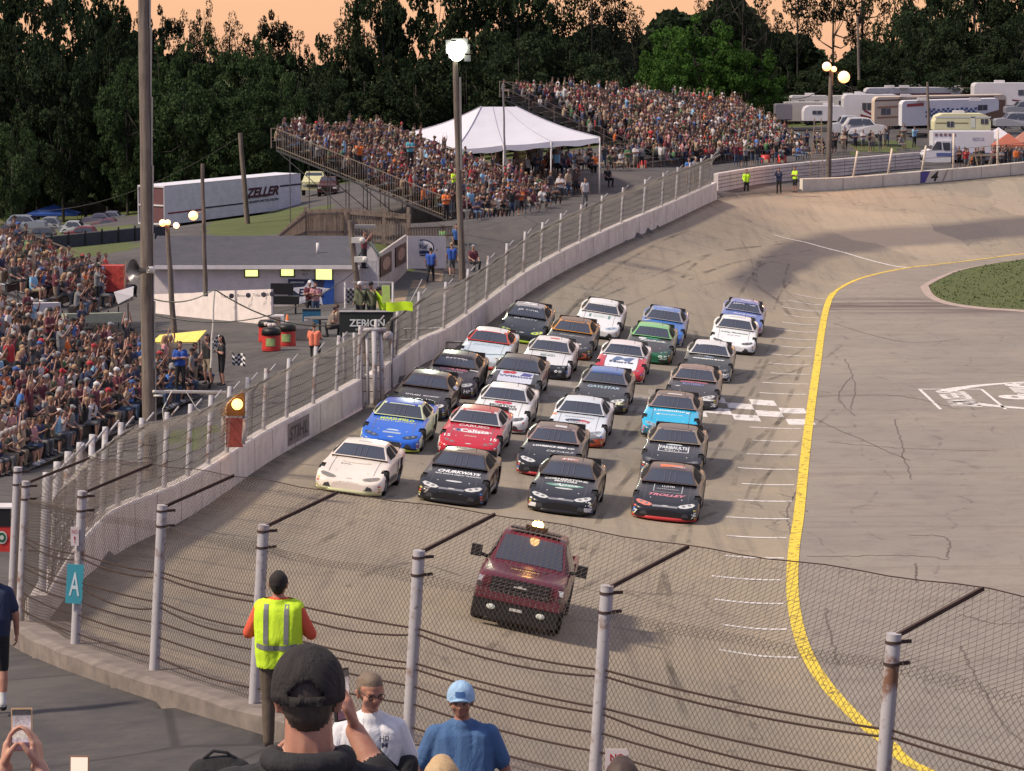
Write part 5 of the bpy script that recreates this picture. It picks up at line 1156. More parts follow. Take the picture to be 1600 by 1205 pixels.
def body_caps(pose='stand',arms='down',cap=False,long_hair=False,sleeves='short',legs='long',fat=1.0,head_turn=0.0,lean=0.0):
 c=[]
 if pose=='stand':
  pz,py=.93,0;kn=[(-.11,-.02,.50),(.11,-.02,.50)];an=[(-.12,.03,.09),(.12,.03,.09)]
 elif pose=='walk':
  pz,py=.92,0;kn=[(-.10,-.14,.52),(.10,.06,.50)];an=[(-.10,-.22,.10),(.10,.34,.16)]
 else:
  pz,py=.50,0;kn=[(-.15,-.44,.50),(.15,-.44,.50)];an=[(-.15,-.42,.09),(.14,-.38,.09)]
 P0=V((0,py,pz));up=V((0,-math.sin(lean),math.cos(lean)))
 ch=P0+up*.38;nk=P0+up*.55;hd=P0+up*.69+V((0,-.03,0))
 f=fat
 for s in (-1,1):
  c.append((P0+V((s*.075,0,.02)),.115*f,ch+V((s*.095,0,0)),.118*f,SH));c.append((ch+V((s*.10,0,0)),.11*f,ch+up*.08+V((s*.15,0,0)),.072,SH))
  hip=P0+V((s*.085,0,-.03));k=V(kn[(s+1)//2]);a=V(an[(s+1)//2])
  c.append((hip,.105*f,k,.068,TR));
  if legs=='long':c.append((k,.068,a+V((0,0,.02)),.052,TR))
  else:c.append((k,.056,k.lerp(a,.35),.058,SK));c.append((k.lerp(a,.35),.058,a+V((0,0,.03)),.038,SK))
  c.append((a+V((0,.03,-.03)),.045,a+V((s*.02,-.16,-.055)),.036,SO))
  sh_=ch+up*.09+V((s*.17,0,0))
  A_={'down':(V((s*.25,.02,pz+.21)),V((s*.24,-.07,pz-.02))),'knees':(V((s*.26,-.08,pz+.20)),V((s*.15,-.32,pz+.10))),'phone':(V((s*.24,-.20,pz+.32)),V((s*.07,-.36,pz+.62))),'up':(V((s*.32,-.04,pz+.70)),V((s*.20,-.06,pz+.98))),'clap':(V((s*.25,-.12,pz+.22)),V((s*.03,-.32,pz+.36))),'hip':(V((s*.34,.06,pz+.24)),V((s*.18,-.05,pz+.08))),'fold':(V((s*.26,-.06,pz+.20)),V((-s*.08,-.20,pz+.26))),'onephone':(V((s*.24,-.16 if s>0 else .02,pz+(.32 if s>0 else .21))),V((s*.08,-.34,pz+.60))if s>0 else V((s*.16,-.22,pz+.05)))}[arms]
  el,wr=A_
  if sleeves=='short':m_=sh_.lerp(el,.62);c.append((sh_,.068,m_,.058,SH));c.append((m_,.046,el,.042,SK));c.append((el,.042,wr,.030,SK))
  elif sleeves=='none':c.append((sh_,.052,el,.042,SK));c.append((el,.042,wr,.030,SK))
  else:c.append((sh_,.066,el,.052,SH));c.append((el,.052,wr,.040,SH))
  hn=(wr-el).normalized();c.append((wr,.034,wr+hn*.09,.030,SK))
 c.append((nk-up*.06,.055,nk+up*.06,.048,SK))
 c.append((hd-up*.05+V((0,-.015,0)),.072,hd+up*.05,.084,SK));c.append((hd+V((0,-.095,-.01)),.012,hd+V((0,-.10,-.03)),.014,SK))
 if cap:
  c.append((hd+up*.055+V((0,.015,0)),.090,hd+up*.06+V((0,-.01,0)),.090,HA))
  for s in (-1,0,1):c.append((hd+up*.065+V((s*.035,-.08,0)),.018,hd+up*.045+V((s*.04,-.165,0)),.014,HA))
 else:c.append((hd+up*.05+V((0,.030,0)),.086,hd+up*.065+V((0,-.005,0)),.080,HA))
 if long_hair:c.append((hd+V((0,.06,0)),.075,nk+V((0,.09,-.06)),.065,HA))
 return c
def pal(name,c,rough=.85):return mat(name,c,rough,var=.18,scale=14)
SHIRTS={'white':(.50,.48,.49),'grey':(.20,.20,.21),'black':(.018,.018,.020),'maroon':(.13,.03,.045),'red':(.42,.03,.035),'navy':(.03,.04,.09),'blue':(.06,.17,.46),'light blue':(.22,.42,.60),'green':(.06,.16,.07),'orange':(.60,.14,.03),'dark brown':(.07,.045,.04),'charcoal':(.05,.05,.056),'tan':(.38,.28,.20),'pink':(.50,.24,.26),'neon yellow':(.55,.75,.06),'royal blue':(.03,.09,.38),'olive':(.09,.10,.06)}
SHM={k:pal('cloth_'+k.replace(' ','_'),v)for k,v in SHIRTS.items()}
TRS={'denim':(.05,.08,.14),'dark':(.02,.02,.024),'khaki':(.26,.20,.14),'grey':(.12,.12,.13),'black':(.012,.012,.014)}
TRM={k:pal('trouser_'+k,v)for k,v in TRS.items()}
SKM=[pal('skin_a',(.36,.19,.14),.6),pal('skin_b',(.29,.15,.10),.6),pal('skin_c',(.42,.24,.18),.6),pal('skin_d',(.20,.10,.065),.6)]
HAIR={'brown hair':(.06,.035,.022),'dark hair':(.018,.013,.012),'blond hair':(.34,.22,.12),'grey hair':(.30,.28,.27)}
CAPS={'white cap':(.66,.64,.64),'black cap':(.02,.02,.022),'red cap':(.40,.03,.04),'orange cap':(.72,.16,.03),'grey cap':(.22,.22,.23),'blue cap':(.05,.10,.28)}
HM={k:pal('hair_'+k.replace(' ','_'),v)for k,v in {**HAIR,**CAPS}.items()}
SOM=[pal('shoe_white',(.6,.6,.6)),pal('shoe_black',(.03,.03,.03)),pal('shoe_grey',(.15,.15,.15))]
_var={}
def variant(voxel=.036,**kw):
 key=(voxel,)+tuple(sorted(kw.items()))
 if key not in _var:
  me,mi=remesh(body_caps(**kw),voxel,'person_body',2)
  for mm in (SKM[0],SHM['grey'],TRM['dark'],HM['brown hair'],SOM[1]):me.materials.append(mm)
  me.polygons.foreach_set('material_index',mi.tolist());me.polygons.foreach_set('use_smooth',[True]*len(mi));_var[key]=me
 return _var[key]
def person(loc,rz,label,shirt='grey',trousers='dark',hair='brown hair',skin=0,shoe=1,scale=1.0,group=None,voxel=.036,**kw):
 me=variant(voxel,**kw);o=bpy.data.objects.new('person',me);COL.objects.link(o)
 o.location=loc;o.rotation_euler=(0,0,rz);o.scale=(scale,)*3
 for i,mm in enumerate((SKM[skin],SHM.get(shirt)or shirt,TRM.get(trousers)or trousers,HM[hair],SOM[shoe])):
  o.material_slots[i].link='OBJECT';o.material_slots[i].material=mm
 return tag(o,label,'person',group)
def proj(p):
 F_=V((0,_c,-_s));Uv=V((0,_s,_c));d=V(p)-V((0,0,CAMH));z=d.dot(F_)
 return 800+FPX*d.x/z,602.5-FPX*d.dot(Uv)/z
 # ---- grandstands
M_ALU=mat('bleacher_aluminium',srgb(118,114,112),.5,metal=.5,var=.1)
M_RAIL=mat('rail_tan',srgb(150,134,118),.6,metal=.2,var=.1)
M_FRAME=mat('scaffold_steel',srgb(92,88,88),.6,metal=.4,var=.1)
def stand(label,FN,FF,RN,RF,nrow,rail='bars',end_rails=(0,1)):
 e=empty('grandstand',tuple(FN),label=label,cat='grandstand');o_=e.location
 rows_=[]
 for i in range(nrow):
  t_=i/(nrow-1);a=FN.lerp(RN,t_)-o_;b=FF.lerp(RF,t_)-o_;rows_.append((a,b))
 back=(RN-FN);back.z=0;back=back.normalized()
 s1=MB();s2=MB();s3=MB()
 for a,b in rows_:
  s1.bar(a+V((0,0,.42))+back*.12,b+V((0,0,.42))+back*.12,.26,.04)
  s2.bar(a-back*.22-V((0,0,.02)),b-back*.22-V((0,0,.02)),.42,.04)
  s3.bar(a+back*.28+V((0,0,.14)),b+back*.28+V((0,0,.14)),.02,.26)
 s1.build('seat_planks',M_ALU,e);s2.build('foot_planks',M_ALU,e);s3.build('riser_boards',M_FRAME,e)
 fr=MB();L=(FF-FN).length;nb=max(2,int(L/2.6))
 for j in range(nb+1):
  u=j/nb;f0,r0=FN.lerp(FF,u)-o_,RN.lerp(RF,u)-o_;fr.bar(f0-V((0,0,.12)),r0-V((0,0,.12)),.07,.10)
  for i in range(0,nrow,3):
   p=f0.lerp(r0,i/(nrow-1));zg=gz(p.x+o_.x,p.y+o_.y)-o_.z
   if p.z-zg>.3:fr.bar(p-V((0,0,.1)),V((p.x,p.y,zg)),.05,.05,up=(0,1,0))
  if True:
   p=r0;zg=gz(p.x+o_.x,p.y+o_.y)-o_.z;q_=f0.lerp(r0,.5)
   fr.bar(r0-V((0,0,.1)),V((q_.x,q_.y,gz(q_.x+o_.x,q_.y+o_.y)-o_.z)),.04,.04)
 fr.build('frame',M_FRAME,e)
 for k in end_rails:
  r_=MB();a,b=((FN,RN),(FF,RF))[k];a=a-o_;b=b-o_
  for h in ((1.1,.08)if rail=='bars' else (1.1,.65)):r_.bar(a+V((0,0,h)),b+V((0,0,h)),.05,.05)
  n=int((b-a).length/(.14 if rail=='bars' else 1.9))
  for j in range(n+1):p=a.lerp(b,j/n);r_.bar(p+V((0,0,-.1 if rail=='bars' else -.2)),p+V((0,0,1.1)),.022 if rail=='bars' else .05,.022 if rail=='bars' else .05,up=(0,1,0))
  r_.build('end_railing',M_RAIL,e)
 r_=MB();a,b=RN-o_+back*.3,RF-o_+back*.3
 for h in (1.1,.6):r_.bar(a+V((0,0,h)),b+V((0,0,h)),.05,.05)
 n=int((b-a).length/2.0)
 for j in range(n+1):p=a.lerp(b,j/n);r_.bar(p,p+V((0,0,1.1)),.05,.05,up=(0,1,0))
 r_.build('back_railing',M_RAIL,e)
 return e
def perp(a,b,d,rise):
 t_=(b-a);t_.z=0;t_.normalize();n_=V((-t_.y,t_.x,0));return n_*d+V((0,0,rise))
seats=[]
def fill(FN,FF,RN,RF,nrow,dens,who,spacing=.56,jitter=.06,stand_p=.12,ragged=None):
 back=RN-FN;back.z=0;back.normalize();rz=math.atan2(-back.x,back.y)+0.0
 for i in range(nrow):
  t_=i/(nrow-1);a,b=FN.lerp(RN,t_),FF.lerp(RF,t_);n=int((b-a).length/spacing)
  for j in range(n):
   if rnd.random()>dens:continue
   u=(j+.5+rnd.uniform(-.2,.2))/n
   if ragged and not ragged(t_,u):continue
   p=a.lerp(b,u)+back*(.12+rnd.uniform(-jitter,jitter));seats.append((p,rz+rnd.uniform(-.45,.25),who,i,rnd.random()<stand_p))
A_FN,A_FF=PY(-80,775,90),PY(322,606,119.5)
A_RN,A_RF=A_FN+perp(A_FN,A_FF,10.2,4.1),A_FF+perp(A_FN,A_FF,10.2,3.9)
def cut(a,b,u):return a.lerp(b,u)
A_FF2=cut(A_FN,A_FF,.86);A_RF2=cut(A_RN,A_RF,.86)
stand('long aluminium grandstand filling the left edge of the photo, beside the thick wooden pole',A_FN,A_FF,A_RN,A_RF,14,rail='pipes',end_rails=())
fill(A_FN,A_FF,A_RN,A_RF,14,.95,'left',ragged=lambda t_,u:u<1.0-.16*t_,stand_p=.10,spacing=.52)
B_FN,B_FF=PY(118,496,126),PY(200,466,140)
B_RN,B_RF=B_FN+perp(B_FN,B_FF,7.0,2.75),B_FF+perp(B_FN,B_FF,7.0,2.75)
stand('smaller grandstand with a tan handrail behind the left crowd, beside the car park',B_FN,B_FF,B_RN,B_RF,10,rail='pipes',end_rails=(1,))
fill(B_FN,B_FF,B_RN,B_RF,10,.85,'upper',stand_p=.15)
C_FN,C_FF,C_RN,C_RF=PY(705,343,185),PY(862,316,200),PY(432,232,186),PY(600,222,203)
stand('middle grandstand with a slanting vertical-bar railing and scaffolding, left of the white tent',C_FN,C_FF,C_RN,C_RF,14,rail='bars')
fill(C_FN,C_FF,C_RN,C_RF,14,.93,'middle',spacing=.52,stand_p=.18)
D_FN,D_FF,D_RN,D_RF=PY(1020,262,236),PY(1262,240,258),PY(787,152,232),PY(1152,178,268)
stand('far grandstand with tan pipe railings to the right of the white tent',D_FN,D_FF,D_RN,D_RF,15,rail='pipes')
fill(D_FN,D_FF,D_RN,D_RF,15,.95,'far',spacing=.50,stand_p=.2,ragged=lambda t_,u:u>.05+.12*t_ or rnd.random()<.35)
fill(D_FN,D_FF,D_RN,D_RF,15,.75,'far',spacing=.60,stand_p=.3,ragged=lambda t_,u:u>.25)
fill(C_FN,C_FF,C_RN,C_RF,14,.55,'middle',spacing=.60,stand_p=.35)
def line(pxs,Yd0,Yd1,n,who,depth=1.4,sp=.4):
 for k in range(n):
  u=rnd.random();px=pxs[0]+(pxs[2]-pxs[0])*u;py=pxs[1]+(pxs[3]-pxs[1])*u;p=PY(px,py,Yd0+(Yd1-Yd0)*u);p.y+=rnd.uniform(-depth,depth);p.x+=rnd.uniform(-.2,.2)
  p.z=gz(p.x,p.y);seats.append((p,rnd.uniform(.1,.9),who,0,rnd.random()<sp))
line((760,268,940,258),206,216,34,'tent',2.2,.3);line((770,262,940,252),212,222,26,'tent',2.5,.3);line((930,258,1010,262),220,230,16,'tent',1.0,.8)
line((1262,242,1430,225),255,262,26,'corner',2.0,.85);line((1500,262,1620,258),247,250,24,'corner',.8,.9);line((1150,262,1265,252),240,250,16,'far',1.0,.5)
line((95,545,215,500),120,124,26,'upper',1.5,.3);line((720,358,800,340),180,187,16,'middle',.8,.2)
line((790,330,905,300),192,205,30,'middle',1.2,.2)
line((740,352,880,322),178,196,22,'middle',1.0,.25)
WT=['white']*3+['grey']*6+['black']*9+['maroon']*6+['red']*1+['navy']*5+['blue']*1+['light blue']*1+['green']*1+['orange']*1+['dark brown']*4+['charcoal']*5+['tan']*3+['pink']*1+['olive']*2
HT=['brown hair']*6+['dark hair']*5+['blond hair']*3+['grey hair']*2+['white cap']*1+['black cap']*6+['red cap']*1+['grey cap']*2+['blue cap']*1
ARMW=['knees']*6+['phone']*3+['clap']*3+['fold']*2+['up']*1+['onephone']*2
AT={'knees':'hands on knees','phone':'holding up a phone','clap':'clapping','fold':'arms folded','up':'arms raised','onephone':'hand raised','down':'arms hanging'}
vis=[]
for s_ in seats:
 px,py=proj(s_[0]+V((0,0,.8)))
 if -15<px<1615 and -5<py<1210 and not (s_[2]=='left' and px>226 and px<238):vis.append((s_,px,py))
near=[v for v in vis if v[0][2]in ('left','upper')]
near.sort(key=lambda v:v[0][0].y);indiv=near[:266];rest=near[262:]+[v for v in vis if v[0][2]not in ('left','upper')]
used={}
def zone(px,py,who):
 if who=='upper':return 'in the smaller stand by the car park'
 if px>236:return 'right of the thick wooden pole'
 if px>150:return 'just left of the thick wooden pole'
 if py>600:return 'low at the front of the left stand'
 if px<60:return 'at the left edge of the photo'
 return 'in the middle of the left stand'
for (p,rz,who,row,st_),px,py in indiv:
 sh_,tr_,ha_=rnd.choice(WT),rnd.choice(['denim','dark','khaki','grey','black']),rnd.choice(HT);arm=rnd.choice(ARMW)
 cap='cap' in ha_;lg='short' if rnd.random()<.5 else 'long';lh=(not cap)and rnd.random()<.3
 lean=rnd.choice([0.0,.12,.22]);pose='sit'
 if st_:pose='stand';arm={'knees':'down','clap':'clap'}.get(arm,arm);lean=0.0
 key=(sh_,ha_,arm,zone(px,py,who),pose)
 lab='%s person in %s shirt with %s, %s, row %d %s'%('standing' if st_ else 'seated',sh_,ha_,AT[arm],row+1,zone(px,py,who))
 lab=lab if len(lab.split())<=26 else lab
 lab='%s shirt, %s, %s, %s row %d, %s'%(sh_,ha_,AT[arm],'standing' if st_ else 'seated',row+1,{'in the smaller stand by the car park':'rear left stand','right of the thick wooden pole':'right of thick pole','just left of the thick wooden pole':'left of thick pole','low at the front of the left stand':'low left','at the left edge of the photo':'by left edge','in the middle of the left stand':'mid left stand'}[zone(px,py,who)])
 used[lab]=used.get(lab,0)+1
 person(p-V((0,0,0.02)),rz,lab,sh_,tr_,ha_,rnd.choice([0,0,1,2,2,3]if rnd.random()<.3 else [0,1,2]),rnd.randrange(3),rnd.uniform(.93,1.04),'spectators in the left stands',pose=pose,arms=arm,cap=cap,long_hair=lh,legs=lg,lean=lean)
def np_person(kw,vox=.062):
 me,mi=remesh(body_caps(**kw),vox,'t',1)
 n=len(me.vertices);v=np.zeros(n*3);me.vertices.foreach_get('co',v);f=np.array([tuple(p.vertices)if len(p.vertices)==4 else tuple(p.vertices)+(p.vertices[-1],)for p in me.polygons]);return v.reshape(-1,3),f,mi
LOW=[(np_person(dict(pose='sit',arms=a,cap=c_,legs=l_,lean=.1)),0)for a,c_,l_ in (('knees',True,'short'),('clap',False,'long'),('phone',False,'short'),('fold',True,'long'))]+[(np_person(dict(pose='stand',arms=a,cap=c_,legs=l_)),1)for a,c_,l_ in (('down',False,'short'),('phone',True,'long'),('up',False,'long'),('fold',False,'short'))]
m,t,b_=_mk('crowd_cloth');g=NG(m);at=g.n('ShaderNodeAttribute');at.attribute_name='Col';g.l(at.outputs['Color'],b_.inputs['Base Color']);setp(b_,Roughness=.85);M_CROWD=m
def mass(name,items,label):
 vs=[];fs=[];cs=[];o_=0
 for (p,rz,who,row,st_),px,py in items:
  (v,f,mi),_k=rnd.choice([l for l in LOW if l[1]==int(st_)]);s_=rnd.uniform(.92,1.05);ca,sa=math.cos(rz)*s_,math.sin(rz)*s_
  q_=np.stack([v[:,0]*ca-v[:,1]*sa+p.x,v[:,0]*sa+v[:,1]*ca+p.y,v[:,2]*s_+p.z],1)
  hair=rnd.choice(HT);col=np.array([SKM[0]and (.29,.155,.115),SHIRTS[rnd.choice(WT)],TRS[rnd.choice(list(TRS))],({**HAIR,**CAPS})[hair],(.2,.2,.2)])
  vs.append(q_);fs.append(f+o_);o_+=len(v);cs.append(np.repeat(col[mi],4,0))
 vs=np.concatenate(vs);fs=np.concatenate(fs);cs=np.concatenate(cs)
 me=bpy.data.meshes.new(name);me.vertices.add(len(vs));me.vertices.foreach_set('co',vs.astype('f').ravel())
 me.loops.add(len(fs)*4);me.loops.foreach_set('vertex_index',fs.astype('i').ravel());me.polygons.add(len(fs));me.polygons.foreach_set('loop_start',(np.arange(len(fs))*4).astype('i'));me.polygons.foreach_set('loop_total',np.full(len(fs),4,'i'))
 ca_=me.color_attributes.new('Col','FLOAT_COLOR','CORNER');ca_.data.foreach_set('color',np.concatenate([cs,np.ones((len(cs),1))],1).astype('f').ravel())
 me.materials.append(M_CROWD);me.update(calc_edges=True);o=mobj(name,me);tag(o,label,'crowd',kind='stuff');return o
for who,lab in (('middle','dense crowd of spectators filling the middle stand'),('far','dense crowd of spectators filling the far stand'),('tent','people sitting and standing under and beside the white tent'),('corner','people standing behind the wall in the far corner')):
 it=[v for v in rest if v[0][2]==who]
 if it:mass('crowd',it,lab)
it=[v for v in rest if v[0][2]in ('left','upper')]
if it:mass('crowd',it,'farther spectators packed in the upper rows of the left stands')
# ======= BUILDINGS, TENT, TRAILERS
m,t,b_=_mk('shingle_roof');g=NG(m);tcn=g.n('ShaderNodeTexCoord');oc=tcn.outputs['Object']
br=g.n('ShaderNodeTexBrick');br.inputs['Scale'].default_value=3.0;br.inputs['Color1'].default_value=(*srgb(74,72,82),1);br.inputs['Color2'].default_value=(*srgb(64,63,73),1);br.inputs['Mortar'].default_value=(*srgb(52,50,58),1);br.inputs['Mortar Size'].default_value=.01
g.l(oc,br.inputs['Vector']);n1=g.noise(oc,1.2,5);g.l(g.mix(g.mapr(n1,.4,.7,0,.5),br.outputs[0],srgb(84,80,86)),b_.inputs['Base Color']);setp(b_,Roughness=.9);M_SHING=m
def siding(name,col,pitch=.15):
 m,t,b_=_mk(name);g=NG(m);tcn=g.n('ShaderNodeTexCoord');oc=tcn.outputs['Object']
 sp=g.n('ShaderNodeSeparateXYZ');g.l(oc,sp.inputs[0]);fr=g.math('FRACT',g.math('MULTIPLY',sp.outputs[2],1/pitch));n1=g.noise(oc,2.0,5)
 c=g.mix(g.mapr(n1,.35,.7),col,tuple(x*.82 for x in col));g.l(g.mix(g.mapr(fr,0.06,0.0,0,.45),c,tuple(x*.5 for x in col)),b_.inputs['Base Color']);setp(b_,Roughness=.7);g.bump(fr,.3,.02);return m
M_SIDE=siding('white_siding',srgb(232,220,217));M_WHT=mat('white_panel',srgb(204,198,200),.6,var=.1,scale=2)
rb=empty('restroom_building',tuple(PY(405,470,150)),label='low white restroom building with a dark shingle roof and lit yellow windows',cat='building')
O=rb.location;zE=PY(400,413,150).z-O.z;xl,xr=PY(240,400,150).x-O.x,PY(552,400,150).x-O.x
mb=MB();mb.box(((xl+xr)/2,4.4,(zE-1.2)/2-.0),(xr-xl,8.8,zE+1.2));mb.add([(xr-.002,0,zE),(xr-.002,8.8,zE),(xr-.002,4.4,zE+.9)],[(0,1,2)]);mb.add([(xl+.002,0,zE),(xl+.002,8.8,zE),(xl+.002,4.4,zE+.9)],[(2,1,0)]);mb.build('wall',M_SIDE,rb)
mb=MB()
for s in (0,1):
 y0,y1=(-.45,4.4)if s==0 else (9.25,4.4)
 mb.add([(xl-.3,y0,zE-.06),(xr+.35,y0,zE-.06),(xr+.35,y1,zE+.98),(xl-.3,y1,zE+.98),(xl-.3,y0,zE-.14),(xr+.35,y0,zE-.14),(xr+.35,y1,zE+.90),(xl-.3,y1,zE+.90)],[(0,1,2,3)if s==0 else (3,2,1,0),(7,6,5,4),(0,4,5,1),(0,3,7,4),(1,5,6,2)])
rf=mb.build('roof',M_SHING,rb)
mb=MB();mb.tube([V((xr-1.7,1.6,zE+.3)),V((xr-1.7,1.6,zE+.85))],.07,8);mb.build('vent_pipe',M_WHT,rf,smooth=True)
mb=MB();mb.box(((xl+xr)/2,-.50,zE-.10),(xr-xl+.6,.06,.17));mb.build('gutter',M_WHT,rf)
M_LIT=mat('lit_window',(.8,.8,.3),.4,var=0,emit=(.82,.86,.30),estr=.95);M_GFR=mat('green_frame',srgb(104,110,60),.6)
for px,wd,y0,y1 in ((393,.56,422,432),(449,.56,421,431),(506,.72,420,438)):
 a=PY(px,y0,149.95)-O;b=PY(px,y1,149.95)-O;zc=(a.z+b.z)/2;hh=a.z-b.z
 mb=MB()
 for dx,dz,ww,h2 in ((0,hh/2+.03,wd+.12,.06),(0,-hh/2-.03,wd+.12,.06),(wd/2+.03,0,.06,hh),(-wd/2-.03,0,.06,hh)):mb.box((a.x+dx,-.03,zc+dz),(ww,.07,h2))
 f_=mb.build('window',M_GFR,rb);mb=MB();mb.box((a.x,-.012,zc),(wd,.02,hh));mb.build('pane',M_LIT,f_)
def wall_text(parent,body,x,z,w_,h_,col,y=-.01,name='lettering',**kw):
 vs,fs=fit_text(body,w_,h_,**kw);mb=MB();mb.add([V((v.x+x,y,v.y+z))for v in vs],fs);return mb.build(name,ink(col),parent)
a=PY(477,423,150)-O;wall_text(rb,'MENS',a.x,a.z+.02,.42,.12,(.06,.05,.06));wall_text(rb,'OUT',a.x,a.z-.16,.28,.12,(.06,.05,.06))
p=PY(486,456,149.7)
bn=empty('star_banner',tuple(p),label='blue and black banner with a white star reading EXCEL on the restroom wall',cat='banner');bn.rotation_euler[1]=R(1.0)
mb=MB();mb.box((0,0,0),(2.08,.02,1.12));mb.build('cloth',mat('banner_navy',srgb(38,40,66),.6),bn)
mb=MB();mb.add([(.45,-.014,-.56),(1.04,-.014,-.56),(1.04,-.014,.56),(.62,-.014,.56)],[(0,1,2,3)]);mb.build('blue_field',mat('banner_blue',srgb(32,74,150),.6),bn)
def star(cx_,cz_,ro,ri,sxx,y):
 P_=[]
 for k in range(10):
  a=math.pi/2+math.pi*k/5;r_=ro if k%2==0 else ri;P_.append(V((cx_+math.cos(a)*r_*sxx,y,cz_+math.sin(a)*r_)))
 return P_
mb=MB();P_=star(-.02,-.05,.66,.34,1.45,-.018);mb.add(P_+[V((-.02,-.018,-.05))],[(i,(i+1)%10,10)for i in range(10)][::1]);mb.build('star',mat('banner_white',srgb(214,212,220),.6),bn)
mb=MB();P_=star(-.02,-.05,.52,.27,1.45,-.021);mb.add(P_+[V((-.02,-.021,-.05))],[(i,(i+1)%10,10)for i in range(10)]);s2_=mb.build('star_inset',mat('banner_inset',srgb(170,176,200),.6),bn)
mb=MB();P_=star(-.02,-.05,.48,.25,1.45,-.024);mb.add(P_+[V((-.02,-.024,-.05))],[(i,(i+1)%10,10)for i in range(10)]);mb.build('star_face',mat('banner_white',srgb(214,212,220),.6),bn)
wall_text(bn,'EXCEL',.02,-.04,1.15,.34,(.012,.015,.05),y=-.03,offset=.03,shear=.15)
wall_text(bn,'UNDERGROUND',-.62,.42,.62,.07,(.6,.6,.66),y=-.03)
wall_text(bn,'www.excelunderground.com',.0,-.48,1.1,.06,(.2,.2,.3),y=-.03)
def panel_wall(name,pts,hts_,label,cat,mtl,thick=.1):
 """pts: ground points; hts_: heights"""
 e=empty(name,tuple(pts[0]),label=label,cat=cat);o_=e.location;mb=MB()
 n=len(pts);d=(pts[-1]-pts[0]);d.z=0;d.normalize();nn=V((-d.y,d.x,0))*thick
 A1=[p-o_-V((0,0,.6))for p in pts];B1=[p-o_+V((0,0,h))for p,h in zip(pts,hts_)];mb.grid([A1,B1,[q_+nn for q_ in B1],[q_+nn for q_ in A1]])
 for k in (0,-1):mb.quad(A1[k],B1[k],B1[k]+nn,A1[k]+nn)
 mb.build('panel',mtl,e);return e,d
def hz(px,ytop,ybot,Y):return PY(px,ytop,Y).z-PY(px,ybot,Y).z
pw,d=panel_wall('sponsor_wall',[PY(238,478,147),PY(300,484,144),PY(335,492,142),PY(424,510,138)],[hz(238,460,478,147),hz(300,458,484,144),hz(335,455,492,142),hz(424,452,510,138)],'white low wall with small black logos in front of the restroom building','wall',M_SIDE)
for k,px in enumerate((352,378,402,415)):
 q_=PY(px,462-k,141.4-(px-335)/89*3.6);q_.y-=.1;nm=('Tulsa','Bros','Tulsa','BB')[k]
 e_=pw;vs,fs=fit_text(nm,.34,.12,offset=.01);mb=MB();mb.add([V((v.x+q_.x,q_.y-v.x*.6-.25,q_.z+v.y))-e_.location for v in vs],fs)
 mb.sphere(q_-e_.location+V((.30,-.30,.02)),(.11,.01,.11),n=10,k=6);mb.build('logo',ink((.06,.06,.08)),e_)
ac=empty('air_conditioner',tuple(E(432,512)),label='white boxed air conditioner unit beside the dark grill',cat='appliance')
mb=MB();mb.box((0,0,.30),(.62,.5,.45));mb.build('casing',M_WHT,ac);mb=MB();mb.box((-.04,-.26,.30),(.42,.02,.32));mb.build('grille',mat('grille_brown',srgb(120,100,94),.7),ac)
mb=MB();mb.box((.1,0,.04),(1.5,.7,.05));mb.box((-.5,0,-.1),(.06,.6,.3));mb.box((.7,0,-.1),(.06,.6,.3));mb.build('trestle',M_ALU,ac)
gr=empty('smoker_grill',tuple(E(440,492)),label='large black smoker grill with an open lid in front of the restroom',cat='grill')
mb=MB();mb.prism([(-.55,0),(.75,0),(.75,.5),(-.55,.5)],.45,.8);mb.prism([(-.5,.35),(.5,.35),(.5,.45),(-.5,.45)],.85,1.35);mb.build('firebox',M_BLACK,gr)
mb=MB()
for x in (-.4,.6):mb=MB();mb.tube([V((x,.2,0)),V((x,.2,.45))],.04,6);mb.build('leg',M_BLACK,gr)
cn=empty('traffic_cone',tuple(E(449,520)),label='single orange cone standing by the air conditioner',cat='cone');mb=MB();mb.tube([V((0,0,.0)),V((0,0,.75))],[.16,.03],12);mb.box((0,0,.02),(.36,.36,.04));mb.build('cone_body',mat('cone_orange',(.72,.17,.04),.6),cn,smooth=True)
mb=MB();mb.tube([V((0,0,.38)),V((0,0,.5))],[.098,.078],12);mb.build('reflective_band',M_WHT,cn,smooth=True)
for k,(px,py,lb)in enumerate(((424,548,'front red trash drum with a green label and litter heaped on top'),(418,534,'red trash drum at the back left of the three'),(448,541,'red trash drum on the right of the three'))):
 e=empty('trash_drum',tuple(E(px,py)),label=lb,cat='trash can',group='red drums on the walkway')
 mb=MB();mb.tube([V((0,0,0)),V((0,0,.02)),V((0,0,.62))],[.33,.36,.34],18);mb.tube([V((0,0,.08)),V((0,0,.11))],.368,18);autosmooth(mb.build('drum',mat('drum_red',(.50,.035,.03),.5),e))
 mb=MB();mb.tube([V((0,0,.60)),V((0,0,.78)),V((0,0,.86))],[.37,.36,.30],14);mb.build('bag_liner',M_BLACK,e,smooth=True)
 mb=MB();mb.add([V((.37*math.sin(a),-.37*math.cos(a),z))for z in (.2,.5)for a in np.linspace(-.5,.5,6)],[(i,i+1,i+7,i+6)for i in range(5)]);mb.build('label_sticker',mat('sticker_green',srgb(150,170,110),.6,var=.4,scale=9),e)
 if k==0:
  mb=MB()
  for q_ in range(9):mb.sphere((rnd.uniform(-.22,.22),rnd.uniform(-.2,.2),.93+rnd.uniform(0,.1)),(.10,.09,.08),n=7,k=4)
  mb.build('litter',mat('litter_white',srgb(210,196,190),.7,var=.3),e)
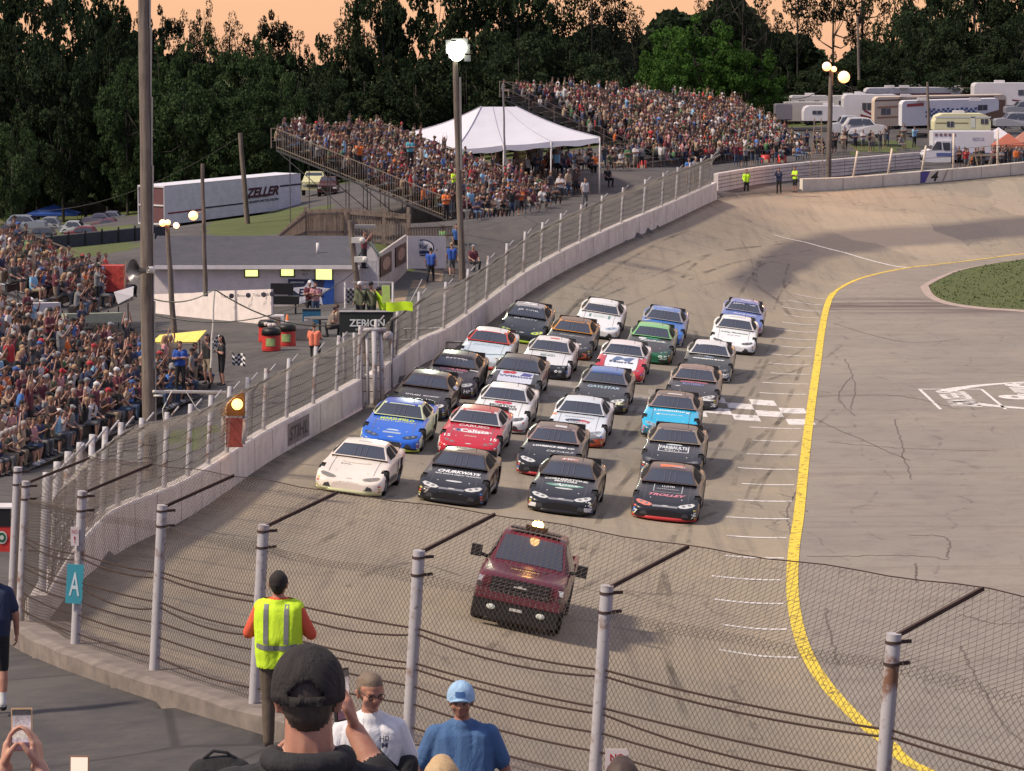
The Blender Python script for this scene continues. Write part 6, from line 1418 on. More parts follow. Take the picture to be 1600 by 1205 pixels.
tb=empty('round_table',tuple(E(500,525)),label='grey round picnic table by the path behind the fence',cat='table');mb=MB();mb.tube([V((0,0,.7)),V((0,0,.75))],.62,18);mb.tube([V((0,0,0)),V((0,0,.7))],.05,8);mb.build('table_top',M_FRAME,tb)
tb=empty('leaning_board',tuple(E(472,532)),label='pale board lying tilted on a wooden crate near the drums',cat='board');mb=MB();mb.bar((-.45,0,.42),(.45,.1,.72),.3,.04,up=(0,-1,.3));mb.box((0,.2,.25),(.8,.5,.45),0);mb.build('plank',M_ALU,tb)
ys=empty('yellow_canopy',tuple(E(268,560)),label='glowing yellow cloth panel behind the spectators right of the pole',cat='canopy');mb=MB();mb.quad((-.75,0,.62),(.95,0,.62),(1.25,.9,.98),(-.5,.7,.82));mb.quad((-.75,0,.58),(.95,0,.58),(1.25,.9,.94),(-.5,.7,.78));mb.build('cloth',mat('canopy_yellow',srgb(240,214,110),.7),ys)
for x,y,z in ((-.6,.05,.62),(.9,.05,.62),(1.0,.7,.9)):mb=MB();mb.tube([V((x,y,-.4)),V((x,y,z))],.03,6);mb.build('support',M_RAIL,ys)
pf_pts=[PY(436,380,160),PY(478,374,166),PY(545,374,168),PY(640,384,168)]
pf_h=[hz(436,366,380,160),hz(478,328,374,166),hz(545,326,374,168),hz(640,334,384,168)]
pf=empty('picket_fence',tuple(pf_pts[0]),label='weathered board fence on the rise behind the restroom roof',cat='fence');o_=pf.location
M_TAN=mat('weathered_boards',srgb(132,116,104),.9,var=.35,scale=3.0)
mb=MB();ps=MB();cum=param(pf_pts);n=90
for k in range(n):
 s_=cum[-1]*k/(n-1);p=at_len(pf_pts,cum,s_);h=float(np.interp(s_,cum,pf_h));w__=cum[-1]/n*.82
 mb.box(p-o_+V((0,rnd.uniform(0,.02),h/2+rnd.uniform(-.03,.03))),(w__,.03,h))
mb.build('pickets',M_TAN,pf)
for px,Yd in ((478,165.8),(540,167.7),(600,167.8),(638,167.8)):
 mb=MB();p=PY(px,378,Yd)-o_;mb.box(p+V((0,-.1,.8)),(.16,.12,1.9));mb.build('post',M_TAN,pf)
mb=MB();
for k in range(len(pf_pts)-1):
 for u in (.25,.85):mb.bar(pf_pts[k]-o_+V((0,-.05,pf_h[k]*u)),pf_pts[k+1]-o_+V((0,-.05,pf_h[k+1]*u)),.05,.10)
mb.build('rail',M_TAN,pf)
bw,d=panel_wall('banner_wall',[PY(585,455,152),PY(636,428,163)],[hz(585,402,455,152),hz(636,367,428,163)],'slanting white board wall carrying two dark brown banners','wall',mat('white_boards',srgb(176,166,162),.8,var=.2,scale=2))
for k,u in enumerate((.32,.78)):
 p=PY(585,455,152).lerp(PY(636,428,163),u)+V((0,0,1.0+.1*k));e=empty('brown_banner',tuple(p+V((.04,-.06,0))),math.atan2(d.y,d.x),label=('lower' if k==0 else 'upper')+' dark brown banner with a pale emblem on the slanting white wall',cat='banner')
 mb=MB();mb.box((0,0,0),(3.6,.03,.95));mb.build('cloth',mat('banner_brown',srgb(70,46,44),.7),e);mb=MB();mb.add([V((1.3*math.cos(a),-.03,.30*math.sin(a)+.05))for a in np.linspace(0,2*math.pi,16)[:-1]],[tuple(range(15))]);mb.build('emblem',mat('emblem_tan',srgb(150,118,108),.7,var=.3),e)
ww,d=panel_wall('banner_wall',[PY(637,413,163.5),PY(697,411,166)],[hz(637,369,413,163.5),hz(697,369,411,166)],'white board with an oval navy logo reading Wolf','banner',M_WHT)
vsE=[];a0=PY(661,387,164.4)
def disc(cx_,cz_,rx,rz_,y,n=28):return [V((cx_+rx*math.cos(2*math.pi*k/n),y,cz_+rz_*math.sin(2*math.pi*k/n)))for k in range(n)]
for rx,rz_,dy,col,nm in ((.56,.42,-.10,srgb(52,62,92),'oval_ring'),(.50,.35,-.13,srgb(206,204,212),'oval_face')):
 mb=MB();mb.add([p+a0-ww.location for p in disc(0,0,rx,rz_,dy)],[tuple(range(28))]);mb.build(nm,mat('oval_%.2f'%rx,col,.6),ww)
mb=MB();mb.add([p+a0-ww.location for p in disc(.05,-.22,.34,.09,-.15,20)],[tuple(range(20))]);mb.build('oval_banner',mat('oval_0.56',srgb(52,62,92),.6),ww)
vs,fs=fit_text('Wolf',.56,.26,shear=.5,offset=.02);mb=MB();mb.add([V((v.x,-.16,v.y+.07))+a0-ww.location for v in vs],fs);mb.build('lettering',ink((.02,.03,.08)),ww)
tr=empty('timber_railing',tuple(PY(640,372,166)),label='brown timber deck railing above the oval logo board',cat='railing');o_=tr.location;mb=MB();q0,q1=PY(638,371,166.5),PY(706,368,169)
for k in range(28):p=q0.lerp(q1,k/27);mb.box(p-o_+V((0,0,.22)),(.05,.05,.48))
mb.bar(q0-o_+V((0,0,.46)),q1-o_+V((0,0,.46)),.1,.06);mb.bar(q0-o_,q1-o_,.1,.06);mb.build('balusters',mat('brown_timber',srgb(92,72,62),.8,var=.3),tr)
hut=empty('ticket_hut',tuple(PY(576,450,151)),label='tiny white gabled hut partly hidden behind the leaning pole',cat='hut');o_=hut.location
mb=MB();mb.box((0,.5,.7),(.85,1.0,1.5));mb.add([(-.43,-.002,1.45),(.43,-.002,1.45),(0,-.002,2.1)],[(0,1,2)]);mb.build('wall',M_WHT,hut);mb=MB();mb.bar((-.5,.5,1.42),(0.02,.5,2.14),1.1,.04,up=(0,0,1));mb.bar((.5,.5,1.42),(-.02,.5,2.14),1.1,.04,up=(0,0,1));mb.build('roof',mat('roof_greenish',srgb(96,104,104),.8),hut)
mb=MB();mb.quad((-.3,-.01,.2),(.35,-.01,.2),(.35,-.01,1.25),(-.3,-.01,1.25));mb.build('notice_board',mat('notice',srgb(180,178,184),.7,var=.25,scale=8),hut)
fs0=PY(576,560,117.5)
fst=empty('flag_stand',tuple(fs0),label='raised flag stand with a black lettered skirt beside the leaning pole',cat='flag stand')
mb=MB();zt_=PY(600,487,117).z-fs0.z;mb.box((0,0,zt_),(1.9,1.3,.06));mb.build('platform',M_FRAME,fst)
mb=MB();mb.box((-.05,-.66,zt_-.36),(1.9,.04,.74));sk_=mb.build('skirt',mat('skirt_black',srgb(30,36,34),.6),fst)
mb=MB();mb.bar((-1.0,-.69,zt_+.03),(.95,-.69,zt_+.03),.04,.05);mb.build('skirt_trim',M_WHT,fst)
wall_text(fst,'ZERION',-.02,zt_-.38,1.25,.26,(.66,.68,.68),y=-.70,offset=.02);wall_text(fst,'RACING',-.02,zt_-.62,.8,.09,(.4,.42,.42),y=-.70)
for x,y in ((-.85,-.55),(.85,-.55),(-.85,.55),(.85,.55)):
 mb=MB();mb.tube([V((x,y,-1.2)),V((x,y,zt_+(.95 if y>0 else 0)))],.04,8);mb.build('leg',M_POST,fst,smooth=True)
mb=MB();mb.bar((-.85,.55,zt_+.95),(.85,.55,zt_+.95),.04,.04);mb.build('handrail',M_POST,fst)
nf_=empty('flag',tuple(PY(604,479,116)),label='neon yellow flag hanging from the flag stand',cat='flag')
mb=MB();rows_=[[V((x,-.06*math.sin(x*9+z*3),z-.02*math.sin(x*7)))for x in np.linspace(-.02,.92,12)]for z in np.linspace(-.16,.16,4)];mb.grid(rows_);mb.build('cloth',mat('neon_cloth',(.58,.85,.02),.6,emit=(.5,.8,.02),estr=0.0),nf_,smooth=True)
mb=MB();mb.tube([V((.80,0,.1)),V((1.25,.1,.95))],.012,6);mb.build('staff',M_WHT,nf_)
nb=empty('signal_panel',tuple(PY(603,460,116.6)),label='upright pale yellow panel behind the neon flag',cat='panel');mb=MB();mb.box((0,0,0),(.28,.05,.62));mb.build('board',mat('panel_pale',srgb(176,200,110),.6),nb)
# ---- tent
cor=[PY(636,208,214),PY(712,233,201),PY(937,215,203),PY(862,196,220)]
ze=sum(c.z for c in cor)/4
tn=empty('frame_tent',tuple(PY(790,245,208)),label='large white peaked tent between the middle and far grandstands',cat='tent');o_=tn.location
r1,r2=PY(752,167,209),PY(806,167,210)
M_CANV=mat('tent_canvas',srgb(196,194,204),.75,var=.05,scale=.6)
mb=MB()
def tri_fan(a,b,c_,d_=None,n=10):
 """gently sagging panel from eave edge a-b up to ridge c-d"""
 d_=d_ or c_;rows_=[]
 for k in range(n+1):
  v_=k/n;r_=[]
  for j in range(13):
   u=j/12;lo=a.lerp(b,u);hi=c_.lerp(d_,u);p=lo.lerp(hi,v_);p.z-=.35*math.sin(math.pi*v_)*.6;p.z-=.06*abs(math.sin(3*math.pi*u))*(1-v_);r_.append(p-o_)
  rows_.append(r_)
 mb.grid(rows_)
tri_fan(cor[1],cor[2],r1,r2);tri_fan(cor[0],cor[1],r1);tri_fan(cor[2],cor[3],r2);tri_fan(cor[3],cor[0],r2,r1)
o=mb.build('roof_canvas',M_CANV,tn,smooth=False);autosmooth(o,25)
mb=MB()
for a,b in ((cor[0],cor[1]),(cor[1],cor[2]),(cor[2],cor[3]),(cor[3],cor[0])):
 top=[a.lerp(b,u)-o_-V((0,0,.06*abs(math.sin(3*math.pi*u))))for u in np.linspace(0,1,25)];bot=[p-V((0,.04,.33+.04*math.sin(i*1.3)))for i,p in enumerate(top)];mb.grid([top,bot])
mb.build('valance',M_CANV,tn)
mb=MB();
for a,b in ((cor[1],r1),(cor[2],r2),(cor[0],r1)):mb.tube([a.lerp(b,u)-o_+V((0,0,.03-.35*math.sin(math.pi*u)*.6))for u in np.linspace(0,1,9)],.03,5)
for u in (.33,.66):
 e0,e1=cor[1].lerp(cor[2],u),r1.lerp(r2,u);mb.tube([e0.lerp(e1,v_)-o_+V((0,0,.02-.35*math.sin(math.pi*v_)*.6))for v_ in np.linspace(0,1,9)],.018,5)
mb.build('canvas_seam',mat('seam_grey',srgb(158,156,172),.8),tn)
for u_,a,b in [(u,cor[1],cor[2])for u in (0,.33,.66,1)]+[(0,cor[0],cor[1]),(1,cor[2],cor[3])]:
 p=a.lerp(b,u_);mb=MB();mb.tube([p-o_,V((p.x,p.y,gz(p.x,p.y)))-o_],.045,8);mb.build('leg',M_WHT,tn,smooth=True)
mb=MB()
for dx in (-.4,.5):p=cor[1];mb.bar(p-o_+V((0,0,-.1)),V((p.x+dx,p.y-1,gz(p.x,p.y)))-o_,.10,.01)
mb.build('guy_strap',M_WHT,tn)
for k,px in enumerate((1003,1196,1222)):
 e=empty('red_barrel',tuple(PY(px,263 if k==0 else 254,234 if k==0 else 246)),label=['red drum with a pale label at the foot of the far grandstand','left one of two red drums with pale labels by the far wall','right one of two red drums with pale labels by the far wall'][k],cat='barrel',group='red drums below the far stand')
 mb=MB();mb.tube([V((0,0,-.3)),V((0,0,.55))],.33,14);mb.build('drum',mat('drum_red',(.50,.035,.03),.5),e,smooth=True);mb=MB();mb.box((0,-.30,.12),(.36,.1,.22));mb.build('label_sticker',mat('sticker_cream',srgb(196,176,150),.6),e)
 # ---- semi trailer
def box_between(mb,a,b,h0,h1,depthv,m_=0):pass
K0,K1=PY(258,352,240),PY(470,324,252);hT0,hT1=hz(258,291,352,240),hz(470,271,324,252)
dv=(K1-K0);dv.z=0;ln_=dv.length;dv.normalize();dn=V((-dv.y,dv.x,0))*2.55
tl=empty('semi_trailer',tuple(K0),label='long white semi trailer lettered ZELLER parked behind the restroom building',cat='trailer');o_=tl.location
mb=MB();c8=[K0,K1,K1+dn,K0+dn];lo=[p-o_ for p in c8];hi=[K0+V((0,0,hT0))-o_,K1+V((0,0,hT1))-o_,K1+dn+V((0,0,hT1))-o_,K0+dn+V((0,0,hT0))-o_]
mb.add(lo+hi,[(3,2,1,0),(4,5,6,7),(0,1,5,4),(1,2,6,5),(2,3,7,6),(3,0,4,7)]);mb.build('box_body',siding('trailer_white',srgb(214,213,222),.35),tl)
def side_pt(u,v_,off_=.02):a=K0.lerp(K1,u);p=a+V((0,0,v_*(hT0+(hT1-hT0)*u)));return p-o_-dn.normalized()*off_
mb=MB();mb.grid([[side_pt(u,.985)for u in (0,1)],[side_pt(u,1.01)for u in (0,1)]]);mb.build('top_rail',M_WHT,tl)
mb=MB();mb.grid([[side_pt(u,.30)for u in (.26,.58)],[side_pt(u,.34)for u in (.26,.58)]]);mb.build('navy_stripe',ink(srgb(34,34,60)),tl);mb=MB();mb.grid([[side_pt(u,.66)for u in (.84,1.0)],[side_pt(u,.71)for u in (.84,1.0)]]);mb.build('navy_stripe',ink(srgb(34,34,60)),tl)
mb=MB();mb.grid([[side_pt(u,.27)for u in (0.02,.26)],[side_pt(u,.31)for u in (0.02,.26)]]);mb.build('red_stripe',ink(srgb(130,40,62)),tl)
def side_text(body,uc,vc_,wu,hv,col,**kw):
 vs,fs=fit_text(body,wu,hv,**kw);mb=MB();mb.add([side_pt(uc+v.x,vc_+v.y,.04)for v in vs],fs);mb.build('lettering',ink(col),tl)
side_text('ZELLER',.705,.585,.25,.27,srgb(70,24,44),offset=.04,shear=.35);side_text('TRANSPORTATION',.70,.33,.26,.07,srgb(34,34,60),offset=.03,shear=.3);side_text('& SONS, INC.',.68,.43,.16,.04,srgb(34,34,60))
mb=MB();mb.add([p-V((0,.03,0))for p in (K0+dn*.05-o_+V((-.02,0,.15)),K0+dn*.95-o_+V((-.02,0,.15)),K0+dn*.95-o_+V((-.02,0,hT0-.15)),K0+dn*.05-o_+V((-.02,0,hT0-.15)))],[(0,1,2,3)]);mb.build('rear_door',mat('door_brown',srgb(96,62,66),.6,var=.2),tl)
mb=MB()
for v_ in (.02,.5,.98):
 a=K0-o_+V((-.05,-.06,hT0*v_));mb.bar(a,a+dn,.08,.10)
for q_ in (.0,1.0):a=K0-o_+dn*q_+V((-.05,-.06,0));mb.bar(a,a+V((0,0,hT0)),.10,.08)
mb.build('rear_frame',M_WHT,tl)
mb=MB();mb.bar(K0.lerp(K1,.02)-o_+dn*.5-V((0,0,.35)),K0.lerp(K1,.96)-o_+dn*.5-V((0,0,.35)),1.0,.5);mb.build('chassis',M_BLACK,tl)
for u in (.12,.2,.80):
 for q_ in (.12,.88):wh=mobj('tyre',TYRE_ME,tl,tuple(K0.lerp(K1,u)-o_+dn*q_-V((0,0,.55))),(0,0,math.atan2(dv.y,dv.x)-R(90)));wh.scale=(1.3,1.5,1.5)
 # ---- motorhomes etc
def rv(label,px0,px1,ytop,ybot,Y,col,name='motorhome',cat='motorhome',overcab=0,stripes=(),windows=(),ac_=(.5,),group=None,wheels=(.2,.8),round_=.12,skew=0,depth=2.4,nose='r'):
 a,b=PY(px0,ybot,Y),PY(px1,ybot,Y+skew);h=hz(px0,ytop,ybot,Y);L=b.x-a.x
 e=empty(name,tuple(a),label=label,cat=cat,group=group)
 dy=skew/L
 r_=round_*h;prof=[(0,.18*h),(0,h-r_),(r_*.3,h-r_*.3),(r_,h),(L-r_,h),(L-r_*.3,h-r_*.3),(L,h-r_),(L,.18*h)]
 if overcab:prof=prof[:4]+[(L-.2,h),(L,h*.92),(L,h*.62),(L-overcab*L,h*.50),(L-overcab*L,.18*h)]if nose=='r' else [(overcab*L,.18*h),(overcab*L,h*.5),(0,h*.62),(0,h*.92),(.2,h)]+prof[4:]
 n=len(prof);f0=[V((x,x*dy,z))for x,z in prof];f1=[p+V((-.2*0,depth,0))for p in f0]
 mb=MB();mb.add(f0+f1,[tuple(range(n))[::-1],tuple(range(n,2*n))]+[(i,(i+1)%n,(i+1)%n+n,i+n)[::-1]for i in range(n)]);o=mb.build('body_shell',mat('rv_%02x%02x%02x'%tuple(int(c*255)for c in col),col,.45,var=.08,scale=1.0),e);
 me_=o.data;bm=bmesh.new();bm.from_mesh(me_);bmesh.ops.recalc_face_normals(bm,faces=bm.faces[:]);bm.to_mesh(me_);bm.free()
 def q(x0,z0,x1,z1,off_=.02):return [V((x0*L,x0*L*dy-off_,z0*h)),V((x1*L,x1*L*dy-off_,z0*h)),V((x1*L,x1*L*dy-off_,z1*h)),V((x0*L,x0*L*dy-off_,z1*h))]
 for x0,z0,x1,z1,c_,sk_ in stripes:
  P_=q(x0,z0,x1,z1);P_[1]=P_[1]+V((0,0,sk_*h));P_[2]=P_[2]+V((0,0,sk_*h));mb=MB();mb.add(P_,[(0,1,2,3)]);mb.build('side_stripe',ink(c_),e)
 for x0,z0,x1,z1 in windows:
  mb=MB();P_=q(x0,z0,x1,z1,.03);mb.add(P_+[p+V((0,.02,0))for p in P_],[(0,1,2,3),(0,4,5,1),(1,5,6,2),(2,6,7,3),(3,7,4,0)]);f_=mb.build('window',M_GLASS,e)
  mb=MB();c0_=P_[0].lerp(P_[1],.5)-V((0,.01,0));c1_=P_[3].lerp(P_[2],.5)-V((0,.01,0));mb.bar(c0_,c1_,.03,.02);mb.build('mullion',M_WHT,f_)
 for x in ac_:
  mb=MB();mb.prism([(x*L-.45,.8),(x*L+.45,.8),(x*L+.38,1.6),(x*L-.38,1.6)],h,h+.22);mb.build('roof_unit',M_WHT,e)
 for x in wheels:wh=mobj('tyre',TYRE_ME,e,(x*L,.25+x*L*dy,.32),(0,0,R(90)));mobj('rim',RIM_ME,wh)
 mb=MB();mb.box((L/2,depth/2+L/2*dy,.20*h),(L*.92,depth*.8,.16*h));mb.build('underframe',M_BLACK,e)
 return e,L,h
mar,tanc,blu_=srgb(110,40,50),srgb(150,112,90),srgb(60,84,140)
WHR=srgb(200,196,200)
rv('plain white box trailer, leftmost beyond the far stand',1226,1300,160,196,282,srgb(176,168,164),'box_trailer','trailer',ac_=(),wheels=(.5,.6),round_=.03)
rv('small white camper partly behind the orange-lamp pole',1256,1322,166,194,277,WHR,'camper_trailer','camper',windows=((.2,.55,.42,.75),),ac_=(.6,),wheels=(.5,),round_=.3)
rv('white fifth-wheel camper with maroon swooshes behind the white pickup',1318,1405,148,200,286,WHR,'fifth_wheel','camper',stripes=((.3,.35,.62,.42,mar,-.15),(.36,.5,.5,.56,mar,-.12)),windows=((.33,.55,.50,.75),),ac_=(.3,),wheels=(.6,.7))
rv('long white motorhome behind the beige one',1352,1500,138,192,296,srgb(190,186,190),'motorhome','motorhome',ac_=(.25,.4),stripes=((.2,.8,.9,.84,mar,0),),skew=3)
rv('beige and tan motorhome with a sloping brown roof line',1366,1572,152,208,279,srgb(206,186,166),'motorhome','motorhome',stripes=((.02,.68,.42,.73,tanc,.06),(.02,.40,.40,.45,tanc,.02),(.84,.3,.99,.85,srgb(110,80,64),0),(.0,.88,.9,.92,srgb(96,70,60),.05)),windows=((.05,.5,.12,.68),),ac_=(.22,),wheels=(.14,.2),skew=8)
e5,L5,h5=rv('white toy-hauler camper with a wavy blue checkered band',1409,1560,158,206,269,srgb(212,210,216),'fifth_wheel','camper',overcab=.16,windows=((.78,.62,.88,.80),),stripes=((.05,.80,.22,.90,srgb(150,50,60),.02),),ac_=(.68,.2),wheels=(.5,.58),skew=7)
mb=MB()
for i in range(22):
 for j in range(4):
  if (i+j)%2:continue
  x0=(.24+.024*i)*L5;z0=(.44+.07*j)*h5+.05*math.sin(i*.9);yy=x0/L5*7-.03;mb.quad((x0,yy,z0),(x0+.024*L5,yy,z0+.02),(x0+.024*L5,yy,z0+.07*h5+.02),(x0,yy,z0+.07*h5))
mb.build('check_band',ink(blu_),e5)
rv('small vintage yellow and white camper above the ambulance',1460,1548,178,209,262,srgb(208,204,166),'camper_trailer','camper',windows=((.22,.35,.34,.62),(.82,.5,.95,.74)),stripes=((.0,.80,1.0,.86,srgb(200,200,206),0),(.64,.3,.72,.85,srgb(206,206,196),0),(.02,.52,.6,.56,srgb(120,110,60),0)),ac_=(.45,),wheels=(.5,),round_=.42)
rv('white motorhome highest in the top right corner',1522,1640,130,172,292,WHR,'motorhome','motorhome',windows=((.58,.55,.74,.75),),stripes=((.5,.35,.8,.4,mar,-.1),),ac_=(.35,))
rv('small grey trailer with a dark end at the edge of the green tree',1212,1238,163,192,279,srgb(110,106,112),'box_trailer','trailer',ac_=(),wheels=(.5,),round_=.1)
for k,(x0,x1,y0,y1,Yd,lb)in enumerate(((1236,1296,150,178,300,'white box camper far left in the back row of campers'),(1300,1352,150,180,300,'white camper with a roof unit behind the maroon-striped one'),(1405,1462,136,170,304,'white camper roof rising behind the beige motorhome'),(1462,1530,138,176,300,'white camper between the beige motorhome and the corner one'))):rv(lb,x0,x1,y0,y1,Yd,srgb(186+5*k,182+4*k,184),'camper_trailer','camper',windows=((.2,.55,.35,.75),(.6,.55,.72,.75)),ac_=(.5,),wheels=(.5,.6))
am=empty('ambulance',tuple(PY(1441,262,252)),label='white and blue ambulance parked behind the far turn wall',cat='ambulance');s_=252/5200
def axz(x0,z0,x1,z1):return (x0*s_,z0*s_,x1*s_,z1*s_)
def abox(nm,x0,z0,x1,z1,y0,y1,mt,par=am):
 mb=MB();mb.box(((x0+x1)/2*s_,(y0+y1)/2,(z0+z1)/2*s_),((x1-x0)*s_,y1-y0,(z1-z0)*s_));return mb.build(nm,mt,par)
M_AMB=mat('ambulance_white',srgb(204,202,208),.4,var=.05);bx=abox('patient_box',17,12,112,56,.3,2.6,M_AMB)
mb=MB();pr=[(2,8),(1,20),(4,25),(14,28),(22,42),(45,42),(45,8)];f0=[V((x*s_,0.05,z*s_))for x,z in pr];f1=[p+V((0,2.1,0))for p in f0];n=len(pr)
mb.add(f0+f1,[tuple(range(n)),tuple(range(n,2*n))[::-1]]+[(i,i+n,(i+1)%n+n,(i+1)%n)for i in range(n)]);o=mb.build('cab',M_AMB,am)
bm=bmesh.new();bm.from_mesh(o.data);bmesh.ops.recalc_face_normals(bm,faces=bm.faces[:]);bm.to_mesh(o.data);bm.free()
mb=MB();q=[V((x*s_,0.02,z*s_))for x,z in ((33,27),(43,27),(43,39),(31,39))];mb.add(q,[(0,1,2,3)]);mb.build('side_window',M_GLASS,am)
mb=MB();mb.quad(V((14*s_-.02,.15,28*s_+.02)),V((14*s_-.02,2.05,28*s_+.02)),V((22*s_-.02,1.95,41*s_)),V((22*s_-.02,.2,41*s_)));mb.quad(V((14*s_,.03,28*s_)),V((30*s_,.03,28*s_)),V((29*s_,.03,40*s_)),V((22*s_,.03,40*s_)));mb.build('windshield',M_GLASS,am)
abox('side_stripe',22,18,112,23,.02,.05+.25,mat('amb_blue',srgb(84,96,150),.5))
for k in range(5):abox('beacon_light',20+k*7,49,24+k*7,53,.27,.31,mat('amb_lens',srgb(120,90,96),.3))
mb=MB();vs,fs=fit_text('RESCUE',18*s_,5*s_);mb.add([V((v.x+88*s_,.28,v.y+44*s_))for v in vs],fs);mb.build('lettering',ink((.15,.15,.3)),am)
abox('grille',0,10,2,19,.3,1.9,M_BLACK);abox('bumper',-2,4,3,10,.1,2.1,M_AMB)
for y in (.35,1.75):abox('headlight',-.6,16,2,20,y,y+.3,mat('headlight_lens',(.55,.56,.6),.15))
for x in (33,92):wh=mobj('tyre',TYRE_ME,am,(x*s_,.2,8*s_),(0,0,R(90)));wh.scale=(1.15,)*3;mobj('rim',RIM_ME,wh)
def side_car(label,px0,px1,ytop,ybot,Y,col,suv=True,group=None,cat='car',name='parked_car',flip=False,rz=0.0):
 a=PY(px0,ybot,Y);L=(px1-px0)/FPX*Y;h=hz(px0,ytop,ybot,Y);e=empty(name,tuple(a),rz,label,cat,group)
 pr=[(0,.22),(0,.55),(.04,.62),(.26,.66),(.38,.95),(.50,1.0),(.86 if suv else .74,.98),(.97 if suv else .86,.66),(1,.60),(1,.22)]
 if flip:pr=[(1-x,z)for x,z in pr][::-1]
 P_=[(x*L,z*h)for x,z in pr];n=len(P_);mb=MB();ins_=[0,0,0,0,.15,.18,.18,.15*0+.1,0,0]
 if flip:ins_=ins_[::-1]
 f0=[V((x,i_,z))for (x,z),i_ in zip(P_,ins_)];f1=[V((x,1.8-i_,z))for (x,z),i_ in zip(P_,ins_)]
 mb.add(f0+f1,[tuple(range(n)),tuple(range(n,2*n))[::-1]]+[(i,i+n,(i+1)%n+n,(i+1)%n)for i in range(n)]);o=mb.build('body',paint(col),e)
 bm=bmesh.new();bm.from_mesh(o.data);bmesh.ops.triangulate(bm,faces=[f for f in bm.faces if len(f.verts)>4]);bmesh.ops.recalc_face_normals(bm,faces=bm.faces[:]);bm.to_mesh(o.data);bm.free()
 fx=(lambda x:1-x)if flip else (lambda x:x)
 mb=MB();q=[(.30,.67),(.40,.92),(.56,.95),(.56,.67)];mb.add([V((fx(x)*L,-.0+.11*(z-.66)/.3*1.2-.015,z*h))for x,z in q],[(0,1,2,3)]);q=[(.58,.67),(.58,.95),(.84 if suv else .72,.93),(.92 if suv else .80,.67)];mb.add([V((fx(x)*L,.11*(z-.66)/.3*1.2-.015,z*h))for x,z in q],[(0,1,2,3)]);mb.build('side_window',M_GLASS,e)
 mb=MB();q=[V((fx(.27)*L,.15,.68*h)),V((fx(.27)*L,1.65,.68*h)),V((fx(.375)*L,1.55,.93*h)),V((fx(.375)*L,.25,.93*h))];mb.add([p+V(((-.03 if not flip else .03),0,.02))for p in q],[(0,1,2,3)]);mb.build('windshield',M_GLASS,e)
 for x in (.19,.80):wh=mobj('tyre',TYRE_ME,e,(fx(x)*L,.12,.19*h),(0,0,R(90)));wh.scale=(.9,)*3;mobj('rim',RIM_ME,wh)
 return e
side_car('white crew-cab pickup in front of the maroon-striped camper',1318,1386,184,217,262,WHR,True,cat='pickup truck',name='pickup_truck',flip=True)
side_car('white SUV half hidden by the orange-lamp pole',1298,1345,181,215,264,srgb(180,182,190),True)
side_car('silver minivan parked right of the vintage camper',1556,1612,176,203,268,srgb(150,150,158),True)
side_car('grey SUV parked above the silver minivan',1572,1630,158,182,280,srgb(130,132,142),True)
lot=[(8,70,337,362,srgb(140,146,160),'silver car at the left edge of the far car park'),(-20,40,352,380,srgb(66,72,100),'dark blue car low at the left edge of the car park'),(52,92,340,360,srgb(150,152,156),'light grey hatchback in the car park below the blue canopy'),(92,140,346,368,srgb(168,170,174),'white-roofed car in the middle of the far car park'),(100,150,355,378,srgb(120,60,70),'dark pink car nearest in the far car park'),(128,176,334,352,srgb(110,104,120),'purple-grey car right of the blue canopy'),(160,196,331,350,srgb(124,128,146),'domed blue-grey car at the right of the car park'),(140,190,343,362,srgb(120,80,90),'faded red car behind the dark pink one'),(34,84,356,380,srgb(88,90,98),'dark grey car behind the tan handrail')]
for k,(x0,x1,y0,y1,c_,lb)in enumerate(lot):side_car(lb,x0,x1,y0,y1,300-(y1-350)*2.0,c_,k%2==0,'cars in the far left car park',flip=k%3==0)
def front_car(label,px,ytop,ybot,Y,col,cat='car'):
 c_=PY(px,ybot,Y);h=hz(px,ytop,ybot,Y);e=empty('parked_car',tuple(c_),label=label,cat=cat);w_=h*1.05
 mb=MB()
 prs=[(0,w_,.25,.62),(.2,w_,.2,.68),(1.3,w_,.2,.70),(1.9,w_*.82,.2,1.0),(3.4,w_*.82,.2,1.0),(4.2,w_,.2,.68)]
 mb.grid([[V((-a/2,y,lo*h)),V((-b2/2,y,.6*h)),V((-a/2*.9,y,hi*h)),V((a/2*.9,y,hi*h)),V((b2/2,y,.6*h)),V((a/2,y,lo*h))]for y,a,lo,hi in prs for b2 in (w_,)]);mb.quad(V((-w_/2,0,.25*h)),V((w_/2,0,.25*h)),V((w_/2*.9,0,.62*h)),V((-w_/2*.9,0,.62*h)));mb.build('body',paint(col),e)
 mb=MB();mb.quad(V((-w_*.40,1.33,.71*h)),V((w_*.40,1.33,.71*h)),V((w_*.34,1.85,.98*h)),V((-w_*.34,1.85,.98*h)));mb.build('windshield',M_GLASS,e)
 for s in (-1,1):
  mb=MB();mb.box((s*w_*.38,-.02,.5*h),(.25,.06,.14));mb.build('headlight',M_CHROME,e);wh=mobj('tyre',TYRE_ME,e,(s*w_*.42,.7,.17*h));mobj('rim',RIM_ME,wh)
 mb=MB();mb.box((0,-.03,.45*h),(w_*.5,.05,.12*h));mb.build('grille',M_BLACK,e)
front_car('pale yellow-white SUV seen front-on under the middle stand scaffolding',489,271,306,262,srgb(196,192,150));front_car('dark brown pickup beside the pale SUV under the scaffolding',511,279,308,258,srgb(70,42,40),'pickup truck')
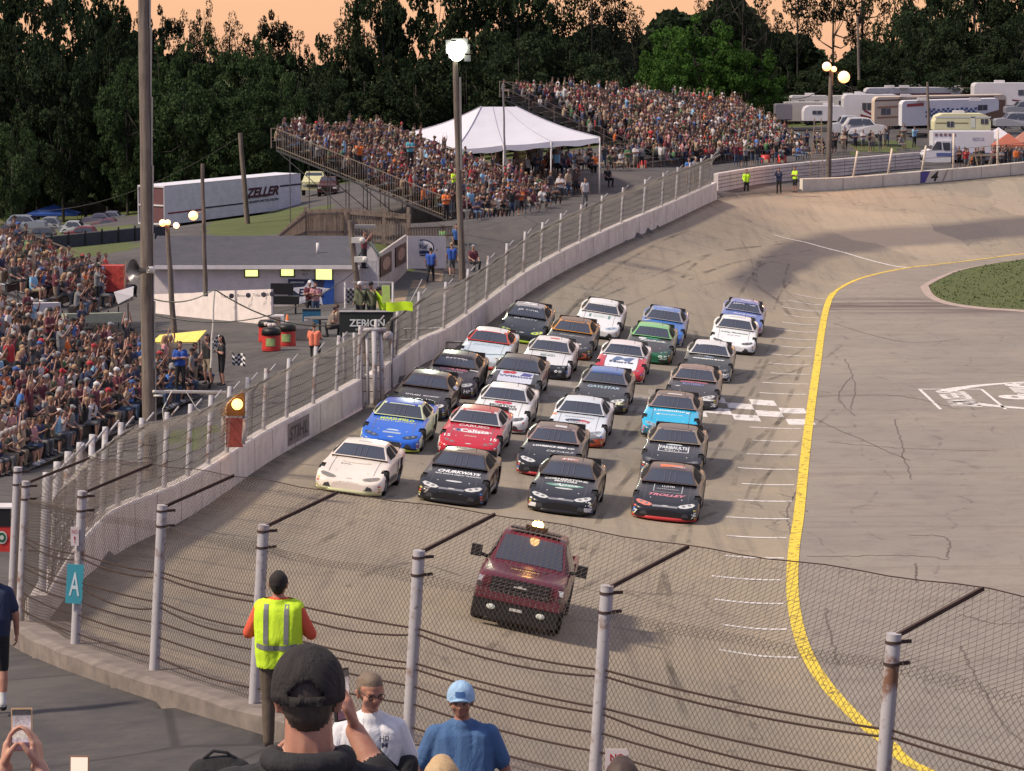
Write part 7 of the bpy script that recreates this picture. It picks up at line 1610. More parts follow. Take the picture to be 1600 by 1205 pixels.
def canopy(px,ypk,yev,hw,Y,col,label,legs=2.2,name='pop_up_canopy',cat='canopy'):
 c_=PY(px,yev,Y);w_=hw/FPX*Y;hp=hz(px,ypk,yev,Y);e=empty(name,tuple(c_),label=label,cat=cat);mb=MB();cs_=[(-w_,-w_*.6,0),(w_,-w_*.6,0),(w_,w_*.6,0),(-w_,w_*.6,0)]
 mb.add(cs_+[(0,0,hp)],[(0,1,4),(1,2,4),(2,3,4),(3,0,4)]);mb.add(cs_+[(x,y,-.2)for x,y,z in cs_],[(0,4,5,1),(1,5,6,2),(2,6,7,3),(3,7,4,0)]);mb.build('cloth',mat('canopy_%02x%02x%02x'%tuple(int(c*255)for c in col),col,.7,var=.06),e)
 for x,y,z in cs_:mb=MB();mb.tube([V((x,y,0)),V((x,y,-legs))],.03,6);mb.build('leg',M_STEEL,e)
canopy(84,320,333,40,312,srgb(36,74,150),'blue pop-up canopy over the far left car park');canopy(1187,178,188,17,262,srgb(96,140,190),'light blue and white umbrella at the right end of the far stand')
canopy(1575,208,226,24,251,srgb(170,96,76),'orange-brown canopy left of the pale one in the far right corner',1.6);canopy(1602,204,222,22,252,srgb(176,120,104),'pale orange canopy cut by the right edge of the photo',1.6);canopy(1560,199,216,24,256,srgb(206,200,206),'white sloping canopy behind the ambulance',1.8)
sh=empty('sawhorse',tuple(PY(1536,263,243)),label='white wooden sawhorse barricade behind the far turn wall',cat='barricade');mb=MB();mb.bar((-1.0,0,.95),(1.1,0,1.0),.06,.18);mb.build('beam',M_RAIL,sh)
for x,d_ in ((-.9,-.25),(-.6,.25),(.6,-.25),(.95,.3)):mb=MB();mb.bar((x,0,.95),(x+d_,.0,0),.1,.08,up=(0,1,0));mb.build('leg',M_RAIL,sh)
lt=empty('scoring_ladder',tuple(PY(1268,284,230)),label='tall pale ladder frame left of the orange floodlight pole',cat='ladder');mb=MB();k_=230/5200
for x0,x1 in ((-4,4),(18,14)):mb.bar((x0*k_,0,-.3),(x1*k_,0,4.4),.07,.07,up=(0,1,0))
mb.build('side_rail',M_RAIL,lt);mb=MB()
for j in range(12):mb.bar((lambda u:(-4+8*u)*k_)(j/12),0,0)if False else mb.bar(((-4+8*j/12)*k_,0,.2+4.0*j/12),((18-4*j/12)*k_,0,.2+4.0*j/12),.04,.04)
mb.build('rung',M_RAIL,lt)
bb=empty('concrete_barrier',tuple(PY(28,499,120)),label='pale grey barrier block between the two left crowds',cat='barrier');q1=PY(92,497,121)-bb.location;mb=MB();mb.bar(V((0,0,.25)),q1+V((0,0,.25)),.3,.65);mb.build('block',M_WHT,bb)
bb=empty('concrete_barrier',tuple(PY(100,502,122)),label='long low green-white barrier left of the thick pole',cat='barrier');q1=PY(188,500,124)-bb.location;mb=MB();mb.bar(V((0,0,.1)),q1+V((0,0,.1)),.3,.35);mb.build('block',mat('pale_green',srgb(150,158,140),.7),bb)
rn=empty('netted_crate_stack',tuple(PY(175,455,134)),label='stack covered in orange-red netting left of the horn speaker',cat='crates');mb=MB();mb.box((0,0,.35),(1.05,.8,.7));mb.box((.05,0,.88),(.9,.75,.34));mb.build('netting',mat('net_red',srgb(176,62,54),.7,var=.45,scale=7),rn)
for x in (-.5,.55):mb=MB();mb.tube([V((x,-.4,0)),V((x+.1,-.4,1.25))],.03,6);mb.build('stake',M_RAIL,rn)
wp=empty('white_awning',tuple(PY(194,462,112)),label='small white slanting awning under the horn speaker',cat='awning');mb=MB();mb.add([V((-.35,0,.12)),V((.30,.2,.30)),V((.30,0,-.02)),V((-.2,-.1,-.28))],[(0,1,2,3)]);mb.add([V((-.35,.03,.12)),V((.30,.23,.30)),V((.30,.03,-.02)),V((-.2,-.07,-.28))],[(3,2,1,0)]);mb.build('cloth',M_WHT,wp)
sf=empty('screen_fence',tuple(PY(60,402,180)),label='dark screened fence in front of the far left car park',cat='fence');q0,q1=PY(55,420,180),PY(262,398,186);mb=MB();hh=hz(60,372,420,180);mb.bar(q0-sf.location+V((0,0,hh/2)),q1-sf.location+V((0,0,hh/2)),.04,hh);mb.build('screen',mat('screen_grey',srgb(62,64,72),.8,var=.25),sf)
for k in range(9):p=q0.lerp(q1,k/8)-sf.location;mb=MB();mb.tube([p+V((0,-.05,-.3)),p+V((0,-.05,hh+.15))],.05,6);mb.build('post',M_BLACK,sf)
mb=MB();mb.bar(q0-sf.location+V((0,0,hh)),q1-sf.location+V((0,0,hh)),.06,.05);mb.build('top_rail',M_STEEL,sf)
dr=empty('barrier_box',tuple(PY(-8,872,66)),label='red and black box with a round green emblem at the left edge of the photo',cat='box')
mb=MB();mb.box((0,0,.35),(.72,.5,.66));mb.build('red_base',mat('drum_red',(.50,.035,.03),.5),dr);mb=MB();mb.box((0,0,.86),(.74,.52,.36));mb.build('black_lid',M_BLACK,dr);mb=MB();mb.box((0,0,1.06),(.8,.56,.03));mb.build('rim',M_WHT,dr)
for r_,dy,c_ in ((.13,-.265,srgb(200,206,200)),(.10,-.27,srgb(30,90,60)),(.05,-.275,srgb(190,200,190))):mb=MB();mb.add([p+V((.19,0,.46))for p in disc(0,0,r_*.8,r_,dy,18)],[tuple(range(18))]);mb.build('emblem',mat('emb%.2f'%r_,c_,.5),dr)
for k,(px,py)in enumerate(((640,548),(665,530),(690,552))):
 p=E(px,py);e=empty('wooden_bench',tuple(p),.2,label=['leftmost','middle','rightmost'][k]+' of the low grey benches behind the long fence',cat='bench',group='benches behind the fence')
 mb=MB();mb.box((0,0,.42),(1.9,.28,.05));mb.build('seat',M_ALU,e)
 for x in (-.8,.8):mb=MB();mb.box((x,0,.2),(.06,.25,.4));mb.build('leg',M_ALU,e)
def checker_flag(p,w_,h_,n,mth,label,rz=0,droop=.1,staff=True):
 e=empty('checkered_flag',tuple(p),rz,label,'flag','checkered flags held by the flag girls');mb=MB();mk=MB();N=n
 def fp(i,j):u,v_=i/N,j/N;return V((u*w_,-.08*math.sin(u*7+v_*2)-.04,-v_*h_-droop*u-.05*math.sin(u*6)))
 for i in range(N):
  for j in range(N):(mb if (i+j)%2 else mk).quad(fp(i,j),fp(i,j+1),fp(i+1,j+1),fp(i+1,j))
 c_=mb.build('white_check',mat('flag_white',(.75,.73,.72),.7),e);mk.build('black_check',mat('flag_black',(.015,.015,.018),.7),e)
 if staff:s2_=MB();s2_.tube([V((-.25,0,-.3)),V((0,0,.06))],.012,6);s2_.build('staff',M_RAIL,e)
checker_flag(PY(363,550,116.8),.46,.42,5,None,'checkered flag spread out to the right by a flag girl',droop=.12)
checker_flag(PY(331,528,117),.34,.36,5,None,'bunched checkered flag raised between two flag girls',droop=-.08)
lt_=empty('lattice_panel',tuple(PY(548,463,149)),label='small dark checkered lattice panel on the restroom corner',cat='panel');mb=MB()
for i in range(5):
 for j in range(6):
  if (i+j)%2:mb.box((-.22+.11*i,0,-.25+.11*j),(.11,.03,.11))
mb.build('dark_squares',M_BLACK,lt_);mb=MB();mb.box((0,.04,.02),(.58,.03,.68));mb.build('back_board',M_WHT,lt_)
# ======= NAMED FIGURES
def small(px,py,Y,rz,label,**kw):
 g_=kw.pop('group',None);p=PY(px,py,Y);return person(p,rz,label,group=g_,voxel=.026,**kw)
VEST=pal('cloth_hi_vis',(.50,.80,.03))
small(1166,306,219,.1,'far track official in a lime shirt holding a hand to the head, leftmost of three',shirt=VEST,trousers='black',hair='dark hair',pose='stand',arms='onephone',legs='long',sleeves='long')
small(1217,303,221,-.3,'far track official in dark blue overalls, between the two lime-shirted ones',shirt='navy',trousers='black',hair='dark hair',pose='stand',arms='phone',legs='long',sleeves='long')
small(1242,301,222,-.9,'far track official in a neon shirt and black shorts at the wall end',shirt=VEST,trousers='black',hair='brown hair',pose='stand',arms='fold',legs='short')
small(1076,290,207,.3,'person in a blue shirt and pale shorts behind the far end of the fence',shirt='blue',trousers='khaki',hair='brown hair',pose='stand',arms='fold',legs='short')
small(1087,289,209,.1,'person in grey behind the far fence end, right of the blue shirt',shirt='grey',trousers='khaki',hair='grey hair',pose='stand',arms='down',legs='long')
small(914,325,190,.5,'person in a white shirt behind the long fence near the middle stand',shirt='white',trousers='grey',hair='dark hair',pose='stand',arms='down',legs='long')
small(949,292,207,.5,'person in black sitting alone on the asphalt before the far stand',shirt='black',trousers='black',hair='brown hair',pose='sit',arms='knees',legs='long')
small(676,428,165.5,.5,'person in a navy shirt standing before the oval logo board',shirt='navy',trousers='dark',hair='dark hair',pose='stand',arms='fold',legs='long')
small(673,443,160,3.0,'person in a royal blue shirt walking away, nearer the white wall',shirt='royal blue',trousers='dark',hair='dark hair',pose='walk',arms='down',legs='long')
small(706,434,163,3.2,'person in a royal blue shirt and shorts walking away beside the light pole',shirt='royal blue',trousers='grey',hair='blond hair',pose='walk',arms='down',legs='short')
small(692,405,172,2.4,'person in a light green shirt by the deck railing',shirt=pal('cloth_mint',(.25,.55,.22)),trousers='dark',hair='dark hair',pose='stand',arms='fold',legs='long')
small(713,402,173,.6,'person in blue and black beside the sign boards near the light pole',shirt='blue',trousers='black',hair='dark hair',pose='stand',arms='down',legs='long')
small(739,425,160,.5,'person in a grey cap just above the fence right of the light pole',shirt='maroon',trousers='dark',hair='grey cap',cap=True,pose='sit',arms='knees',legs='long')
small(697,345,184,.4,'marshal in an orange vest at the foot of the middle stand',shirt=pal('cloth_orange_vest',(.85,.20,.05)),trousers='dark',hair='white cap',cap=True,pose='stand',arms='fold',legs='long')
small(561,268,186,.4,'spectator in bright orange standing high in the middle stand',shirt='orange',trousers='dark',hair='brown hair',pose='stand',arms='phone',legs='long')
small(641,262,190,.4,'spectator in a turquoise shirt standing in the middle stand',shirt=pal('cloth_turq',(.10,.38,.48)),trousers='dark',hair='dark hair',pose='stand',arms='fold',legs='long')
small(711,300,186,.4,'person in a hi-vis yellow shirt inside the middle stand',shirt=VEST,trousers='dark',hair='grey hair',pose='sit',arms='clap',legs='long')
small(815,270,205,.2,'marshal in pale yellow standing under the white tent',shirt=pal('cloth_pale_yellow',(.5,.52,.18)),trousers='khaki',hair='white cap',cap=True,pose='stand',arms='fold',legs='long')
zc=zt_+fs0.z-.72
for dx,dy,rz,lb in ((-.28,.0,-.5,'flag crew member in an olive jacket, left one on the flag stand'),(.12,-.1,-.7,'flag crew member in an olive jacket, middle one on the flag stand')):
 person(V((fs0.x+dx,fs0.y+dy,zc)),rz,lb,'olive','black','white cap' if dx<0 else 'black cap',group=None,voxel=.026,pose='stand',arms='onephone',cap=True,legs='long',sleeves='long')
person(V((fs0.x+.55,fs0.y-.1,zc-.15)),-.9,'flag crew member in a neon yellow and black jacket leaning over the flag',VEST,'black','black cap',voxel=.026,pose='stand',arms='phone',cap=True,legs='long',sleeves='long',lean=.25)
small(484,500,146,.3,'person in a maroon shirt in front of the star banner, white cap',shirt='maroon',trousers='dark',hair='white cap',cap=True,pose='stand',arms='fold',legs='long')
small(493,502,146,.3,'person in pink and denim in front of the star banner, back to us',shirt='pink',trousers='denim',hair='dark hair',pose='stand',arms='fold',legs='long')
small(515,530,130,1.9,'person in a brown-grey shirt leaning on the round picnic table',shirt=pal('cloth_taupe',(.16,.13,.11)),trousers='dark',hair='dark hair',pose='sit',arms='knees',legs='long',lean=.3)
small(527,527,131,-1.6,'person in a pale shirt opposite the taupe shirt at the picnic table',shirt='tan',trousers='dark',hair='brown hair',pose='sit',arms='fold',legs='long')
small(491,560,122,3.1,'person in a coral orange shirt sitting just above the fence top',shirt=pal('cloth_coral',(.80,.22,.13)),trousers='dark',hair='brown hair',pose='sit',arms='clap',legs='long')
small(569,420,150.6,1.2,'person in a dark pink shirt at the ticket hut behind the leaning pole',shirt='maroon',trousers='dark',hair='dark hair',pose='stand',arms='phone',legs='long')
tbb=empty('blue_cooler',tuple(E(491,505)),label='teal blue cooler box in front of the star banner',cat='cooler');mb=MB();mb.box((-.1,0,.28),(.75,.45,.56));mb.build('tub',mat('teal_cool',srgb(34,92,126),.5),tbb);mb=MB();mb.box((-.1,0,.58),(.78,.48,.06));mb.build('lid',M_BLACK,tbb);mb=MB();mb.box((-.28,-.23,.2),(.25,.02,.18));mb.build('label_sticker',M_WHT,tbb)
for px,py,rz,lb,kw in ((325,601,-.6,'flag girl in black top and pale shorts, left of the two holding flags',dict(shirt='black',trousers='khaki',hair='dark hair',arms='onephone')),(347,603,-1.2,'flag girl in black dress, right one beside the spread checkered flag',dict(shirt='black',trousers='black',hair='dark hair',arms='fold')),(282,612,.2,'man in a royal blue shirt and dark trousers standing right of the thick pole',dict(shirt='royal blue',trousers='dark',hair='brown hair',arms='fold',legs='long'))):
 k_=dict(pose='stand',legs='short',long_hair=px>300);k_.update(kw);small(px,py,113.5,rz,lb,**k_)
 # ---- close figures, finer skin
def hand_caps(w,f,n,side,curl=.3,grip=0.0,mat_=SK):
 """w wrist, f finger direction, n palm normal (towards what it holds), side = thumb direction"""
 f,n,side=V(f).normalized(),V(n).normalized(),V(side).normalized();c=[]
 for k,(o_,ln_)in enumerate(((-.030,.062),(-.010,.075),(.011,.080),(.031,.072))):
  kn_=w+f*(.082+.004*k)+side*o_;c.append((w+f*.02+side*o_*.55,.016,kn_,.0125,mat_))
  a=kn_;d=f;ang=curl*(1.15-.1*k)
  for j,(frac,r0,r1)in enumerate(((.45,.0098,.0088),(.30,.0088,.0080),(.25,.0080,.0070))):
   an_=ang*(j+1)+grip*j;d=f*math.cos(an_)+n*math.sin(an_);b=a+d*ln_*frac;c.append((a,r0,b,r1,mat_));a=b
 t0=w+f*.03+side*.028;t1=t0+f*.035+side*.026+n*.012;t2=t1+f*.030+n*.018+side*.002
 c.append((w+f*.015+side*.01,.016,t0,.016,mat_));c.append((t0,.015,t1,.011,mat_));c.append((t1,.011,t2,.009,mat_));return c
EYE,LIP,CAPM=5,6,7
def head_caps(c,yaw=0.0,pitch=0.0,hair_r=.0,beard=None,bald=False,hair_len='short'):
 """c = head centre; face towards -Y turned by yaw"""
 M=Matrix.Rotation(yaw,3,'Z')@Matrix.Rotation(pitch,3,'X')
 q=lambda x,y,z:c+M@V((x,y,z));o=[]
 o.append((q(0,.010,.030),.082,q(0,-.018,.045),.078,SK));o.append((q(0,.028,.02),.078,q(0,.03,.03),.08,SK));o.append((q(0,-.045,-.035),.050,q(0,-.030,-.01),.062,SK));o.append((q(-.03,-.03,-.06),.032,q(0,-.066,-.078),.025,SK));o.append((q(.03,-.03,-.06),.032,q(0,-.066,-.078),.025,SK))
 for s in (-1,1):
  o.append((q(s*.040,-.068,-.012),.026,q(s*.045,-.05,-.03),.026,SK));o.append((q(s*.018,-.092,.030),.010,q(s*.048,-.078,.030),.011,SK));o.append((q(s*.084,.010,-.004),.014,q(s*.092,.018,.012),.014,SK));o.append((q(s*.084,.006,-.012),.013,q(s*.083,.004,-.034),.009,SK))
  o.append((q(s*.031,-.0845,.012),.010,q(s*.034,-.084,.012),.010,EYE))
 o.append((q(0,-.092,.018),.009,q(0,-.110,-.018),.013,SK));o.append((q(-.012,-.1,-.022),.009,q(.012,-.1,-.022),.009,SK))
 o.append((q(-.020,-.0905,-.048),.0065,q(.020,-.0905,-.048),.0065,LIP));o.append((q(-.012,-.090,-.056),.0065,q(.012,-.090,-.056),.0065,LIP))
 if not bald:
  o.append((q(0,.026,.052),.089,q(0,-.012,.074),.074,HA,.004));o.append((q(0,.040,.015),.080,q(0,.038,-.01),.072,HA,.004))
  for s in (-1,1):o.append((q(s*.066,.010,.04),.026,q(s*.070,.012,.005),.018,HA,.003))
 return o,q
def figure(loc,rz,label,caps,mats_,voxel=.0085,scale=1.0,name='person'):
 me,mi=remesh(caps,voxel,'body',2,.4)
 for mm in mats_:me.materials.append(mm)
 me.polygons.foreach_set('material_index',np.minimum(mi,len(mats_)-1).tolist());me.polygons.foreach_set('use_smooth',[True]*len(mi))
 o=bpy.data.objects.new(name,me);COL.objects.link(o);o.location=loc;o.rotation_euler=(0,0,rz);o.scale=(scale,)*3
 return tag(o,label,'person')
def skinm(name,c):
 m,t,b_=_mk(name);g=NG(m);tcn=g.n('ShaderNodeTexCoord');oc=tcn.outputs['Object'];n1=g.noise(oc,18,5,.6);n2=g.noise(oc,160,2)
 g.l(g.mix(g.mapr(n1,.3,.7),c,(c[0]*.82,c[1]*.66,c[2]*.62)),b_.inputs['Base Color']);setp(b_,Roughness=.55);b_.inputs['Subsurface Weight'].default_value=.08;g.bump(n2,.15,.002);return m
def clothm(name,c,fold=6,sc_=1.0):
 m,t,b_=_mk(name);g=NG(m);tcn=g.n('ShaderNodeTexCoord');oc=tcn.outputs['Object'];n1=g.noise(g.mapping(oc,(1.2,1.2,.8)),fold,4,.6,.8);n2=g.noise(oc,300,2)
 g.l(g.mix(g.mapr(n1,.3,.7),tuple(x*.88 for x in c),tuple(min(1,x*1.08)for x in c)),b_.inputs['Base Color']);setp(b_,Roughness=.9)
 b1=g.n('ShaderNodeBump');b1.inputs['Strength'].default_value=.8;b1.inputs['Distance'].default_value=.03;g.l(n1,b1.inputs['Height']);b2=g.n('ShaderNodeBump');b2.inputs['Strength'].default_value=.2;b2.inputs['Distance'].default_value=.002;g.l(n2,b2.inputs['Height']);g.l(b1.outputs[0],b2.inputs['Normal']);g.l(b2.outputs[0],b_.inputs['Normal']);return m
def hairm(name,c):
 m,t,b_=_mk(name);g=NG(m);tcn=g.n('ShaderNodeTexCoord');n1=g.noise(g.mapping(tcn.outputs['Object'],(1,1,.12)),220,3,.7);g.l(g.mix(g.mapr(n1,.3,.7),tuple(x*.6 for x in c),tuple(min(1,x*1.3)for x in c)),b_.inputs['Base Color']);setp(b_,Roughness=.6);g.bump(n1,.6,.004);return m
S1,S2,S3=skinm('skin_ruddy',(.46,.24,.17)),skinm('skin_tan',(.36,.18,.12)),skinm('skin_pale',(.52,.30,.22))
EYM,LPM=mat('eye_brown',(.10,.06,.05),.4,var=0),mat('lip',(.34,.13,.11),.5,var=0)  # dark brown for the eyes, dull red for the lips
def torso_caps(H0,w=1.0,belly=0.0,mt=SH,tr=TR,lean=0.0):
 """hips at height H0; returns caps and key joints"""
 c=[];up=V((0,-math.sin(lean),math.cos(lean)));P0=V((0,0,H0));ch=P0+up*.40
 for s in (-1,1):
  c+=[(P0+V((s*.085*w,.0,.0)),.125*w,P0+up*.16+V((s*.080*w,-.01-belly*.3,0)),.120*w+belly,mt),(P0+up*.16+V((s*.080*w,-.01-belly*.3,0)),.12*w+belly,ch+V((s*.105*w,0,0)),.118,mt),(ch+V((s*.10*w,.01,0)),.112,ch+up*.055+V((s*.155*w,.015,0)),.070,mt),(ch+up*.12+V((s*.04,.02,0)),.055,ch+up*.065+V((s*.15*w,.02,0)),.055,mt)]
  c.append((P0+V((s*.085,0,-.06)),.118*w,P0+V((s*.08,0,.02)),.12*w,tr))
 c.append((P0+up*.18+V((0,-.02-belly*.4,0)),.12*w+belly,ch+V((0,-.005,.0)),.125,mt));c.append((ch+up*.03,.118,ch+up*.10,.085,mt))
 nk=ch+up*.15;c.append((nk-up*.03+V((0,.012,0)),.060,nk+up*.07+V((0,0,0)),.052,SK));return c,ch,nk,up
def leg_caps(hip,kn,an,toe,long=True,tr=TR,so=SO,sock=None):
 c=[(hip,.108,kn,.070,tr)]
 if long:c.append((kn,.070,an,.056,tr))
 else:c+=[(kn,.058,kn.lerp(an,.35),.060,SK),(kn.lerp(an,.35),.060,an,.038,SK)]
 if sock is not None:c.append((kn.lerp(an,.62),.050,an,.042,sock))
 c.append((an+V((0,.03,-.05)),.045,toe,.036,so));return c
Y0=9.1;hc=PY(482,1092,Y0)+V((0,0,.0));ft=V((hc.x,hc.y,hc.z-1.672))
c,ch,nk,up=torso_caps(.96,1.0,.02);HC=V((0,.0,1.672))
hcap,q=head_caps(HC,yaw=math.pi);c+=hcap
c+=[(nk+V((0,0,-.02)),.072,nk+V((0,0,.12)),.066,SK)]
shl=ch+V((.21,.01,.045));el=V((.25,.26,1.27));wr=V((.112,.36,1.50))
c+=[(shl,.075,el,.062,SH),(el,.060,wr.lerp(el,.45),.050,SH),(wr.lerp(el,.45),.040,wr,.030,SK)]
c+=hand_caps(wr,(-.20,.12,1.0),(-1,.1,0),(0,-1,.2),curl=.35)
shl=ch+V((-.21,.01,.045));el2=V((-.34,.14,1.24));wr2=V((-.16,.36,1.36));c+=[(shl,.075,el2,.062,SH),(el2,.060,wr2,.040,SH)]+hand_caps(wr2,(.9,.2,.6),(0,-1,.3),(0,.3,1),curl=.4)
for s in (-1,1):c+=leg_caps(V((s*.10,0,.94)),V((s*.12,.02,.5)),V((s*.12,.0,.1)),V((s*.14,.18,.035)))
for k in range(7):
 a0,a1=-1.9+k*.55,-1.9+(k+1)*.55;c.append((V((math.sin(a0)*.105,-.03-math.cos(a0)*.085,nk.z+.0)),.034,V((math.sin(a1)*.105,-.03-math.cos(a1)*.085,nk.z+.0)),.034,SH))
m_jac,m_hair1=clothm('jacket_black',(.022,.021,.024),5),hairm('hair_cropped',(.05,.035,.028))
man=figure(ft,0,'man seen from behind in a dark curved-brim cap, filming with a phone, closest to us',c,[S1,m_jac,TRM['dark'],m_hair1,SOM[1],EYM,LPM],voxel=.0075)
mb=MB();rows_=[];CR=.101
cen=HC+V((0,-.012,.042))
for i in range(15):
 ph=math.pi/2*(i/14)**.92;r_=[]
 for j in range(49):
  a=2*math.pi*j/48;seam=1-.018*max(0,1-abs(((a/(math.pi/3))%1)-.5)*-1-.55)if False else 1.0
  s6=abs(math.sin(3*a));rr=CR*(1-.022*(1-s6)**8);zz=math.cos(ph)*.112
  x_,y_=rr*math.sin(ph)*math.sin(a)*.99,rr*math.sin(ph)*math.cos(a)*1.12;drop=-.012*math.sin(ph)**6*(1.0 if math.cos(a)<0 else .4)
  r_.append(cen+V((x_,y_,zz+drop)))
 rows_.append(r_)
rows_.append([p+V((0,0,-.026))for p in rows_[-1]])
mb.grid(rows_,flip=True)
keep=[]
for f in mb.f:
 cx__=sum(mb.v[i][0]for i in f)/4-cen.x;cy__=sum(mb.v[i][1]for i in f)/4-cen.y;cz__=sum(mb.v[i][2]for i in f)/4-cen.z
 if cy__<0 and (cx__/.046)**2+((cz__+.012)/.036)**2<1 and cz__>-.020:continue
 keep.append(f)
mb.f=keep;mb.m=[0]*len(keep);M_CAP=clothm('cap_cloth',(.020,.016,.016),9)
cap_o=mb.build('cap',M_CAP,man,smooth=True);sm_=cap_o.modifiers.new('thick','SOLIDIFY');sm_.thickness=.004
mb=MB();mb.sphere(cen+V((0,0,.113)),(.008,.008,.005),n=8,k=5);mb.build('button',M_CAP,cap_o,smooth=True)
mb=MB();mb.grid([[V((x,.095+.075*(1-(x/.085)**2)*k,HC.z+.052-.045*(x/.085)**2-.012*k))for x in np.linspace(-.085,.085,13)]for k in (0,.5,1)]);b_o=mb.build('brim',M_CAP,cap_o,smooth=True);sm_=b_o.modifiers.new('thick','SOLIDIFY');sm_.thickness=.004
mb=MB();mb.grid([[cen+V((x,-.1145+.6*x*x*4,z-.004))for x in np.linspace(-.046,.046,9)]for z in (-.034,-.020)]);mb.build('strap',M_CAP,cap_o)
ph_=empty('smartphone',tuple(ft+V((.072,.395,1.60))),label='dark smartphone held up beside the dark cap',cat='phone');ph_.rotation_euler=(R(-4),R(4),R(62))
def phone_parts(e,cm,screen):
 mb=MB();mb.prism([(-.037,-.004),(.037,-.004),(.037,.005),(-.037,.005)],-.076,.076);mb.build('case',cm,e)
 mb=MB();mb.quad((-.033,-.0052,-.071),(.033,-.0052,-.071),(.033,-.0052,.071),(-.033,-.0052,.071));mb.build('screen',screen,e)
def screen_mat(name,st=1.0):
 m,t,b_=_mk(name);g=NG(m);tcn=g.n('ShaderNodeTexCoord');sp=g.n('ShaderNodeSeparateXYZ');g.l(tcn.outputs['Generated'],sp.inputs[0])
 n1=g.noise(tcn.outputs['Object'],95,3,.7);rp=g.n('ShaderNodeValToRGB');g.l(sp.outputs[2],rp.inputs[0]);el_=rp.color_ramp.elements;el_[0].position=0;el_[0].color=(.10,.05,.07,1);el_[1].position=1;el_[1].color=(.02,.02,.02,1)
 for p_,c_ in ((.17,(.13,.06,.09)),(.2,(.55,.42,.48)),(.36,(.60,.50,.42)),(.52,(.62,.45,.42)),(.66,(.50,.40,.42)),(.84,(.30,.24,.24)),(.87,(.03,.03,.03))):e_=el_.new(p_);e_.color=(*c_,1)
 c=g.mix(g.mapr(n1,.42,.62),rp.outputs[0],g.mix(.5,rp.outputs[0],(.08,.05,.06)));g.l(c,b_.inputs['Emission Color']);b_.inputs['Emission Strength'].default_value=st;b_.inputs['Base Color'].default_value=(.01,.01,.01,1);setp(b_,Roughness=.15);return m
SCR=screen_mat('phone_screen',.75);phone_parts(ph_,M_BLACK,SCR)
c,ch,nk,up=torso_caps(.95,1.02,.01);HC=V((0,.0,1.63));hcap,q=head_caps(HC,yaw=math.pi);c+=hcap
for s in (-1,1):
 shl=ch+V((s*.18,.01,.045));el=V((s*.305,.05,1.15));wr=V((s*.17,.27,1.16));c+=[(shl,.072,el,.060,4+3),(el,.056,wr,.042,7)]+hand_caps(wr,(-s*.6,.7,.2),(0,0,-1),(0,.5,.8),curl=.5)
 c+=leg_caps(V((s*.095,0,.92)),V((s*.11,.02,.5)),V((s*.11,.0,.1)),V((s*.13,.18,.035)))
M_VC=clothm('vest_yellow',(.56,.80,.03),5);M_OR=clothm('shirt_red_orange',(.66,.10,.05),6);M_GRYR=mat('reflective_tape',(.20,.20,.20),.5,var=.1)
Y1=31.6;p=PY(430,896,Y1);ftv=V((p.x+.03,p.y,p.z-1.745))
mar_o=figure(ftv,-.12,'marshal in a yellow reflective vest over an orange shirt, back to us at the fence',c,[S1,M_OR,pal('trouser_brown',(.10,.075,.055)),HM['dark hair'],SOM[1],EYM,LPM,M_OR],voxel=.013)
def shell(caps_sub,grow,voxel,name,mt,parent,zlo=None,zhi=None):
 cc=[(a,ra+grow,b,rb+grow,0)for a,ra,b,rb,*_ in caps_sub];me,mi=remesh(cc,voxel,name,3)
 bm=bmesh.new();bm.from_mesh(me)
 if zlo is not None or zhi is not None:bmesh.ops.delete(bm,geom=[f for f in bm.faces if (zlo is not None and f.calc_center_median().z<zlo)or (zhi is not None and f.calc_center_median().z>zhi)],context='FACES')
 bm.to_mesh(me);bm.free();me.materials.append(mt);me.polygons.foreach_set('use_smooth',[True]*len(me.polygons));o=mobj(name,me,parent);return o
tc_,ch,nk,up=torso_caps(.95,1.02,.01)
vs_o=shell([x for x in tc_ if x[4]==SH]+[(V((s*.08,0,.86)),.125,V((s*.08,0,1.0)),.125,0)for s in (-1,1)],.022,.014,'vest',M_VC,mar_o,.84,1.50)
vb=BVHTree.FromPolygons([v.co for v in vs_o.data.vertices],[tuple(p.vertices)for p in vs_o.data.polygons])
def tape(pts,wid,parent,mt,bvh,y0=-1,up_=V((0,0,1))):
 mb=MB();A_,B_=[],[]
 for i,(x,z)in enumerate(pts):
  x2,z2=pts[min(i+1,len(pts)-1)];x1,z1=pts[max(i-1,0)];d=V((x2-x1,0,z2-z1)).normalized();n_=V((-d.z,0,d.x))*wid/2
  for L_,sg in ((A_,1),(B_,-1)):
   pp=V((x,y0,z))+n_*sg;h=bvh.ray_cast(pp,V((0,-y0,0)).normalized());L_.append((h[0]+V((0,.006*(-1 if y0<0 else 1),0)))if h[0]is not None else V((pp.x,0,pp.z)))
 mb.grid([A_,B_]);mb.build('reflective_stripe',mt,parent)
for sgx in (-1,1):tape([(sgx*.10,z)for z in np.linspace(1.08,1.46,9)],.045,vs_o,M_GRYR,vb)
tape([(x,1.06-.02*(1-(x/.2)**2))for x in np.linspace(-.20,.20,15)],.05,vs_o,M_GRYR,vb)
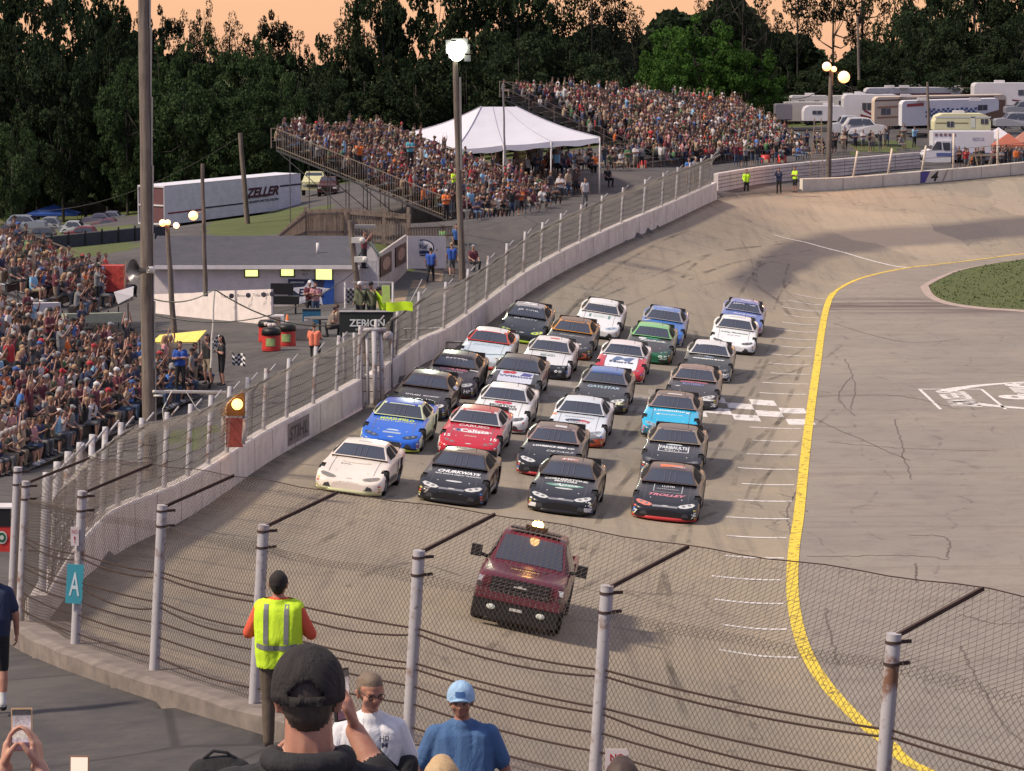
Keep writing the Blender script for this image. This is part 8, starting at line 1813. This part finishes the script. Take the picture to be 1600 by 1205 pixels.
def cap_dome(parent,HC,mt,r=.094,h=.10,yaw=0.0,logo=None):
 M=Matrix.Rotation(yaw,3,'Z');mb=MB();cen=HC+V((0,.006,.035));rows_=[]
 for i in range(9):
  ph=math.pi/2*i/8;rows_.append([cen+M@V((r*math.sin(ph)*math.sin(2*math.pi*j/24),r*1.08*math.sin(ph)*math.cos(2*math.pi*j/24),math.cos(ph)*h))for j in range(25)])
 rows_.append([p+V((0,0,-.02))for p in rows_[-1]]);mb.grid(rows_,flip=True);o=mb.build('cap',mt,parent,smooth=True)
 mb=MB();mb.grid([[cen+M@V((x,-.075-.085*(1-(x/.075)**2)*k,.008-.03*(x/.075)**2-.010*k))for x in np.linspace(-.075,.075,11)]for k in (0,.5,1)]);b2=mb.build('brim',mt,o,smooth=True);s_=b2.modifiers.new('thick','SOLIDIFY');s_.thickness=.006
 if logo:
  mb=MB();mb.grid([[cen+M@V((x,-(r*1.08+.004)*math.cos(x/r)*(1-(z/h)**2*.5),z))for x in np.linspace(-.036,.036,7)]for z in (.020,.058)]);mb.build('cap_patch',logo,o)
 return o
cap_dome(mar_o,V((0,0,1.63)),SHM['black'],yaw=math.pi+.3)
Y2=21.6;p=PY(577,1037,Y2)
c,ch,nk,up=torso_caps(.96,.95,.01,lean=.10);HC=nk+V((.0,-.050,.150));hcap,q=head_caps(HC,yaw=.35,pitch=.22);c+=hcap
shl=ch+V((-.18,.01,.045));el=V((-.27,-.06,1.15));wr=V((-.16,-.24,1.02));c+=[(shl,.070,shl.lerp(el,.7),.066,SH),(shl.lerp(el,.6),.045,el,.042,SK),(el,.042,wr,.030,SK)]+hand_caps(wr,(.5,-.6,-.5),(0,0,-1),(.6,.6,0),curl=.4)
shl=ch+V((.18,.01,.045));el=V((.29,.0,1.12));wr=V((.31,-.13,.90));c+=[(shl,.070,shl.lerp(el,.7),.068,SH),(shl.lerp(el,.6),.045,el,.042,SK),(el,.042,wr,.030,SK)]+hand_caps(wr,(.0,-.2,-1),(-1,0,0),(0,-1,0),curl=.5)
c+=leg_caps(V((-.09,0,.92)),V((-.10,-.16,.52)),V((-.10,-.10,.12)),V((-.10,-.26,.04)))+leg_caps(V((.09,0,.92)),V((.10,.06,.50)),V((.10,.26,.16)),V((.10,.16,.04)))
m_hair2=hairm('hair_thin_grey_brown',(.17,.12,.085))
wm=figure(V((p.x,p.y,p.z-1.83)),.1,'grey-haired man with glasses in a white T-shirt and black shoulder bag',c,[S1,clothm('tee_white',(.66,.65,.68),5),TRM['khaki'],m_hair2,SOM[0],EYM,LPM],voxel=.009)
tb_=BVHTree.FromPolygons([v.co for v in wm.data.vertices],[tuple(q_.vertices)for q_ in wm.data.polygons])
bagm=clothm('bag_black',(.014,.014,.016),8)
sb=shell([(V((.20,-.10,.98)),.085,V((.25,-.06,1.16)),.075,0),(V((.23,-.13,.93)),.07,V((.24,-.10,1.02)),.08,0)],0,.014,'shoulder_bag',bagm,None);sb.location=wm.location;sb.rotation_euler=wm.rotation_euler;sb.name='shoulder_bag';tag(sb,'black shoulder bag hanging at the hip of the white T-shirt man','bag')
mb=MB();A_,B_=[],[]
for k in range(13):
 u=k/12;x,z=-.14+.34*u,1.47-.36*u
 for L_,sg in ((A_,.019),(B_,-.019)):
  pp=V((x+sg*.7,-1,z+sg*.7));h=tb_.ray_cast(pp,V((0,1,0)));L_.append((h[0]+V((0,-.008,0)))if h[0]is not None else V((pp.x,-.12,pp.z)))
mb.grid([A_,B_]);mb.build('strap',bagm,sb)
mb=MB()
for s in (-1,1):
 n_=12;mb.tube([q(s*.034+.024*math.cos(2*math.pi*k/n_),-.106,.012+.017*math.sin(2*math.pi*k/n_))for k in range(n_+1)],.0028,5);mb.tube([q(s*.058,-.10,.014),q(s*.082,.0,.02)],.0025,5)
mb.tube([q(-.01,-.112,.014),q(.01,-.112,.014)],.003,5);mb.build('glasses',M_BLACK,wm)
def badge(parent,bvh,x,z,w_,h_,col,nm,n=4):
 mb=MB();rows_=[]
 for j in range(n):rows_.append([((lambda hh:(hh[0]+V((0,-.006,0)))if hh[0]is not None else V((xx,-.15,z+h_*(j/(n-1)-.5))))(bvh.ray_cast(V((xx,-1,z+h_*(j/(n-1)-.5))),V((0,1,0)))))for xx in np.linspace(x-w_/2,x+w_/2,n)])
 mb.grid(rows_);mb.build(nm,col,parent)
badge(wm,tb_,-.02,1.02,.075,.10,mat('card_white',(.70,.72,.78),.4,var=0),'pass_card');badge(wm,tb_,-.02,1.045,.05,.02,mat('card_print',(.05,.10,.3),.4,var=0),'pass_print')
for k,(tx,dz)in enumerate((('HD',.0),('M',-.045))):
 vs,fs=fit_text(tx,.06-.02*k,.035,offset=.01);mb=MB();mb.add([(lambda hh:hh[0]+V((0,-.008,0))if hh[0]is not None else V((v.x,-.15,v.y)))(tb_.ray_cast(V((v.x+.09,-1,v.y+1.36+dz)),V((0,1,0))))for v in vs],fs);mb.build('shirt_print',ink((.05,.05,.10)),wm)
Y3=24.2;p=PY(722,1063,Y3)
c,ch,nk,up=torso_caps(.95,1.04,.035,lean=.04);HC=nk+V((-.01,-.020,.148));hcap,q=head_caps(HC,yaw=-.1,pitch=.10);c+=hcap
for s in (-1,1):
 shl=ch+V((s*.20,.01,.045));el=V((s*.32,.02,1.12));wr=V((s*.33,-.04,.88));c+=[(shl,.080,shl.lerp(el,.72),.074,SH),(shl.lerp(el,.6),.050,el,.046,SK),(el,.046,wr,.034,SK)]+hand_caps(wr,(0,-.1,-1),(-s,0,0),(0,-1,0),curl=.4)
 c+=leg_caps(V((s*.095,0,.92)),V((s*.11,-.04,.5)),V((s*.11,.0,.1)),V((s*.13,-.18,.035)))
bmn=figure(V((p.x,p.y,p.z-1.80)),.06,'heavyset man in a blue T-shirt and light blue patched cap',c,[S2,clothm('tee_blue',(.055,.12,.26),5),TRM['denim'],HM['grey hair'],SOM[0],EYM,LPM],voxel=.0115)
cap_dome(bmn,HC,clothm('cap_light_blue',(.30,.46,.66),9),r=.105,h=.125,yaw=-.1,logo=mat('patch_navy',(.03,.10,.26),.6))
Y4=11.55;hp=PY(34,1140,Y4);base=V((hp.x-.03,hp.y-.42,hp.z-1.35))
c,ch,nk,up=torso_caps(.50,1.0,.02);
HC=nk+V((0,.02,.06));hcap,q=head_caps(HC,yaw=math.pi,pitch=0);c+=hcap
L_=hp-base
for s in (-1,1):
 shl=ch+V((s*.18,.01,.045));el=V((s*.27,.22,.82));wr=V((L_.x+s*.062,L_.y-.02,L_.z-.135));c+=[(shl,.070,el,.060,SH),(el,.048,wr,.032,SK)]
 c+=hand_caps(wr,(-s*.12,.05,1),(-s,0,0),(-s*.2,-1,.1),curl=.30,grip=.12)
 c+=leg_caps(V((s*.10,0,.48)),V((s*.15,.44,.50)),V((s*.15,.42,.1)),V((s*.17,.58,.035)))
figure(base,0,'seated person at lower left holding a phone up with both hands',c,[S3,clothm('shirt_grey_maroon',(.12,.05,.06),5),TRM['denim'],HM['brown hair'],SOM[1],EYM,LPM],voxel=.0065)
ph2=empty('smartphone',tuple(hp+V((0,0,.0))),label='smartphone in a pale gold case held in both hands at lower left',cat='phone');ph2.rotation_euler=(R(-8),0,R(4));phone_parts(ph2,mat('case_gold',srgb(196,160,120),.4,var=.05),SCR)
Y5=12.6;hp=PY(124,1212,Y5);base=V((hp.x-.02,hp.y-.40,hp.z-1.26));c,ch,nk,up=torso_caps(.50,1.0,.02);HC=nk+V((0,.02,.06));hcap,q=head_caps(HC,yaw=math.pi);c+=hcap;L_=hp-base
for s in (-1,1):
 shl=ch+V((s*.18,.01,.045));el=V((s*.27,.22,.80));wr=V((L_.x+s*.060,L_.y-.02,L_.z-.15));c+=[(shl,.070,el,.060,SH),(el,.048,wr,.032,SK)]+hand_caps(wr,(-s*.12,.05,1),(-s,0,0),(-s*.2,-1,.1),curl=.30,grip=.12)+leg_caps(V((s*.10,0,.48)),V((s*.15,.44,.50)),V((s*.15,.42,.1)),V((s*.17,.58,.035)))
figure(base,0,'seated person below the bottom edge holding up the second phone',c,[S1,clothm('shirt_dark_blue',(.03,.05,.10),5),TRM['dark'],HM['dark hair'],SOM[1],EYM,LPM],voxel=.010)
ph3=empty('smartphone',tuple(hp),label='smartphone in a brown case just rising over the bottom edge',cat='phone');ph3.rotation_euler=(R(-8),0,R(-3));phone_parts(ph3,mat('case_brown',srgb(150,104,84),.4,var=.05),mat('bright_screen',(.02,.02,.02),.2,var=0,emit=(.75,.62,.50),estr=.9))
def seated(px,pytop,Y,label,hair,hair_m,shirt,hr=0):
 p=PY(px,pytop,Y);c,ch,nk,up=torso_caps(.50,1.0,.02);HC=nk+V((0,-.0,.13));hcap,q=head_caps(HC,yaw=math.pi);c+=hcap
 if hr:c+=[(HC+V((0,-.03,.03)),.104,HC+V((0,-.05,-.08)),.10,HA),(HC+V((0,-.05,-.08)),.09,HC+V((0,-.06,-.22)),.07,HA)]
 for s in (-1,1):shl=ch+V((s*.18,.01,.045));el=V((s*.26,.10,.80));wr=V((s*.14,.34,.66));c+=[(shl,.070,el,.060,SH),(el,.048,wr,.032,SK)]+hand_caps(wr,(-s*.3,1,-.2),(0,0,-1),(-s,0,0),curl=.3)+leg_caps(V((s*.10,0,.48)),V((s*.15,.44,.50)),V((s*.15,.42,.1)),V((s*.17,.58,.035)))
 figure(V((p.x,p.y,p.z-(HC.z+.135))),0,label,c,[S1,shirt,TRM['denim'],hair_m,SOM[1],EYM,LPM],voxel=.012)
seated(690,1182,17.8,'blond seated person whose hair just shows at the bottom edge under the blue T-shirt man',0,hairm('hair_blond',(.50,.34,.18)),SHM['grey'],1)
seated(972,1184,18.4,'dark-haired seated person just showing in front of the NO notice',0,hairm('hair_dark_brown',(.06,.035,.028)),SHM['charcoal'],1)
c,ch,nk,up=torso_caps(.93,1.0,.02);HC=nk+V((0,-.02,.14));hcap,q=head_caps(HC,yaw=math.pi);c+=hcap
for s in (-1,1):shl=ch+V((s*.18,.01,.045));el=V((s*.27,.02,1.12));wr=V((s*.27,.1,.88));c+=[(shl,.070,shl.lerp(el,.7),.066,SH),(shl.lerp(el,.6),.045,el,.042,SK),(el,.042,wr,.030,SK)]+hand_caps(wr,(0,.1,-1),(-s,0,0),(0,1,0),curl=.4)
c+=leg_caps(V((-.095,0,.90)),V((-.11,.10,.5)),V((-.11,.22,.1)),V((-.11,.38,.035)),long=False,sock=7)+leg_caps(V((.095,0,.90)),V((.11,.04,.5)),V((.11,-.04,.1)),V((.11,.12,.035)),long=False,sock=7)
p=PY(-10,1112,37.2);figure(p,.1,'person in navy shirt and black shorts with white socks, cut by the left edge',c,[S1,clothm('shirt_navy',(.02,.03,.07),5),TRM['black'],HM['dark hair'],SOM[1],EYM,LPM,SOM[0]],voxel=.014)
bp_=PY(345,1215,19.6)
bg_=empty('backpack',tuple(bp_),label='black backpack lying near the bottom edge left of the dark-capped man',cat='backpack');o=shell([(V((-.10,0,.02)),.10,V((.10,0,.03)),.09,0),(V((-.08,0,.07)),.06,V((.06,0,.09)),.055,0),(V((.0,-.06,.0)),.07,V((.06,-.06,.02)),.06,0)],0,.012,'bag_body',bagm,bg_)
mb=MB();mb.tube([V((-.1,-.02,.12)),V((-.04,-.03,.17)),V((.04,-.03,.16)),V((.09,-.02,.12))],.010,6);mb.tube([V((.14,-.05,.06)),V((.20,-.08,.04)),V((.19,-.06,-.06))],.008,6);mb.build('strap',bagm,bg_)
ns=empty('terrace_stand',(0,20,8.9),label='aluminium bleacher steps under the nearest spectators, below the frame',cat='grandstand')
def stepz(Y):return 7.9+(26.2-Y)*.208
mb=MB();sb_=MB();Y=26.0;k=0
while Y>3.0:
 z=stepz(Y);mb.box((0,Y-20,z-.06-8.9-.05),(14,.62,.05));sb_.box((0,Y-.30-20,z+.38-8.9-.05),(14,.24,.04));Y-=.75
mb.build('foot_planks',M_ALU,ns);sb_.build('seat_planks',M_ALU,ns);mb=MB()
for x in np.linspace(-6.8,6.8,6):mb.bar((x,6,stepz(26)-9.2),(x,-17,stepz(3)-9.2),.08,.12);mb.bar((x,-17,stepz(3)-9.2),(x,-17,-2.0),.08,.08,up=(0,1,0));mb.bar((x,5.8,stepz(26)-9.2),(x,5.8,-1.8),.08,.08,up=(0,1,0));mb.bar((x,-6,stepz(14)-9.2),(x,-6,-1.9),.08,.08,up=(0,1,0))
mb.build('frame',M_FRAME,ns)
# ======= TREES
def leafmat(name,c1,c2):
 m,t,b_=_mk(name);g=NG(m);oi=g.n('ShaderNodeObjectInfo');tcn=g.n('ShaderNodeTexCoord');n1=g.noise(tcn.outputs['Object'],.45,4,.7);n2=g.noise(tcn.outputs['Object'],2.6,2,.6)
 c=g.mix(g.mapr(n1,.35,.65),c1,c2);c=g.mix(g.mapr(n2,.4,.65,0,.5),c,tuple(x*1.7 for x in c2));c=g.mix(g.mapr(oi.outputs['Random'],0,1,0,.45),c,tuple(x*.5 for x in c1));g.l(c,b_.inputs['Base Color']);setp(b_,Roughness=.95);b_.inputs['Specular IOR Level'].default_value=.05
 tl_=g.n('ShaderNodeBsdfTranslucent');g.l(c,tl_.inputs[0]);ms=g.n('ShaderNodeMixShader');ms.inputs[0].default_value=.25;g.l(b_.outputs[0],ms.inputs[1]);g.l(tl_.outputs[0],ms.inputs[2]);g.l(ms.outputs[0],m.node_tree.nodes['Material Output'].inputs[0]);return m
M_LF=[leafmat('leaves_dark',(.022,.036,.019),(.040,.058,.028)),leafmat('leaves_mid',(.032,.056,.024),(.056,.088,.036)),leafmat('leaves_bright',(.034,.075,.016),(.062,.13,.028)),leafmat('leaves_black',(.013,.018,.013),(.022,.030,.020))]
M_BARK=mat('bark',(.035,.028,.024),.9,var=.3,scale=5,bump=.5)
def crown_mesh(name,rx,rz,ncl,nleaf,size,seed,shape='round',cl_r=.16,hollow=.35):
 rg=np.random.default_rng(seed);cs=[]
 while len(cs)<ncl:
  p=rg.uniform(-1,1,3);r_=np.linalg.norm(p)
  if r_>1 or r_<hollow and rg.random()<.75:continue
  if shape=='cone' and np.hypot(p[0],p[1])>(1-p[2])*.5+.08:continue
  if shape=='tall' and rg.random()<.25*abs(p[2]):continue
  if shape=='wispy' and rg.random()<.3:continue
  cs.append(p)
 cs=np.array(cs);rad=rg.uniform(.6,1.3,ncl)*cl_r
 idx_=rg.integers(0,ncl,nleaf);d=rg.normal(size=(nleaf,3));d/=np.linalg.norm(d,axis=1,keepdims=True);rr=rg.uniform(.45,1,nleaf)**.5
 P_=cs[idx_]*np.array([rx,rx,rz])+d*(rad[idx_]*rr)[:,None]*np.array([rx,rx,rx*.8])*1.0
 a=rg.normal(size=(nleaf,3));a/=np.linalg.norm(a,axis=1,keepdims=True);b=np.cross(a,rg.normal(size=(nleaf,3)));b/=np.linalg.norm(b,axis=1,keepdims=True);s_=(size*rg.uniform(.6,1.3,nleaf))[:,None]
 vs=np.stack([P_-a*s_,P_-b*s_*.6,P_+a*s_,P_+b*s_*.6],1).reshape(-1,3);fs=np.arange(nleaf*4).reshape(-1,4)
 me=bpy.data.meshes.new(name);me.vertices.add(len(vs));me.vertices.foreach_set('co',vs.astype('f').ravel());me.loops.add(len(fs)*4);me.loops.foreach_set('vertex_index',fs.astype('i').ravel());me.polygons.add(len(fs));me.polygons.foreach_set('loop_start',(np.arange(len(fs))*4).astype('i'));me.polygons.foreach_set('loop_total',np.full(len(fs),4,'i'));me.materials.append(M_LF[0]);me.update(calc_edges=True)
 return me,cs
CRW=[crown_mesh('crown',1,1,70,11000,.036,1,cl_r=.20),crown_mesh('crown',1,1,90,12000,.034,2,cl_r=.17),crown_mesh('crown',1,1,46,5200,.030,3,cl_r=.19,hollow=.1),crown_mesh('crown',1,1,34,3600,.028,4,cl_r=.17,hollow=0),crown_mesh('crown',1,1,120,16000,.031,5,cl_r=.15)]
def trunk_mesh(cs,seed):
 rg=random.Random(seed);mb=MB();mb.tube([V((0,0,-2.2)),V((.02,0,-1.2)),V((-.01,.01,-.4)),V((.02,0,.3)),V((0,0,.8))],[.055,.045,.036,.024,.010],8)
 for k in range(16):
  c_=cs[rg.randrange(len(cs))];z0=rg.uniform(-.9,.4);a=V((0,0,z0));b=V(tuple(c_));m_=a.lerp(b,.5)+V((0,0,-.06));mb.tube([a,m_,b],[.018,.011,.004],5)
 return mb.mesh('trunk',M_BARK,True)
TRK=[trunk_mesh(c[1],20+i)for i,c in enumerate(CRW)]
def tree(px,ytop,ybase,Y,wpx,kind,lf,label,group='trees behind the stands',name='tree',crown_lo=.30):
 top=PY(px,ytop,Y).z;z0=gz(PY(px,ybase,Y).x,Y);base_=PY(px,ybase,Y);zb=min(z0,base_.z)if z0 else base_.z;Ht=top-zb;rx=wpx/2/FPX*Y;crown_lo=.42 if (lf==3 and crown_lo==.30)else .10 if crown_lo==.30 else crown_lo;zc_=zb+Ht*(crown_lo+(1-crown_lo)/2);rz_=Ht*(1-crown_lo)/2
 e=empty(name,(base_.x,Y,zb),rnd.uniform(0,6.28),label,'tree',group);cr=mobj('crown',CRW[kind][0],e,(0,0,zc_-zb));cr.scale=(rx,rx,rz_);cr.material_slots[0].link='OBJECT';cr.material_slots[0].material=M_LF[lf]
 tk=mobj('trunk',TRK[kind],e,(0,0,zc_-zb));tk.scale=(rx*(.8 if wpx>90 else 1.2),rx*(.8 if wpx>90 else 1.2),max(rz_,(zc_-zb)/2.2))
 return e
T_=[(-30,-60,345,318,190,4,0),(60,-75,342,322,190,0,0),(135,-55,340,326,150,4,0),(168,-30,340,330,110,4,0),(100,60,345,308,150,4,0),(20,190,360,296,90,0,1),(175,40,340,316,120,0,0),(30,40,345,312,150,1,0),(212,22,335,336,66,2,3),(257,6,335,338,84,4,3),(300,24,335,334,70,2,3),(322,6,335,340,56,2,3),(362,26,332,336,70,2,3),(437,14,330,332,92,4,3),(400,44,330,334,80,2,3),(470,62,330,330,70,2,3),(250,60,338,312,130,4,1),(330,48,336,314,150,4,1),(410,52,332,312,130,4,1),(200,100,338,304,110,1,1),(290,110,338,302,150,1,1),(380,120,332,300,150,4,1),(440,110,330,302,90,0,1),(513,52,320,318,80,0,0),(545,22,320,322,84,2,3),(560,-8,310,322,100,2,0),(600,-50,300,318,130,4,0),(665,-70,290,320,150,0,0),(500,130,310,306,120,1,0),(570,110,300,308,140,4,0),(650,90,290,306,150,1,0),(740,-80,280,322,150,1,0),(810,-70,270,318,150,4,0),(730,60,280,306,150,0,0),(810,50,270,304,150,1,0),(870,-50,265,320,110,2,0),(925,-60,260,318,110,2,3),(960,-20,255,320,90,2,3),(988,26,250,316,66,2,3),(890,60,260,305,130,4,0),(950,90,250,303,120,0,0),(1160,-60,230,330,90,3,3),(1120,-30,230,334,80,3,3),(1195,10,230,326,60,3,3),(1245,-70,225,324,96,2,3),(1300,-60,220,330,70,3,3),(1345,-60,215,326,90,2,3),(1395,-70,212,324,100,2,0),(1450,-80,210,320,140,4,0),(1520,-80,205,318,150,0,0),(1590,-80,200,320,150,1,0),(1640,-60,200,312,130,4,0),(1440,10,205,308,120,1,0),(1530,20,200,306,140,4,0),(1600,10,198,304,130,0,0),(1370,60,210,308,120,0,0),(1290,92,215,310,100,1,0),(1230,100,220,312,90,4,0),(1330,80,212,306,110,4,0),(1420,90,206,304,120,0,0),(1500,95,202,302,120,1,0),(1580,90,198,300,120,4,0),]
NAMES={0:'very dark full tree',1:'mid green leafy tree',3:'thin see-through tree against the sunset'}
for k,(px,yt,yb,Y,w_,kd,lf)in enumerate(T_):
 where='at the far left' if px<150 else 'left of the thick pole' if px<230 else 'between the thick pole and the middle stand' if px<460 else 'above the middle stand' if px<680 else 'above the white tent' if px<860 else 'above the far stand' if px<1050 else 'near the orange-lit pole' if px<1340 else 'above the campers'
 dep='tall back-row' if yt<35 else 'lower front-row'
 tree(px,yt,yb,Y,w_,kd,lf,'%s %s %s'%(dep,NAMES[lf],where),'woods behind the stands')
tree(1085,20,205,288,165,4,2,'large rounded bright green tree behind the far stand',None,crown_lo=.05);tree(1165,62,210,286,130,4,2,'lower bright green tree right of the largest one',None,crown_lo=.05);tree(1040,70,205,286,100,1,2,'small bright green tree left of the largest one',None,crown_lo=.05)
rg=np.random.default_rng(9);n_=80000;xx=rg.uniform(-80,80,n_);yy=rg.uniform(334,352,n_)
hgt=7.5+2.2*np.sin(xx*.11)+1.6*np.sin(xx*.31+1)+1.0*np.sin(xx*.9);z0=np.interp(xx,[-150,-20,20,150],[-8,-5,3,3]);zz=z0+rg.uniform(0,1,n_)**.8*(hgt+np.interp(xx,[-150,-20,20,150],[6,5,1,1]))
a=rg.normal(size=(n_,3));a/=np.linalg.norm(a,axis=1,keepdims=True);b=np.cross(a,rg.normal(size=(n_,3)));b/=np.linalg.norm(b,axis=1,keepdims=True);P_=np.stack([xx,yy,zz],1);s_=rg.uniform(.3,.75,n_)[:,None]
vs=np.stack([P_-a*s_,P_-b*s_*.7,P_+a*s_,P_+b*s_*.7],1).reshape(-1,3);fs=np.arange(n_*4).reshape(-1,4)
me=np_mesh('undergrowth',[(vs,fs)],M_LF[0]);tag(mobj('undergrowth',me),'dark undergrowth and far woodland behind the tree trunks','woodland',kind='stuff')
